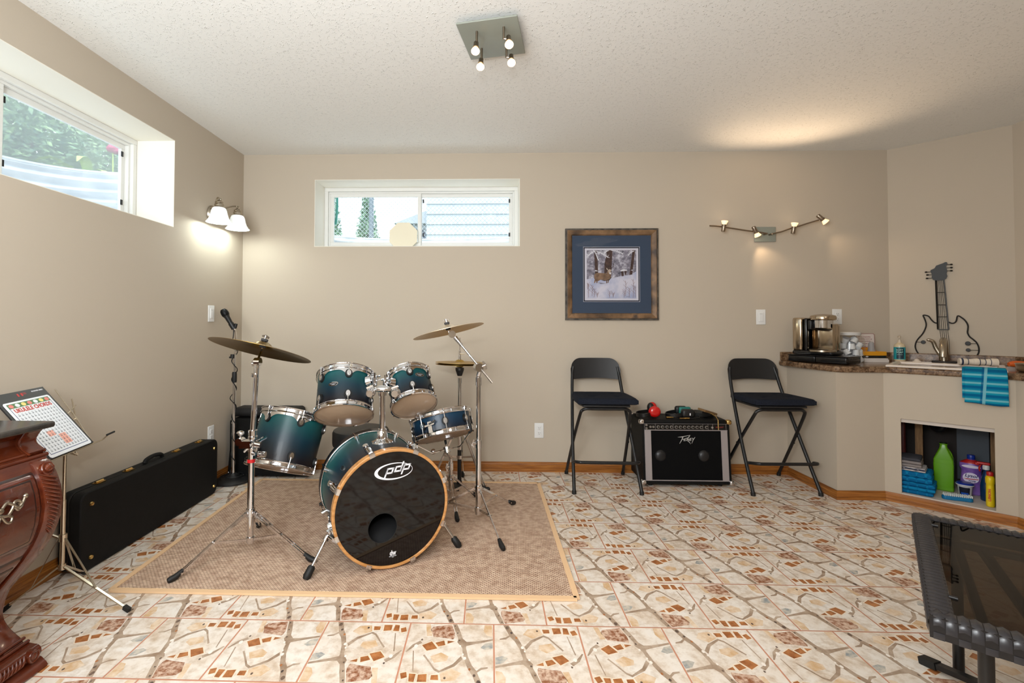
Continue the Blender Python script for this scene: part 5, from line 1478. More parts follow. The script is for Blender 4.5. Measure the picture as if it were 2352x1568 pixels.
# things lying on the amplifier
ZT = .4535
REDM = mat('red_ear_cup', rgb(196, 22, 20), .25, coat=.3)
em = thing('ear_defenders', 'red and black ear defenders on top of the amplifier at its left', 'headphones', (3.09, -.19, ZT))
b = MB(); b.tube(smooth_path([(3.10, -.20, ZT + .03), (3.03, -.245, ZT + .024), (2.985, -.20, ZT + .02), (3.02, -.13, ZT + .024), (3.12, -.10, ZT + .03)], 8), 0, flat=(.005, .024)); b.build('headband', BLACKP, em)
b = MB(); b.sphere((3.105, -.215, ZT + .045), .043, (1.0, .55, .92), N=28, K=14); b.build('ear_cup', REDM, em)
b = MB(); b.sphere((3.105, -.195, ZT + .04), .036, (1, .6, 1.0)); b.build('ear_pad', BLACKP, em)
b = MB(); b.sphere((3.125, -.105, ZT + .058), .042, (.8, .6, .9), N=28, K=14); b.build('ear_cup', REDM, em)
b = MB(); b.sphere((3.108, -.120, ZT + .058), .040, (.62, .6, .9)); b.build('ear_pad', BLACKP, em)
TEALH = mat('teal_band', rgb(22, 108, 100), .5)
hp2 = thing('headphones', 'black headphones with teal cup rim on top of the amplifier, centre', 'headphones', (3.27, -.18, ZT))
b = MB(); b.tube(smooth_path([(3.34, -.20, ZT + .034), (3.25, -.235, ZT + .022), (3.195, -.19, ZT + .018), (3.24, -.12, ZT + .022), (3.34, -.10, ZT + .034)], 8), 0, flat=(.005, .026)); b.build('headband', BLACKP, hp2)
b = MB(); b.rbox((3.338, -.215, ZT + .034), (.092, .05, .062), .02, seg=4); b.build('ear_cup', BLACKP, hp2)
b = MB(); b.rbox((3.332, -.180, ZT + .042), (.084, .026, .066), .015, seg=4); b.build('ear_pad', TEALH, hp2)
b = MB(); b.rbox((3.325, -.120, ZT + .042), (.084, .04, .060), .018, seg=4); b.build('ear_cup', BLACKP, hp2)
b = MB(); b.box((3.345, -.2405, ZT + .032), (.008, .001, .016)); b.build('side_mark', LOGO, hp2)
# coiled lead with plugs
b = MB(); pts = []
for k in range(40):
    a = k * .55; pts.append((3.45 + (.07 + .004 * math.sin(k)) * math.cos(a), -.15 + .055 * math.sin(a), ZT + .006 + .0008 * k))
pts += [(3.42, -.215, ZT + .012), (3.38, -.245, ZT + .006), (3.33, -.250, ZT + .006)]
ld = thing('instrument_lead', 'black coiled lead with gold jack plug on top of the amplifier', 'cable', (3.45, -.15, ZT))
b.tube(smooth_path(pts, 4), .0038, N=8); b.build('cable', RUBBER, ld)
b = MB(); b.cyl((3.335, -.250, ZT + .006), (3.30, -.252, ZT + .0065), .0055, .0055, 12); b.cyl((3.30, -.252, ZT + .0065), (3.265, -.254, ZT + .0065), .0032, N=10); b.build('plug', BRASS, ld)
b = MB(); b.tube([(3.245, -.225, ZT + .008), (3.18, -.235, ZT + .008)], [.004, .007], N=10); pg = b.build('jack_adapter', BRASS); tag(pg, 'small brass jack adapter lying before the black headphones', 'plug')
# fold-up wooden tuner stand / clip at the right
WOODC = mat('oak_clip', rgb(122, 92, 56), .5)
wc = thing('wooden_wedge', 'brown wooden wedge lying on the amplifier at its right', 'wedge', (3.53, -.16, ZT))
b = MB(); M = basis((3.47, -.20, ZT + .052), (.80, .35, -.25), (-.3, .85, .1))
b.prism([(-.02, -.018), (.115, -.004), (.125, .05), (-.02, .05)], M, -.010, .004); b.build('wedge_top', WOODC, wc, 0)
b = MB(); b.prism([(0, 0), (.10, 0), (.01, .055)], basis((3.462, -.17, ZT + .0005), (1, .42, 0), (0, 0, 1)), -.008, .008); b.build('wedge_leg', BLACKP, wc, 0)
b = MB(); b.cyl((3.512, -.302, .392), (3.514, -.294, .458), .0038, N=10); b.tube([(3.514, -.294, .456), (3.516, -.26, ZT + .02), (3.50, -.22, ZT + .035)], .003)
tag(b.build('gold_cable_tip', BRASS), 'thin brass rod hanging over the amplifier control panel', 'cable')
# ------------------------------------------------------------------ countertop and backsplash
def _lam(t):
    v = t.obj()
    n1 = t.noise(v, 26, 6, .7, .6); n2 = t.noise(v, 90, 3)
    c = t.ramp(n1, [(.32, rgb(52, 38, 28)), (.45, rgb(104, 78, 56)), (.56, rgb(150, 122, 94)), (.68, rgb(88, 66, 50)), (.8, rgb(176, 150, 122))])
    c2 = t.ramp(n2, [(.4, rgb(180, 170, 160)), (.6, (1, 1, 1, 1))])
    mx = t.new('ShaderNodeMix', data_type='RGBA', blend_type='MULTIPLY'); mx.inputs[0].default_value = .6
    t.link(c, mx.inputs[6]); t.link(c2, mx.inputs[7]); t.link(mx.outputs[2], t.b.inputs['Base Color'])
LAM = mat('brown_granite_laminate', rgb(110, 84, 62), .18, spec=.5, fn=_lam)
ZC = .852
cp = [(4.10, -.002), (4.148, -.47), (4.153, -.492), (4.166, -.513), (4.187, -.527), (4.215, -.532), (4.44, -.532), (4.468, -.540), (4.49, -.556), (4.83, -.896), (4.843, -.915), (4.848, -.94), (4.848, -1.60), (5.37, -1.60), (5.37, -.449), (4.924, -.002)]
ct = thing('countertop', 'brown granite-look countertop with low backsplash on the half wall', 'countertop', (4.7, -.6, .813))
b = MB(); b.prism(cp, Matrix.Identity(4), .813, ZC); bev(b.build('worktop', LAM, ct, 30), .012, 4)
b = MB(); b.prism([(4.112, -.0015), (4.112, -.02), (4.9165, -.02), (5.3535, -.457), (5.3535, -1.6), (5.3715, -1.6), (5.3715, -.4485), (4.925, -.0015)], Matrix.Identity(4), ZC, .916); bev(b.build('backsplash', LAM, ct, 0), .005, 2)

def Fp(b, pts2, s, z0, z1, d, m=0):
    pass
MF = Matrix((Vector((S2, -S2, 0)), Vector((S2, S2, 0)), Vector((0, 0, 1)))).transposed().to_4x4(); MF.translation = Vector((4.465, -.51, 0))   # local x = s, y = d, z up
def fbox(b, s0, s1, d0, d1, z0, z1, m=0, r=0):
    if r: b.rbox(MF @ Vector(((s0 + s1) / 2, (d0 + d1) / 2, (z0 + z1) / 2)), (s1 - s0, d1 - d0, z1 - z0), r, MF.to_3x3(), m)
    else: b.box(MF @ Vector(((s0 + s1) / 2, (d0 + d1) / 2, (z0 + z1) / 2)), (s1 - s0, d1 - d0, z1 - z0), MF.to_3x3(), m)

# ------------------------------------------------------------------ sink and faucet
PORC = mat('off_white_enamel', rgb(222, 208, 194), .25, spec=.5)
sk = thing('sink', 'white drop-in sink set in the brown countertop', 'sink', MF @ Vector((.275, .28, ZC)))
b = MB(); zr = ZC + .012; s0, s1, d0, d1 = .012, .540, .006, .545
def srow(ins, z, dd=0): return [MF @ Vector(p) for p in ((s0 + ins, d0 + ins, z), (s1 - ins, d0 + ins, z), (s1 - ins, d1 - ins - dd, z), (s0 + ins, d1 - ins - dd, z))]
rows = [srow(0, ZC + .0006), srow(.0, zr - .003), srow(.004, zr), srow(.028, zr, .07), srow(.036, zr - .008, .07), srow(.05, zr - .10, .07)]
vs = [v for r_ in rows for v in r_]
b.add(vs, [(i * 4 + k, i * 4 + (k + 1) % 4, i * 4 + 4 + (k + 1) % 4, i * 4 + 4 + k) for i in range(5) for k in range(4)] + [(20, 21, 22, 23)])
b.build('basin', PORC, sk, 30)
b = MB(); b.lathe([(0, 0), (.03, 0), (.034, .003), (.02, .002), (0, .001)], MF @ Vector((.275, .25, zr - .0985)), (0, 0, 1), 24); b.build('drain', CHROME, sk)
fc = thing('faucet', 'brushed single-lever faucet at the back of the sink', 'faucet', MF @ Vector((.262, .50, zr)))
A = lambda s, d, z: MF @ Vector((s, d, z))
FZ = zr + .0005
b = MB(); fbox(b, .20, .325, .475, .525, FZ, FZ + .014, r=.006); b.build('base_plate', mat('dark_bronze', rgb(40, 34, 30), .4, .6), fc)
b = MB(); b.tube([A(.262, .505, FZ), A(.262, .50, FZ + .05), A(.262, .49, FZ + .11), A(.262, .47, FZ + .15)], [.027, .025, .024, .021], N=20); b.build('body', STEEL, fc)
b = MB(); pa = [A(.262, .475, FZ + .152), A(.262, .44, FZ + .15), A(.262, .40, FZ + .125), A(.262, .375, FZ + .09), A(.262, .365, FZ + .045)]
b.tube(smooth_path(pa, 5), .0185, N=18); b.sphere(A(.262, .474, FZ + .152), .0205); b.build('spout', STEEL, fc)
b = MB(); b.tube(smooth_path([A(.245, .50, FZ + .05), A(.222, .50, FZ + .10), A(.210, .497, FZ + .14), A(.190, .49, FZ + .153), A(.178, .488, FZ + .151)], 5), [.012] * 10 + [.012, .012, .0115, .011, .0105, .010, .0095, .009, .008, .007, .006], N=14); b.build('lever', STEEL, fc)
# things round the sink
def bottle(b, o, prof, N=28, sc=None): b.lathe(prof, o, (0, 0, 1), N)
so = A(.036, .50, zr + .0004)
sb = thing('soap_bottle', 'clear pump soap bottle with teal label at the left of the sink', 'bottle', so)
LIQ = mat('pale_soap', rgb(206, 190, 158), .2); LBL = mat('teal_label', rgb(28, 150, 160), .4); NVL = mat('dark_label', rgb(30, 50, 62), .4); CLP = mat('frosted_pump', rgb(200, 186, 166), .3)
b = MB(); bottle(b, so, [(0, 0), (.029, 0), (.032, .004), (.032, .105), (.028, .118), (.014, .126), (.012, .133), (0, .133)]); b.build('bottle_body', LIQ, sb)
b = MB(); bottle(b, so, [(.0325, .012), (.0327, .012), (.0327, .098), (.0325, .098)]); lb = b.build('label', LBL, sb)
toC = (Vector((1.93, -3.67, 1.12)) - so); toC.z = 0; toC.normalize()
b = MB(); b.lathe([(.0329, .016), (.0331, .016), (.0331, .093), (.0329, .093)], so, (0, 0, 1), 16, ref=toC, arc=(-.55, .75)); lb2 = b.build('label_panel', NVL, lb)
ML = basis(so + toC * .0336 + Vector((0, 0, .07)), Vector((0, 0, 1)).cross(toC), (0, 0, 1))
b = MB(); text(b, 'SOFT', ML @ Matrix.Translation((0, .008, -.0006)), .018, width=.036); text(b, 'SOAP', ML @ Matrix.Translation((0, -.008, -.0006)), .018, width=.036); text(b, 'HAND WASH', ML @ Matrix.Translation((0, -.024, -.0006)), .007, width=.03)
b.build('label_lettering', mat('mint_print', rgb(170, 226, 214), .5), lb, 0)
b = MB(); b.cyl(so + Vector((0, 0, .133)), so + Vector((0, 0, .150)), .011, .009, 16); b.cyl(so + Vector((0, 0, .150)), so + Vector((0, 0, .166)), .005, N=10); b.tube([so + Vector((0, 0, .170)), so + toC * .012 + Vector((0, 0, .172)), so + toC * .03 + Vector((0, 0, .166))], [.010, .009, .006], N=12); b.build('pump', CLP, sb)
b = MB(); c = A(.125, .515, zr); b.lathe([(0, 0), (.024, 0), (.024, .004), (.014, .008), (.014, .013), (.006, .018), (0, .019)], c, (0, 0, 1), 20); tag(b.build('sink_stopper', PORC), 'small cream sink stopper on the sink ledge, left of the faucet', 'stopper')
# rolled dish cloth
STR = mat('white_cloth', rgb(226, 214, 196), .9); NVS = mat('navy_stripe', rgb(44, 52, 76), .9)
c0_, c1_ = A(.335, .36, zr + .0215), A(.505, .42, zr + .0215)
rl = thing('rolled_cloth', 'rolled white dish cloth with navy stripes on the sink rim', 'cloth', c0_)
b = MB(); n = 24; pts = [c0_.lerp(c1_, i / n) for i in range(n + 1)]
b.tube(pts, [.020 + .002 * math.sin(i * .7) + (.006 * max(0, i - 18) / 6) for i in range(n + 1)], N=18); b.build('cloth_roll', STR, rl)
for u in (.05, .22, .37, .52, .67, .80):
    b = MB(); i = int(u * n); p, q = c0_.lerp(c1_, u), c0_.lerp(c1_, u + (.05 if u < .1 else .018)); rr = .0212 + .002 * math.sin(i * .7) + (.006 * max(0, i - 18) / 6)
    b.tube([p, q], rr, N=18); b.build('stripe', NVS, rl)
# striped towel hanging over the counter front
def _towel(t):
    v = t.obj(); sx = t.new('ShaderNodeSeparateXYZ'); t.link(v, sx.inputs[0])
    def band(src, freq, stops, off=0):
        m1 = t.new('ShaderNodeMath', operation='MULTIPLY_ADD'); m1.inputs[1].default_value = freq; m1.inputs[2].default_value = off; t.link(src, m1.inputs[0])
        fr = t.new('ShaderNodeMath', operation='FRACT'); t.link(m1.outputs[0], fr.inputs[0])
        return t.ramp(fr.outputs[0], stops, 'CONSTANT')
    c = band(sx.outputs['Z'], 21, [(0, rgb(8, 96, 140)), (.27, rgb(20, 140, 168)), (.50, rgb(110, 178, 190)), (.72, rgb(22, 132, 162)), (.9, rgb(10, 110, 150))], .15)
    # one dark and one pale stripe running down the cloth
    d = t.new('ShaderNodeVectorMath', operation='DOT_PRODUCT'); d.inputs[1].default_value = (S2, -S2, -.06); t.link(v, d.inputs[0])
    st = t.ramp(d.outputs['Value'], [(0, (0, 0, 0, 1)), (.5, (0, 0, 0, 1))])
    mr = t.new('ShaderNodeMapRange'); mr.inputs['From Min'].default_value = -.1; mr.inputs['From Max'].default_value = .1; t.link(d.outputs['Value'], mr.inputs['Value'])
    k = t.ramp(mr.outputs[0], [(0, (0, 0, 0, 1)), (.43, (.5, .5, .5, 1)), (.48, (1, 1, 1, 1)), (.54, (0, 0, 0, 1))], 'CONSTANT')
    mx = t.new('ShaderNodeMix', data_type='RGBA'); mx.inputs[0].default_value = 0
    g1 = t.new('ShaderNodeMath', operation='GREATER_THAN'); g1.inputs[1].default_value = .9; t.link(k, g1.inputs[0])
    g2 = t.new('ShaderNodeMath', operation='GREATER_THAN'); g2.inputs[1].default_value = .4; t.link(k, g2.inputs[0])
    f2 = t.new('ShaderNodeMath', operation='MULTIPLY'); f2.inputs[1].default_value = .75; t.link(g2.outputs[0], f2.inputs[0])
    m1 = t.new('ShaderNodeMix', data_type='RGBA'); t.link(f2.outputs[0], m1.inputs[0]); t.link(c, m1.inputs[6]); m1.inputs[7].default_value = rgb(12, 84, 134)
    f1 = t.new('ShaderNodeMath', operation='MULTIPLY'); f1.inputs[1].default_value = .75; t.link(g1.outputs[0], f1.inputs[0])
    m2 = t.new('ShaderNodeMix', data_type='RGBA'); t.link(f1.outputs[0], m2.inputs[0]); t.link(m1.outputs[2], m2.inputs[6]); m2.inputs[7].default_value = rgb(130, 196, 206)
    t.link(m2.outputs[2], t.b.inputs['Base Color'])
TOW = mat('turquoise_striped_cloth', rgb(20, 130, 160), .9, spec=.1, fn=_towel)
def towel_sheet(s0, s1, zb, off, ph):
    b = MB()
    path = [(.10, zr + .004 + off), (.03, zr + .004 + off), (.006, zr + .003 + off), (-.012, zr - .004), (-.030 - off, ZC - .01), (-.036 - off, ZC - .04), (-.034 - off, .78), (-.032 - off, zb)]
    P = smooth_path([(d, z, 0) for d, z in path], 6); n = 18
    vs = []
    for i in range(n + 1):
        u = i / n
        for j, p in enumerate(P):
            k = j / (len(P) - 1); wv = .004 * math.sin(u * 9 + ph) * k
            vs.append(MF @ Vector((s0 + (s1 - s0) * u + .008 * k * (u if off == 0 else u), p.x - abs(wv), p.y + (.004 * math.sin(u * 5 + ph) if j == len(P) - 1 else 0))))
    m_ = len(P)
    b.add(vs, [(i * m_ + j, i * m_ + j + 1, (i + 1) * m_ + j + 1, (i + 1) * m_ + j) for i in range(n) for j in range(m_ - 1)])
    return b
tw = thing('striped_towel', 'turquoise striped towel hanging over the counter front', 'towel', A(.44, -.03, .67))
for nm, a in (('front_fold', (.366, .532, .668, .003, 1.0)), ('back_fold', (.357, .50, .692, 0, 2.2))):
    b = towel_sheet(*a); o = b.build(nm, TOW, tw, 60)
    md = o.modifiers.new('s', 'SOLIDIFY'); md.thickness = .0025; md.offset = 0
# pan with an orange handle at the right
ORH = mat('orange_silicone', rgb(206, 92, 28), .45)
pn_ = thing('frying_pan', 'steel pan with orange and black handle at the right end of the counter', 'pan', A(.70, .20, ZC))
b = MB(); c = A(.705, .16, ZC + .0004); b.lathe([(0, .001), (.118, .001), (.13, .008), (.135, .042), (.138, .044), (.138, .047), (.132, .045), (.127, .01), (0, .006)], c, (0, 0, 1), 48); b.build('pan_body', mat('satin_steel', rgb(190, 176, 156), .28, 1.0), pn_)
b = MB(); b.tube(smooth_path([A(.55, .32, ZC + .030), A(.575, .335, ZC + .034), A(.605, .35, ZC + .034), A(.63, .36, ZC + .030)], 5), [.012, .013, .015, .017, .018, .018, .018, .018, .018, .017, .017, .017, .017, .017, .016, .016], N=14); b.build('orange_grip', ORH, pn_)
b = MB(); b.tube([A(.63, .36, ZC + .030), A(.68, .37, ZC + .030), A(.73, .37, ZC + .028), A(.78, .34, ZC + .03)], [.015, .014, .012, .009], N=12); b.build('black_grip', BLACKP, pn_)

# ------------------------------------------------------------------ wire guitar wall ornament
IRONB = mat('black_wrought_iron', rgb(18, 17, 16), .5)
gd = thing('guitar_wall_art', 'black wire outline guitar propped on the counter against the corner wall', 'wall decoration', (5.12, -.21, ZC))
GW = 4.927 - .012 * 1.414
MG = Matrix((Vector((S2, -S2, 0)), Vector((0, 0, 1)), Vector((-S2, -S2, 0)))).transposed().to_4x4(); MG.translation = Vector(((GW + 5.332) / 2, (GW - 5.332) / 2, 0))
# local x along the wall (0 at the neck), y up, z towards the room
GS = (5.115 + .208) / 1.41421
def G(px, py, z=0.0):
    """chart units of the sketch (x to the right, y down) -> metres"""
    x = (px - 503) * .000368; y = 1.56 - (py - 120) * .000524
    return MG @ Vector((x, y, z))
def gp(pts, n=6): return smooth_path([G(x, y) for x, y in pts], n)
left = [(425, 935), (385, 925), (345, 890), (310, 845), (270, 828), (228, 828), (245, 870), (268, 940), (258, 1000), (215, 1080), (150, 1150), (118, 1200), (106, 1260), (125, 1320), (160, 1360), (220, 1405), (300, 1450), (380, 1470)]
right = [(580, 920), (620, 935), (655, 932), (683, 905), (705, 838), (760, 865), (805, 905), (835, 960), (835, 1010), (830, 1060), (855, 1110), (905, 1150), (945, 1190), (970, 1250), (968, 1310), (945, 1355), (900, 1395), (830, 1440), (740, 1470)]
for nm, p in (('body_wire', left), ('body_wire', right), ('body_wire', [(380, 1470), (560, 1478), (740, 1470)])):
    b = MB(); b.tube(gp(p), .0042, N=8); b.build(nm, IRONB, gd)
b = MB(); b.tube([G(415, 355), G(432, 1020)], 0, flat=(.008, .006)); b.tube([G(530, 355), G(582, 1020)], 0, flat=(.008, .006)); b.tube([G(428, 1020), G(584, 1020)], 0, flat=(.008, .006)); b.build('neck_frame', IRONB, gd)
for y, x0_, x1_ in ((520, 420, 543), (688, 425, 556), (850, 429, 569)):
    b = MB(); b.tube([G(x0_, y), G(x1_, y)], .0022, N=6); b.build('fret', IRONB, gd)
for k in range(5):
    b = MB(); b.tube([G(435 + 20 * k, 355, .002), G(458 + 27 * k, 1020, .002), G(480 + 26 * k, 1200, .002), G(490 + 25 * k, 1470, .002)], .0013, N=6); b.build('string', IRONB, gd)
hd_ = [(415, 358), (375, 345), (358, 318), (362, 270), (342, 235), (345, 212), (400, 190), (425, 155), (470, 142), (520, 128), (550, 115), (575, 118), (580, 140), (562, 170), (568, 205), (575, 240), (565, 270), (577, 305), (560, 335), (530, 358)]
b = MB(); P = [G(x, y) for x, y in hd_]; zz = MG.to_3x3() @ Vector((0, 0, 1)); n = len(P)
b.add([p - zz * .002 for p in P] + [p + zz * .003 for p in P], [tuple(reversed(range(n))), tuple(range(n, 2 * n))] + [(k, (k + 1) % n, n + (k + 1) % n, n + k) for k in range(n)]); b.build('headstock', IRONB, gd, 30)
for x0_, x1_, y in ((345, 280, 235), (362, 300, 275), (360, 293, 322), (575, 632, 152), (570, 632, 194), (570, 630, 235)):
    b = MB(); b.tube([G(x0_, y), G(x1_, y)], .0022, N=6); b.sphere(G(x1_, y), .0062, (1.3, 1.3, .9), N=12, K=6); b.build('tuning_peg', IRONB, gd)
for x0_, x1_, y, r_ in ((128, 222, 1195, .0115), (940, 832, 1200, .0125), (962, 834, 1286, .0105)):
    b = MB(); b.tube([G(x0_, y), G(x1_, y)], .0018, N=6); c = G(x1_, y); b.lathe([(0, .004), (r_, .003), (r_ * 1.15, 0), (r_, -.003), (0, -.004)], c, zz, 20); b.build('control_knob', IRONB, gd)

# ------------------------------------------------------------------ coffee maker on its pod drawer, jar and boxes
K1 = Vector((.5, -.866, 0)); K2 = Vector((.866, .5, 0)); KO = Vector((4.103, -.118, ZC))
MK = Matrix((K1, K2, Vector((0, 0, 1)))).transposed().to_4x4(); MK.translation = KO
def kbox(b, u0, u1, v0, v1, z0, z1, r=.004, m=0): b.rbox(MK @ Vector(((u0 + u1) / 2, (v0 + v1) / 2, (z0 + z1) / 2)), (u1 - u0, v1 - v0, z1 - z0), r, MK.to_3x3(), m)
GLB = mat('gloss_black_plastic', rgb(12, 12, 13), .18)
pd = thing('pod_storage_unit', 'low black two-door pod storage unit under the coffee maker', 'storage unit', KO)
b = MB(); kbox(b, .0, .372, .012, .19, .004, .055, .012); b.build('case', GLB, pd)
for u0, u1 in ((.003, .178), (.182, .369)):
    b = MB(); kbox(b, u0, u1, -.002, .014, .006, .047, .004); b.build('drawer_front', GLB, pd)
b = MB(); kbox(b, .0, .372, -.004, .19, .0485, .0555, .003); b.build('lid', GLB, pd)
GOLDS = mat('warm_brushed_steel', rgb(188, 172, 150), .16, 1.0)
cm = thing('coffee_maker', 'brushed steel single-serve coffee maker on the black pod drawer', 'coffee maker', KO + Vector((.1, 0, .056)))
zb = .0565
b = MB(); kbox(b, .015, .275, .02, .18, zb, zb + .028, .02); b.build('base', BLACKP, cm)
b = MB(); kbox(b, .018, .085, .02, .16, zb + .024, zb + .262, .014); b.build('water_tank', GOLDS, cm)
b = MB(); kbox(b, .088, .112, .035, .165, zb + .024, zb + .258, .010); b.build('side_spine', GLB, cm)
kc = MK @ Vector((.19, .105, 0))
b = MB(); b.lathe([(.05, zb + .025), (.070, zb + .028), (.070, zb + .215), (.05, zb + .22)], Vector((kc.x, kc.y, ZC)), (0, 0, 1), 32, ref=K2, arc=(-2.0, 2.0)); kbox(b, .118, .262, .105, .175, zb + .02, zb + .22, .02); b.build('housing', GOLDS, cm)
b = MB(); kh = MK @ Vector((.19, .088, 0)); b.lathe([(0, zb + .185), (.052, zb + .185), (.058, zb + .19), (.060, zb + .245), (0, zb + .245)], Vector((kh.x, kh.y, ZC)), (0, 0, 1), 36); b.build('brew_head', CHROME, cm)
b = MB(); kbox(b, .118, .142, .03, .11, zb + .178, zb + .242, .006); b.cyl(Vector((kh.x, kh.y, ZC + zb + .172)), Vector((kh.x, kh.y, ZC + zb + .186)), .03, .048, 24); b.build('pod_holder', BLACKP, cm)
b = MB(); b.lathe([(.066, zb + .242), (.077, zb + .247), (.079, zb + .262), (.074, zb + .275), (.05, zb + .283), (0, zb + .287)], Vector((kh.x, kh.y, ZC)), (0, 0, 1), 36); b.lathe([(0, zb + .242), (.066, zb + .242)], Vector((kh.x, kh.y, ZC)), (0, 0, 1), 36); b.build('lid', GOLDS, cm)
b = MB(); kt = MK @ Vector((.20, .055, 0)); b.lathe([(0, zb + .02), (.074, zb + .02), (.08, zb + .024), (.08, zb + .036), (.072, zb + .042), (0, zb + .043)], Vector((kt.x, kt.y, ZC)), (0, 0, 1), 36); b.build('drip_tray', STEEL, cm)
b = MB(); b.tube(smooth_path([MK @ Vector((.04, .03, zb + .012)), MK @ Vector((.05, .0, zb + .008)), MK @ Vector((.10, .005, zb + .006)), MK @ Vector((.14, .02, zb + .01))], 6), .006, N=8); b.build('power_cord', RUBBER, cm)
# glass jar of coffee pods
jo = Vector((4.545, -.122, ZC + .0004))
jr = thing('pod_jar', 'large clear glass jar of white coffee pods behind the pod drawer', 'jar', jo)
JG = clear_mat('jar_glass', (.96, .97, .96, 1), 0, 1.4)
b = MB(); b.lathe([(0, .003), (.075, .003), (.084, .012), (.0855, .03), (.0855, .145), (.080, .17), (.062, .187), (.058, .192), (.058, .204)], jo, (0, 0, 1), 40); b.build('glass_body', JG, jr)
b = MB(); b.lathe([(0, .192), (.063, .192), (.064, .195), (.064, .212), (.060, .215), (0, .216)], jo, (0, 0, 1), 36); b.build('lid', mat('grey_white_lid', rgb(206, 204, 200), .45), jr)
PODM = mat('white_pod', rgb(222, 222, 224), .4); FOIL = mat('pod_foil', rgb(200, 200, 204), .3, .4)
rg = random.Random(11); pods = []
def pod(c, d, first=None):
    t = thing('coffee_pod', 'white coffee pod inside the glass jar', 'coffee pod', c, 'coffee pods in the glass jar')
    b = MB(); b.lathe([(0, 0), (.0165, 0), (.018, .003), (.0215, .036), (.0215, .038), (0, .038)], c, d, 20); b.build('cup', PODM, t)
    b = MB(); b.lathe([(.0215, .037), (.0245, .038), (.0245, .0395), (0, .0398)], c, d, 20); b.build('foil_lid', FOIL, t)
    return t
lay = []
for lv, (z, n_, rr) in enumerate(((.010, 6, .053), (.052, 6, .052), (.095, 6, .050), (.136, 4, .036))):
    for k in range(n_):
        a = 2 * PI * k / n_ + lv * .55
        lay.append((Vector((jo.x + rr * math.cos(a), jo.y + rr * math.sin(a), jo.z + z)), a))
    if lv < 3: lay.append((Vector((jo.x, jo.y, jo.z + z + .002)), 0))
for c, a in lay:
    tilt = rg.uniform(-.9, .9); d = Vector((math.sin(tilt) * math.cos(a + 1.57), math.sin(tilt) * math.sin(a + 1.57), math.cos(tilt)))
    if rg.random() < .4: d = -d
    pod(c + Vector((0, 0, .019)) - d * .019, d)
# little sign propped on the wall
sgn = thing('printed_sign', 'small white sign with red lettering propped behind the yellow box', 'sign', (4.72, -.03, .93))
MS = basis((4.718, -.0295, .985), (1, 0, 0), (0, .05, 1))
RB = mat('maroon_print', rgb(136, 40, 56), .5); SGW = mat('sign_white', rgb(216, 206, 200), .5)
rc = []
for cx, cy, a0 in ((.062, .060, 0), (-.062, .060, PI / 2)):
    for k in range(6): a = a0 + PI / 2 * k / 5; rc.append((cx + .010 * math.cos(a), cy + .010 * math.sin(a)))
rc += [(-.072, -.13), (.072, -.13)]
b = MB(); b.prism(rc, MS, 0, .002); sp_ = b.build('sign_board', RB, sgn, 0)
b = MB(); b.prism([(x * .965, y * .965) for x, y in rc], MS, .002, .0025); b.build('sign_face', SGW, sp_, 0)
b = MB()
for s_, y, h_, w_ in (('If our hospitality', .046, .011, .085), ('and service aren\'t up', .030, .011, .105), ('to your standards,', .014, .011, .085), ('please lower your standards', -.003, .013, .134)):
    text(b, s_, MS @ Matrix.Translation((0, y, .0027)), h_, width=w_)
text(b, '!', MS @ Matrix.Translation((0, -.02, .0027)), .012)
b.build('sign_lettering', RB, sp_, 0)
b = MB(); b.prism([( (.016 if k % 2 else .024) * math.cos(k * PI / 8), -.045 + (.016 if k % 2 else .024) * math.sin(k * PI / 8)) for k in range(16)], MS, .0027, .0031); b.build('flower_print', mat('mauve_print', rgb(160, 84, 108), .5), sp_, 0)
b = MB(); b.prism(ellipse(0, -.045, .008, .008, 14), MS, .0031, .0035); b.build('flower_centre', mat('red_centre', rgb(170, 30, 40), .5), sp_, 0)
# yellow coffee box with a grey cup
YB = mat('yellow_card', rgb(222, 152, 28), .5); WC = mat('white_card', rgb(214, 206, 200), .6)
bx = thing('coffee_box', 'open yellow and white coffee pod box behind the countertop edge', 'box', (4.70, -.10, ZC))
b = MB(); b.rbox((4.702, -.105, ZC + .014), (.168, .10, .0275), .002); b.build('white_tray', WC, bx)
b = MB(); b.rbox((4.702, -.094, ZC + .038), (.166, .090, .020), .002); bk = b.build('black_band', BADGE, bx)
b = MB(); b.prism([(4.617, ZC + .046), (4.787, ZC + .046), (4.787, ZC + .078), (4.760, ZC + .078), (4.75, ZC + .100), (4.665, ZC + .103), (4.62, ZC + .103)], basis((0, -.052, 0), (1, 0, 0), (0, 0, 1)), 0, .004); b.rbox((4.702, -.098, ZC + .061), (.170, .088, .029), .002); b.build('yellow_sleeve', YB, bx, 0)
b = MB(); b.prism([(0, -.006), (.012, 0), (.024, -.006), (.012, -.012)], basis((4.635, -.1425, ZC + .045), (1, 0, 0), (0, 0, 1)), 0, .001); b.build('box_mark', WC, bk, 0)
b = MB(); b.prism([(-.08, 0), (.075, 0), (.078, .018), (.05, .024), (.01, .015), (-.02, .012), (-.05, .004)], basis((4.712, -.158, ZC + .0005), (1, 0, 0), (0, 0.1, 1)), 0, .002); b.build('torn_flap', WC, bx, 0)
b = MB(); b.lathe([(0, .0), (.0245, .0), (.0245, .004), (.021, .01), (.0165, .058), (.012, .066), (.006, .070), (0, .071)], (4.705, -.108, ZC + .0762), (0, 0, 1), 24)
tag(b.build('grey_cup', mat('grey_plastic_cup', rgb(150, 148, 148), .4)), 'grey upturned cup on the yellow coffee box', 'cup')

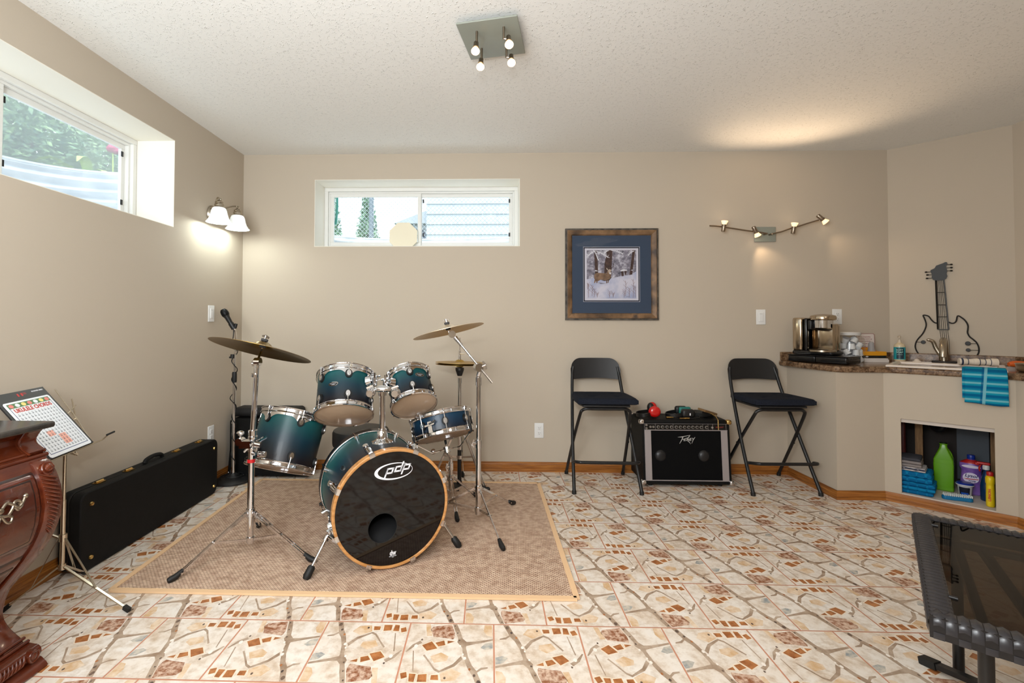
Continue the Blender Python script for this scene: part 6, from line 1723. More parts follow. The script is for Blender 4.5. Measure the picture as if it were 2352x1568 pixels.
# ------------------------------------------------------------------ cupboard under the sink and its contents
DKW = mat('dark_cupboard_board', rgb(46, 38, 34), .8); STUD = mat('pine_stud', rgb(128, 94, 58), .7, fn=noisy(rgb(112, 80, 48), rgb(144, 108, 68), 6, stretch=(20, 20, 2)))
SHW = mat('white_shelf_board', rgb(206, 196, 186), .6); GREYP = mat('grey_backing_panel', rgb(70, 76, 84), .6); PVC = mat('black_drain_pipe', rgb(24, 24, 27), .35)
cb = thing('under_sink_cupboard', 'open cupboard recess in the bar front, dark inside with white floor', 'cupboard', F(.28, .25, .052))
b = MB(); fbox(b, .078, .486, .0015, .56, .053, .064); b.build('shelf', SHW, cb, 0)
b = MB(); fbox(b, .01, .54, .56, .57, .053, .80); b.build('back_panel', DKW, cb, 0)
b = MB(); fbox(b, .0, .012, .03, .56, .053, .80); b.build('side_panel', DKW, cb, 0)
b = MB(); fbox(b, .54, .552, .03, .56, .053, .80); b.build('side_panel', DKW, cb, 0)
b = MB(); fbox(b, .014, .538, .03, .555, .030, .052); b.build('subfloor', DKW, cb, 0)
b = MB(); fbox(b, .014, .538, .03, .555, .70, .71); b.build('top_panel', DKW, cb, 0)
b = MB(); fbox(b, .079, .485, .021, .034, .505, .529); b.build('top_rail', SHW, cb, 0)
b = MB(); fbox(b, .12, .158, .36, .40, .066, .69); b.build('stud', STUD, cb, 0)
b = MB(); fbox(b, .468, .508, .44, .48, .066, .69); b.build('stud', STUD, cb, 0)
b = MB(); fbox(b, .315, .462, .50, .51, .10, .44); b.build('grey_panel', GREYP, cb, 0)
b = MB(); b.tube(smooth_path([A(.27, .30, .70), A(.265, .31, .50), A(.24, .33, .44), A(.205, .36, .46), A(.20, .40, .52)], 6), .021, N=14); b.build('drain_pipe', PVC, cb)
b = MB(); fbox(b, .03, .075, .30, .36, .066, .50, r=.01)
bo_ = b.build('red_bag', mat('dark_red_bag', rgb(84, 26, 28), .5)); tag(bo_, 'dark red paper bag standing inside the cupboard at far left', 'bag')
ZF = .0645
def ctowel(name, label, cat, layers, m, s0, s1, d0, d1, z, h, rag, group=None):
    t = thing(name, label, cat, A((s0 + s1) / 2, (d0 + d1) / 2, z), group)
    rg_ = random.Random(rag)
    for k in range(layers):
        b = MB(); ds = rg_.uniform(-.006, .006)
        n = 14; vs = []; P = []
        # folded edge: a rounded slab with a wavy front
        M_ = 16
        for i in range(M_ + 1):
            u = i / M_
            s_ = s0 + ds + (s1 - s0) * u; w = .003 * math.sin(u * 11 + k * 2 + rag) + .002 * math.sin(u * 23 + k)
            z0_ = z + h * k; z1_ = z0_ + h * .97
            sec = [(d1, z0_), (d0 + .010, z0_), (d0 + .003 + w, z0_ + h * .2), (d0 + w, z0_ + h * .5), (d0 + .003 + w, z0_ + h * .8), (d0 + .012, z1_ + w * .25), (d1, z1_)]
            if i in (0, M_): sec = [(d, z0_ + h / 2 + (zz_ - z0_ - h / 2) * .55) for d, zz_ in sec]
            vs += [A(s_, d, zz_) for d, zz_ in sec]
        q = 7
        fs = [(i * q + j, i * q + (j + 1) % q, (i + 1) * q + (j + 1) % q, (i + 1) * q + j) for i in range(M_) for j in range(q)] + [tuple(range(q)), tuple(reversed(range(M_ * q, M_ * q + q)))]
        b.add(vs, fs); b.build('folded_layer', m[k % len(m)], t, 60)
    return t
def _tq(t):
    v = t.obj((S2, -S2, 1)); w = t.new('ShaderNodeTexChecker'); w.inputs['Scale'].default_value = 46
    w.inputs['Color1'].default_value = rgb(18, 124, 172); w.inputs['Color2'].default_value = rgb(12, 96, 146); t.link(v, w.inputs['Vector']); t.link(w.outputs['Color'], t.b.inputs['Base Color'])
TQ = mat('turquoise_towel', rgb(16, 112, 160), .9, spec=.1, fn=_tq)
GRT = mat('grey_cloth', rgb(140, 132, 130), .9, spec=.1); GRD = mat('charcoal_cloth', rgb(70, 70, 76), .9, spec=.1)
def _ws(t):
    v = t.obj(); w = t.new('ShaderNodeTexWave', bands_direction='DIAGONAL'); w.inputs['Scale'].default_value = 18
    t.link(v, w.inputs['Vector']); t.link(t.ramp(w.outputs['Fac'], [(.7, rgb(206, 200, 198)), (.78, rgb(60, 66, 90))], 'CONSTANT'), t.b.inputs['Base Color'])
WST = mat('white_striped_cloth', rgb(206, 200, 198), .9, fn=_ws)
ctowel('folded_towel', 'folded turquoise towel at the bottom of the cupboard stack', 'towel', 3, [TQ], .075, .228, .022, .20, ZF, .0235, 1)
ctowel('folded_towel', 'folded turquoise checked towel second in the cupboard stack', 'towel', 2, [TQ], .072, .222, .030, .20, ZF + .0712, .033, 4)
ctowel('folded_cloth', 'white striped cloth folded on the turquoise towels', 'cloth', 2, [WST], .075, .192, .03, .18, ZF + .1380, .012, 7)
ctowel('folded_cloth', 'grey folded cloths topmost on the cupboard stack', 'cloth', 3, [GRT, GRT, GRD], .070, .172, .035, .19, ZF + .1625, .019, 9)
# green jug
GRJ = mat('lime_green_plastic', rgb(98, 160, 22), .3)
jg = thing('green_jug', 'lime green plastic jug standing in the cupboard', 'jug', A(.260, .30, ZF))
def rsec(s, d, hw, hd, z, r): 
    out = []
    for cx, cy, a0 in ((hw - r, hd - r, 0), (-hw + r, hd - r, PI / 2), (-hw + r, -hd + r, PI), (hw - r, -hd + r, 1.5 * PI)):
        for k in range(5): a = a0 + PI / 2 * k / 4; out.append(A(s + cx + r * math.cos(a), d + cy + r * math.sin(a), z))
    return out
def loft(b, secs, m=0, cap=True):
    n = len(secs[0]); vs = [v for s_ in secs for v in s_]
    fs = [(i * n + k, i * n + (k + 1) % n, (i + 1) * n + (k + 1) % n, (i + 1) * n + k) for i in range(len(secs) - 1) for k in range(n)]
    if cap: fs += [tuple(reversed(range(n))), tuple(range((len(secs) - 1) * n, len(secs) * n))]
    b.add(vs, fs, m)
b = MB(); loft(b, [rsec(.260, .30, w, d_, ZF + z, r_) for z, w, d_, r_ in ((0, .043, .05, .012), (.006, .047, .054, .008), (.022, .047, .054, .008), (.024, .0455, .0525, .008), (.17, .0475, .0545, .008), (.172, .0465, .0535, .008), (.195, .0465, .0535, .008), (.262, .020, .022, .01), (.285, .017, .018, .012), (.287, .020, .021, .015), (.292, .020, .021, .015), (.294, .016, .016, .012))]); b.build('jug_body', GRJ, jg, 25)
b = MB(); b.tube(smooth_path([A(.300, .30, ZF + .19), A(.292, .30, ZF + .23), A(.272, .30, ZF + .265)], 6), .007, N=10); b.build('handle', GRJ, jg)
b = MB(); b.lathe([(.014, 0), (.019, 0), (.019, .006), (.014, .006)], A(.260, .30, ZF + .290), (0, 0, 1), 20); b.build('rim', BLACKP, jg)
# purple cleaner bottle
PUR = mat('purple_plastic', rgb(120, 84, 168), .3, fn=noisy(rgb(108, 74, 158), rgb(150, 112, 190), 9)); BLC = mat('royal_blue_cap', rgb(20, 46, 140), .35); RDL = mat('red_label', rgb(176, 30, 28), .4)
cl = thing('cleaner_bottle', 'purple cleaner bottle with blue cap standing in the cupboard', 'bottle', A(.383, .30, ZF))
def cb_(s, d, rows): return [[A(s + w * math.cos(a), d + dd * math.sin(a), ZF + z) for a in [2 * PI * k / 28 for k in range(28)]] for z, w, dd in rows]
b = MB(); loft(b, cb_(.383, .30, [(0, .044, .026), (.006, .050, .030), (.02, .051, .031), (.09, .049, .030), (.13, .045, .029), (.15, .046, .030), (.165, .053, .031), (.185, .054, .031), (.192, .051, .030), (.205, .034, .026), (.214, .018, .018), (.22, .016, .016)])); b.build('bottle_body', PUR, cl, 60)
b = MB(); loft(b, cb_(.383, .30, [(.193, .0513, .0306), (.205, .0346, .0266), (.2145, .0185, .0185)]), cap=False); b.build('shoulder_band', RDL, cl, 60)
b = MB(); b.lathe([(0, .216), (.0175, .216), (.0185, .219), (.0185, .240), (.0165, .243), (0, .244)], A(.383, .30, ZF), (0, 0, 1), 24); b.build('cap', BLC, cl)
MCb = Matrix((Vector((S2, -S2, 0)), Vector((0, 0, 1)), Vector((-S2, -S2, 0)))).transposed().to_4x4(); MCb.translation = A(.383, .2670, ZF)
b = MB(); b.prism(ellipse(0, .175, .042, .009, 20), MCb, .0, .0012); b.prism([(x, .105 + y) for x, y in ellipse(-.002, .0, .036, .032, 24)], MCb, .0, .0015); b.build('label', mat('pale_lilac_label', rgb(214, 206, 226), .4), cl, 0)
b = MB(); text(b, 'Lysol', MCb @ Matrix.Translation((-.002, .118, .0016)), .026, width=.058, shear=.25, bold=.0006); text(b, 'POWER', MCb @ Matrix.Translation((.004, .087, .0016)), .009, width=.032, bold=.0005); text(b, 'fresh', MCb @ Matrix.Translation((.006, .079, .0016)), .008, width=.024); b.build('label_lettering', mat('navy_print', rgb(30, 34, 96), .5), cl, 0)
b = MB(); b.prism([(-.036, .098), (.032, .104), (.03, .099), (-.02, .094)], MCb, .0016, .002); b.build('label_swoosh', RDL, cl, 0)
# white tub with blue lid
tbx = thing('cleaning_tub', 'white tub with royal blue lid before the purple bottle', 'tub', A(.356, .195, ZF))
b = MB(); b.lathe([(0, 0), (.026, 0), (.028, .003), (.034, .072), (0, .072)], A(.356, .195, ZF), (0, 0, 1), 32); b.build('tub_body', mat('tub_white', rgb(206, 206, 210), .35), tbx)
tcam = (Vector((1.93, -3.67, 0)) - A(.356, .195, 0)); tcam.z = 0; tcam.normalize()
b = MB(); b.lathe([(.0288, .008), (.0345, .064)], A(.356, .195, ZF), (0, 0, 1), 20, ref=tcam, arc=(-.9, .7)); tl_ = b.build('tub_label', mat('navy_black_label', rgb(22, 26, 44), .4), tbx)
b = MB(); b.lathe([(.0296, .01), (.0318, .032)], A(.356, .195, ZF), (0, 0, 1), 14, ref=tcam, arc=(-.6, .5)); b.build('tub_label_swoosh', mat('blue_print', rgb(30, 80, 180), .4), tl_)
b = MB(); b.lathe([(0, .070), (.036, .070), (.041, .074), (.041, .079), (.036, .081)], A(.356, .195, ZF), (0, 0, 1), 32); b.build('lid_rim', mat('rim_white', rgb(210, 212, 216), .35), tbx)
b = MB(); b.lathe([(.040, .079), (.040, .083), (.034, .089), (0, .091)], A(.356, .195, ZF), (0, 0, 1), 32); b.build('lid', BLC, tbx)
# scrubbing brush lying bristles up
bq = thing('scrubbing_brush', 'turquoise scrubbing brush lying bristles up on the cupboard floor', 'brush', A(.325, .075, ZF))
BD = (A(.39, .105, 0) - A(.255, .055, 0)); BD.normalize(); BM = basis(A(.325, .08, ZF + .012), BD, Vector((0, 0, 1)).cross(BD))
b = MB(); b.prism([(-.070, -.006), (-.062, -.018), (-.02, -.0215), (.02, -.0185), (.055, -.0215), (.068, -.012), (.068, .012), (.055, .0215), (.02, .0185), (-.02, .0215), (-.062, .018), (-.070, .006)], BM, -.0115, .011); bev(b.build('handle', mat('brush_blue', rgb(14, 110, 160), .35), bq), .004)
b = MB(); rg2 = random.Random(4)
for i in range(15):
    for j in range(5):
        p = BM @ Vector((-.060 + i * .0087, -.014 + j * .007, .011)); q = p + Vector((rg2.uniform(-.003, .003), rg2.uniform(-.003, .003), .013))
        b.tube([p, q], [.0022, .0028], N=5)
o = b.build('bristles', mat('white_bristles', rgb(210, 214, 212), .7), bq); o['kind'] = 'stuff'
# yellow bottle and spray bottle at the right
YLW = mat('yellow_plastic', rgb(232, 200, 24), .35)
yb = thing('yellow_bottle', 'bright yellow cleanser bottle at the right edge of the cupboard', 'bottle', A(.462, .085, ZF))
b = MB(); loft(b, cb_(.462, .085, [(0, .017, .022), (.005, .0195, .026), (.03, .0195, .026), (.12, .018, .024), (.128, .0175, .023), (.135, .0205, .027), (.165, .0205, .027), (.172, .017, .023), (.178, .013, .013)])); b.build('bottle_body', YLW, yb, 60)
b = MB(); b.lathe([(0, .177), (.0145, .177), (.015, .18), (.015, .197), (.013, .20), (0, .20)], A(.462, .085, ZF), (0, 0, 1), 22); b.build('cap', RDL, yb)
b = MB(); MY_ = MCb.copy(); MY_.translation = A(.459, .0585, ZF + .07); text(b, 'LEMON', MY_ @ Matrix.Rotation(PI / 2, 4, 'Z'), .015, width=.07, bold=.0008); b.build('label_lettering', ORH, yb, 0)
sy = thing('spray_bottle', 'clear blue spray bottle with red trigger behind the yellow bottle', 'bottle', A(.447, .20, ZF))
b = MB(); loft(b, cb_(.447, .20, [(0, .024, .024), (.005, .027, .027), (.10, .027, .027), (.13, .022, .022), (.17, .012, .012), (.19, .0115, .0115)])); b.build('bottle_body', mat('dark_blue_liquid', rgb(12, 46, 84), .15), sy, 60)
b = MB(); b.lathe([(0, .186), (.015, .186), (.016, .205), (.012, .212), (0, .212)], A(.447, .20, ZF), (0, 0, 1), 20); b.build('collar', mat('white_trigger', rgb(206, 206, 204), .4), sy)
b = MB(); fbox(b, .405, .465, .19, .212, ZF + .212, ZF + .228, r=.006); fbox(b, .40, .418, .192, .21, ZF + .205, ZF + .222, r=.004); b.build('trigger_head', RDL, sy)
b = MB(); b.tube(smooth_path([A(.425, .20, ZF + .21), A(.418, .20, ZF + .19), A(.421, .20, ZF + .17)], 5), .004, N=8); b.build('trigger', RDL, sy)
# ------------------------------------------------------------------ switches and outlets
def plate(name, label, M, kind, cat):
    t = thing(name, label, cat, M.translation)
    b = MB(); b.rbox(M @ Vector((0, 0, .003)), (.070, .114, .006), .003, M.to_3x3()); b.build('cover_plate', WHITE, t)
    if kind == 'switch':
        b = MB(); b.rbox(M @ Vector((0, 0, .0065)), (.034, .067, .006), .002, M.to_3x3()); b.build('rocker', WHITE, t)
        b = MB(); b.box(M @ Vector((0, .024, .0098)), (.018, .0012, .0006), M.to_3x3()); b.build('rocker_line', mat('grey_line', rgb(150, 150, 150), .5), t, 0)
    else:
        for s_ in (-1, 1):
            b = MB(); b.rbox(M @ Vector((0, s_ * .0195, .0062)), (.030, .028, .004), .0018, M.to_3x3()); r_ = b.build('receptacle', WHITE, t)
            b = MB()
            for xx in (-.006, .006): b.box(M @ Vector((xx, s_ * .0195 + .003, .0084)), (.0018, .008, .0006), M.to_3x3())
            b.lathe([(0, 0), (.0022, 0), (.0022, .0005), (0, .0005)], M @ Vector((0, s_ * .0195 - .008, .0082)), M.to_3x3() @ Vector((0, 0, 1)), 10); b.build('slots', RUBBER, r_, 0)
    return t
def MW(x, y, z, n): 
    n = Vector(n); return basis((x, y, z), Vector((0, 0, 1)).cross(n), (0, 0, 1))
plate('light_switch', 'white rocker light switch on the left wall near the corner', MW(0, -.416, 1.187, (1, 0, 0)), 'switch', 'switch')
plate('light_switch', 'white rocker light switch on the back wall above the right stool', MW(3.975, 0, 1.177, (0, -1, 0)), 'switch', 'switch')
plate('wall_outlet', 'white outlet low on the back wall between drums and stools', MW(2.306, 0, .311, (0, -1, 0)), 'outlet', 'outlet')
plate('wall_outlet', 'white outlet on the back wall above the coffee maker', MW(4.539, 0, 1.181, (0, -1, 0)), 'outlet', 'outlet')
plate('wall_outlet', 'white outlet low on the left wall above the guitar case', MW(0, -.40, .355, (1, 0, 0)), 'outlet', 'outlet')

# ------------------------------------------------------------------ framed deer print
def _barn(t):
    v = t.obj((1, 1, 1))
    br = t.new('ShaderNodeTexNoise'); br.inputs['Scale'].default_value = 9; br.inputs['Detail'].default_value = 6
    t.link(v, br.inputs['Vector'])
    t.link(t.ramp(br.outputs['Fac'], [(.34, rgb(54, 38, 26)), (.48, rgb(104, 78, 52)), (.62, rgb(134, 102, 70)), (.74, rgb(70, 58, 50))]), t.b.inputs['Base Color'])
BARN = mat('weathered_barn_wood', rgb(96, 72, 48), .55, fn=_barn)
DBARN = mat('dark_wood_edge', rgb(62, 54, 46), .6, fn=noisy(rgb(44, 38, 32), rgb(92, 84, 74), 30))
MATB = mat('slate_blue_mat', rgb(62, 74, 92), .8, spec=.2); NVM = mat('navy_inner_mat', rgb(20, 24, 40), .7); BEVEL = mat('white_mat_bevel', rgb(186, 186, 196), .7)
pf = thing('picture_frame', 'square wooden framed print of a deer in snow on the back wall', 'picture', (2.855, -.012, 1.15))
PC = Vector((2.8555, 0, 1.500)); MP_ = basis(PC, (1, 0, 0), (0, 0, 1))   # z towards the room
hw, hh = .3505, .349
def rect_ring(b, w0, h0, z0, w1, h1, z1, m=0):
    vs = [MP_ @ Vector((sx * w0, sy * h0, z0)) for sx, sy in ((-1, -1), (1, -1), (1, 1), (-1, 1))] + [MP_ @ Vector((sx * w1, sy * h1, z1)) for sx, sy in ((-1, -1), (1, -1), (1, 1), (-1, 1))]
    b.add(vs, [(k, (k + 1) % 4, 4 + (k + 1) % 4, 4 + k) for k in range(4)], m)
b = MB(); rect_ring(b, hw, hh, .001, hw, hh, .022); rect_ring(b, hw, hh, .022, hw - .014, hh - .014, .022); rect_ring(b, hw - .014, hh - .014, .022, hw - .014, hh - .014, .028); b.build('frame_edge', DBARN, pf, 0)
b = MB(); rect_ring(b, hw - .014, hh - .014, .028, hw - .018, hh - .018, .030); rect_ring(b, hw - .018, hh - .018, .030, hw - .046, hh - .046, .020); rect_ring(b, hw - .046, hh - .046, .020, hw - .053, hh - .053, .012); b.build('frame_moulding', BARN, pf, 0)
b = MB(); rect_ring(b, hw - .050, hh - .050, .012, .214, .210, .012); b.build('mat_board', MATB, pf, 0)
b = MB(); rect_ring(b, .214, .210, .012, .2115, .2075, .0115); rect_ring(b, .203, .199, .0112, .201, .197, .0105); b.build('mat_bevel', BEVEL, pf, 0)
b = MB(); rect_ring(b, .2115, .2075, .0115, .203, .199, .0112); b.build('inner_mat', NVM, pf, 0)
b = MB(); b.add([MP_ @ Vector(p) for p in ((-.201, -.197, .010), (.201, -.197, .010), (.201, .197, .010), (-.201, .197, .010))], [(0, 1, 2, 3)]); art = b.build('print_paper', mat('print_paper', rgb(204, 202, 212), .7), pf, 0)
# the painting: snowy wood with a deer
def _wood(t):
    v = t.obj(); t.link(t.ramp(t.noise(v, 26, 5, .65), [(.34, rgb(78, 76, 88)), (.5, rgb(132, 128, 140)), (.66, rgb(196, 194, 204))]), t.b.inputs['Base Color'])
def _snow(t):
    v = t.obj(); t.link(t.ramp(t.noise(v, 9, 3), [(.35, rgb(160, 168, 196)), (.6, rgb(202, 200, 212))]), t.b.inputs['Base Color'])
AW = mat('painted_winter_wood', rgb(130, 128, 138), .7, fn=_wood); AS = mat('painted_snow', rgb(196, 196, 210), .7, fn=_snow); AT = mat('painted_trunk', rgb(64, 44, 38), .7, fn=noisy(rgb(48, 32, 28), rgb(86, 62, 54), 40, stretch=(3, 1, 1)))
ADR = mat('painted_deer', rgb(118, 92, 70), .7, fn=noisy(rgb(98, 76, 58), rgb(138, 108, 84), 30)); ADK = mat('painted_dark', rgb(52, 38, 32), .7); AWH = mat('painted_white', rgb(212, 212, 218), .7); ATW = mat('painted_twig', rgb(126, 92, 80), .7); APL = mat('painted_face', rgb(176, 158, 142), .7)
def px(x, y): return ((x - 800) / 680 * .3745, (792 - y) / 670 * .370)   # sketch units -> print coordinates
art_m = [AW, AS, AT, ADR, ADK, AWH, ATW, APL]
b = MB(); lz = [0.0102]
def ap(pts, m, raw=False):
    lz[0] += .000012
    P = pts if raw else [px(*p) for p in pts]
    b.poly([MP_ @ Vector((max(-.187, min(.187, x)), max(-.184, min(.184, y)), lz[0])) for x, y in P], m)
def al(pts, w, m): ap(offset_line([px(*p) for p in pts], w), m, True)
ap([(460, 457), (1140, 457), (1140, 1127), (460, 1127)], 0)
ap([(460, 860), (560, 840), (800, 850), (940, 815), (1060, 800), (1140, 750), (1140, 1127), (460, 1127)], 1)
ap([(562, 457), (605, 457), (618, 790), (575, 800)], 2); ap([(735, 457), (815, 457), (800, 730), (700, 790), (705, 640), (725, 560)], 2); ap([(1090, 457), (1125, 457), (1085, 795), (1045, 800)], 2)
ap([(930, 740), (960, 730), (970, 815), (940, 820)], 2); ap([(975, 735), (1010, 735), (1000, 800), (985, 800)], 2)
for p in ([(920, 740), (960, 722), (1015, 730), (1015, 742), (925, 752)], [(1060, 735), (1095, 728), (1090, 742)]): ap(p, 5)
rgp = random.Random(8)
for (x0, y0, x1, y1) in ((560, 460, 620, 600), (590, 470, 760, 560), (800, 460, 960, 510), (1110, 470, 1030, 530), (580, 470, 470, 540), (760, 465, 700, 500)):
    al([(x0, y0), ((x0 + x1) / 2, (y0 + y1) / 2 - 12), (x1, y1)], .006, 5)
    for k in range(9):
        u = .2 + .09 * k; cx, cy = x0 + (x1 - x0) * u, y0 + (y1 - y0) * u - 20 * u * (1 - u)
        for sg in (-1, 1): al([(cx, cy), (cx + rgp.uniform(10, 34) * (1 if x1 > x0 else -1), cy + sg * rgp.uniform(8, 34))], .0022, 5)
# deer
for q in ([(585, 880), (572, 912), (560, 915), (565, 870)], [(610, 880), (604, 914), (592, 914), (590, 870)], [(735, 870), (742, 912), (728, 918), (722, 870)], [(765, 850), (758, 908), (746, 910), (748, 860)]): ap(q, 3)
ap([(565, 790), (600, 770), (660, 775), (730, 780), (745, 745), (760, 730), (790, 740), (800, 770), (790, 830), (765, 865), (720, 878), (650, 865), (620, 885), (580, 890), (562, 850)], 3)
ap([(640, 866), (720, 878), (768, 862), (795, 825), (800, 835), (770, 875), (700, 885)], 4)
ap([(750, 735), (770, 722), (795, 728), (800, 760), (795, 785), (778, 790), (758, 770)], 7); ap([(790, 745), (800, 745), (800, 762), (790, 765)], 4); ap([(725, 700), (748, 715), (755, 735), (735, 728)], 7); ap([(605, 740), (575, 735), (570, 748), (610, 752)], 5); ap([(775, 765), (795, 775), (785, 795), (770, 785)], 5)
for pth in ([(760, 722), (735, 700), (715, 670), (708, 630)], [(715, 670), (700, 655)], [(725, 690), (722, 650)], [(790, 722), (815, 690), (832, 660), (835, 620)], [(832, 660), (820, 640)], [(815, 690), (838, 685)]): al(pth, .0035, 4)
ap([(610, 905), (680, 912), (740, 920), (650, 925)], 0)
for x, y, h in ((480, 1110, 190), (530, 1090, 150), (560, 1110, 120), (770, 1115, 90), (990, 1090, 210), (1040, 1100, 120), (1095, 1115, 260), (1120, 1110, 160), (470, 1000, 90), (970, 1110, 90), (600, 1110, 60), (820, 1110, 60)):
    al([(x, y), (x + 6, y - h * .5), (x, y - h)], .0022, 6)
    for k in range(5):
        u = .3 + .14 * k; sg = 1 if k % 2 else -1; al([(x + 3, y - h * u), (x + sg * 26, y - h * u - 34)], .0015, 6)
al([(1000, 1105), (1020, 1100), (1050, 1107)], .0014, 4)
b.build('painting', art_m, art, 0, fix=False)
b = MB(); b.add([MP_ @ Vector((sx * (hw - .048), sy * (hh - .048), .0145)) for sx, sy in ((-1, -1), (1, -1), (1, 1), (-1, 1))], [(0, 1, 2, 3)]); b.build('picture_glass', clear_mat('picture_glass', (.97, .97, .98, 1), .02, 1.3, .08), pf, 0)

# ------------------------------------------------------------------ lamps
BULB = mat('halogen_bulb', rgb(255, 214, 160), .3, emit=(1, .80, .55, 1), es=9)
BULBC = mat('halogen_glass', rgb(255, 230, 200), .2, emit=(1, .62, .30, 1), es=1.6)
FROST = mat('frosted_green_glass', rgb(140, 144, 134), .3, spec=.4)
NICKEL = mat('satin_nickel', rgb(150, 136, 120), .3, 1.0)
def spot_head(parent, c, d, sc=1.0):
    """socket cup + lit reflector bulb at c pointing along d"""
    c = Vector(c); d = Vector(d).normalized()
    b = MB(); b.lathe([(0, -.052 * sc), (.0125 * sc, -.052 * sc), (.014 * sc, -.049 * sc), (.014 * sc, -.012 * sc), (.0165 * sc, -.010 * sc), (.0165 * sc, .0), (.012 * sc, .0), (0, -.002)], c, d, 24); h = b.build('lamp_head', NICKEL, parent)
    b = MB(); b.lathe([(.0135 * sc, .0), (.016 * sc, .008 * sc), (.0215 * sc, .020 * sc), (.0235 * sc, .026 * sc), (.023 * sc, .028 * sc)], c, d, 24); b.build('reflector', BULBC, h)
    b = MB(); b.lathe([(.0225 * sc, .0275 * sc), (.012 * sc, .0285 * sc), (0, .029 * sc)], c, d, 24); b.build('bulb_face', BULB, h)
    return h
# ceiling fixture: frosted glass square with four spots
cl_ = thing('ceiling_spotlight', 'square frosted glass ceiling lamp with four lit spot heads', 'ceiling lamp', (1.941, -1.53, 2.44))
Mc = Matrix.Rotation(R(-11), 4, 'Z'); Mc.translation = Vector((1.941, -1.53, 0))
b = MB(); b.lathe([(0, 2.4395), (.075, 2.4395), (.075, 2.418), (.07, 2.4165), (0, 2.4165)], (1.941, -1.53, 0), (0, 0, 1), 40); b.build('ceiling_canopy', NICKEL, cl_)
b = MB(); b.rbox(Mc @ Vector((0, 0, 2.4115)), (.266, .285, .008), .002, Mc.to_3x3()); b.build('glass_plate', FROST, cl_)
for i, (p, dx, dy) in enumerate((((1.872, -1.592), -.07, -.55), ((1.990, -1.622), .06, -.62), ((1.891, -1.462), -.10, -.60), ((2.006, -1.492), .0, -.66))):
    zt_ = 2.352 if i != 1 else 2.36
    b = MB(); b.cyl((*p, 2.408), (*p, zt_ - .006), .0052, N=14); b.build('stem', NICKEL, cl_)
    hc_ = Vector((p[0] + (.022 if i in (1, 3) else -.004), p[1] - .012, zt_ - .026))
    d = Vector((dx * .5, dy * .8, -.80)).normalized()
    b = MB(); b.tube([(*p, zt_ - .004), hc_ - d * .02], .004); b.build('pivot', NICKEL, cl_)
    spot_head(cl_, hc_, d, .8)
    l = add_light('ceiling_spot_light', 'SPOT', hc_ + d * .034, 9, (1, .80, .58), .02, aim=hc_ + d, spot=110, blend=.9)
# wall track: two bars from a glass plate, four heads
tk = thing('wall_track_light', 'wavy two-arm track light with four lit heads on the back wall', 'wall lamp', (4.0, -.02, 1.80))
b = MB(); b.rbox((4.006, -.014, 1.801), (.158, .008, .112), .002); b.build('glass_plate', FROST, tk)
b = MB(); b.rbox((4.010, -.009, 1.803), (.066, .017, .062), .003); b.cyl((3.996, -.018, 1.80), (3.996, -.055, 1.80), .007, N=12); b.cyl((4.036, -.018, 1.797), (4.036, -.058, 1.797), .007, N=12); b.build('wall_bracket', NICKEL, tk)
b = MB(); b.tube(smooth_path([(3.575, -.056, 1.859), (3.64, -.056, 1.855), (3.75, -.056, 1.838), (3.86, -.056, 1.820), (3.95, -.056, 1.808), (4.0, -.056, 1.799)], 5), .0055, N=10); b.build('arm', NICKEL, tk)
b = MB(); b.tube(smooth_path([(4.033, -.058, 1.797), (4.10, -.058, 1.812), (4.17, -.058, 1.837), (4.22, -.058, 1.850), (4.30, -.058, 1.876), (4.375, -.058, 1.898)], 5), .0055, N=10); b.build('arm', NICKEL, tk)
heads = [((3.672, -.078, 1.863), (.12, -.10, 1.0)), ((3.905, -.082, 1.800), (.45, .12, -.78)), ((4.180, -.082, 1.845), (.12, -.12, 1.0)), ((4.392, -.082, 1.894), (.62, -.10, -.62))]
for c, d in heads:
    spot_head(tk, c, d)
    b = MB(); c = Vector(c); dn = Vector(d).normalized(); b.tube([c - dn * .03, Vector((c.x, -.057, (c - dn * .03).z))], .0045, N=8); b.build('head_pivot', NICKEL, tk)
def hl(i, e, spot, blend, aim_off=(0, 0, 0)):
    c, d = Vector(heads[i][0]), Vector(heads[i][1]).normalized()
    add_light('track_head_light', 'SPOT', c + d * .034, e, (1, .72, .46), .012, aim=c + d + Vector(aim_off), spot=spot, blend=blend)
hl(0, 9, 105, 1, (.15, -.8, 0)); hl(1, 2.6, 75, .8, (0, .05, 0)); hl(2, 17, 105, 1, (-.45, -.9, 0)); hl(3, 2.6, 90, .9)
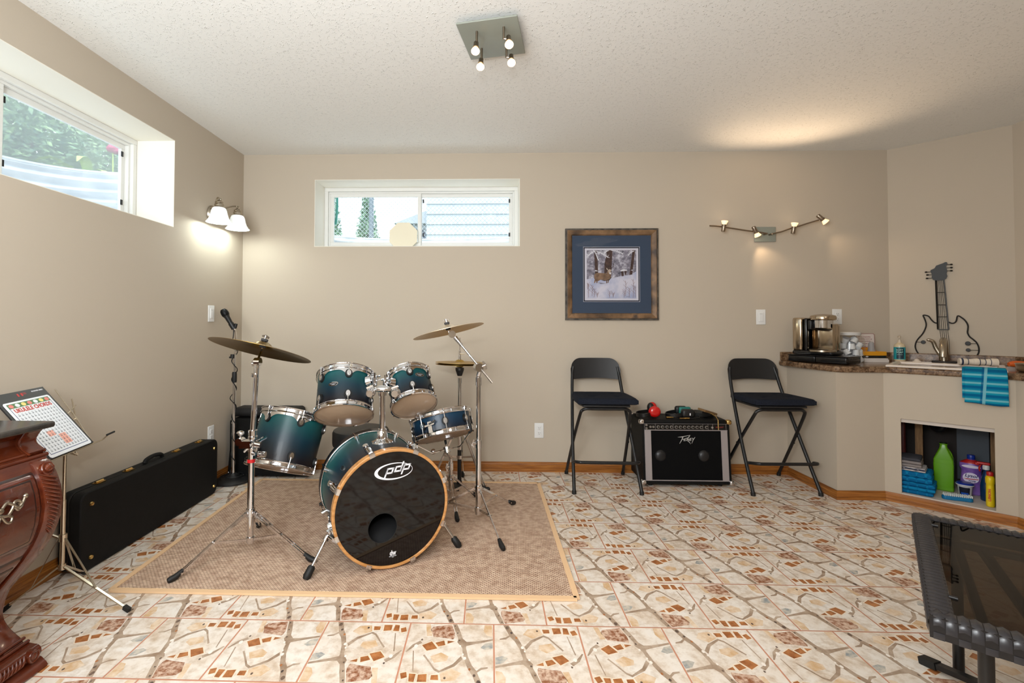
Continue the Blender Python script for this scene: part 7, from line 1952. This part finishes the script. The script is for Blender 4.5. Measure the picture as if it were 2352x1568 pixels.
# double bell sconce on the left wall
vs_ = thing('wall_sconce', 'two-shade bell glass wall lamp lit white on the left wall by the corner', 'wall lamp', (.0, -.40, 1.88))
b = MB(); b.lathe([(0, .001), (.062, .001), (.064, .006), (.058, .018), (.03, .026), (0, .028)], (0, -.42, 1.873), (1, 0, 0), 36); b.build('back_plate', STEEL, vs_)
SHADE = bpy.data.materials.new('alabaster_glass'); SHADE.use_nodes = True
t = NT(SHADE); t.b.inputs['Base Color'].default_value = rgb(235, 238, 238); t.b.inputs['Roughness'].default_value = .4
t.b.inputs['Emission Color'].default_value = (.93, 1, .98, 1); t.link(t.ramp(t.noise(t.obj(), 14, 4), [(.35, (.55, .55, .55, 1)), (.65, (.95, .95, .95, 1))]), t.b.inputs['Emission Strength'])
for yc in (-.53, -.295):
    xc = .115; zc = 1.905
    b = MB(); b.tube(smooth_path([(.02, -.42, 1.885), (.05, (-.42 * .6 + yc * .4), 1.925), (.085, yc * .8 - .42 * .2, 1.955), (xc - .01, yc, 1.962), (xc + .01, yc, 1.952), (xc, yc, 1.94)], 6), .0052, N=10); b.build('arm', STEEL, vs_)
    b = MB(); b.lathe([(0, .050), (.010, .048), (.017, .040), (.026, .034), (.027, .028), (.0245, .025), (.029, .018), (.030, .010), (.027, .006), (.031, .0), (.034, -.006), (0, -.006)], (xc, yc, zc - .006), (0, 0, 1), 28); b.build('lamp_holder', STEEL, vs_)
    b = MB(); b.lathe([(.030, -.008), (.040, -.014), (.047, -.03), (.052, -.055), (.060, -.080), (.073, -.100), (.080, -.108), (.078, -.109), (.058, -.082), (.050, -.056), (.044, -.03), (.028, -.012)], (xc, yc, zc), (0, 0, 1), 40); b.build('glass_shade', SHADE, vs_)
    b = MB(); b.sphere((xc, yc, zc - .055), .021, (1, 1, 1.4)); b.build('bulb', mat('white_bulb', (1, 1, 1, 1), .3, emit=(.92, 1, .97, 1), es=8), vs_)
    add_light('sconce_bulb_light', 'POINT', (xc, yc, zc - .098), 2.8, (.90, 1, .95), .02)
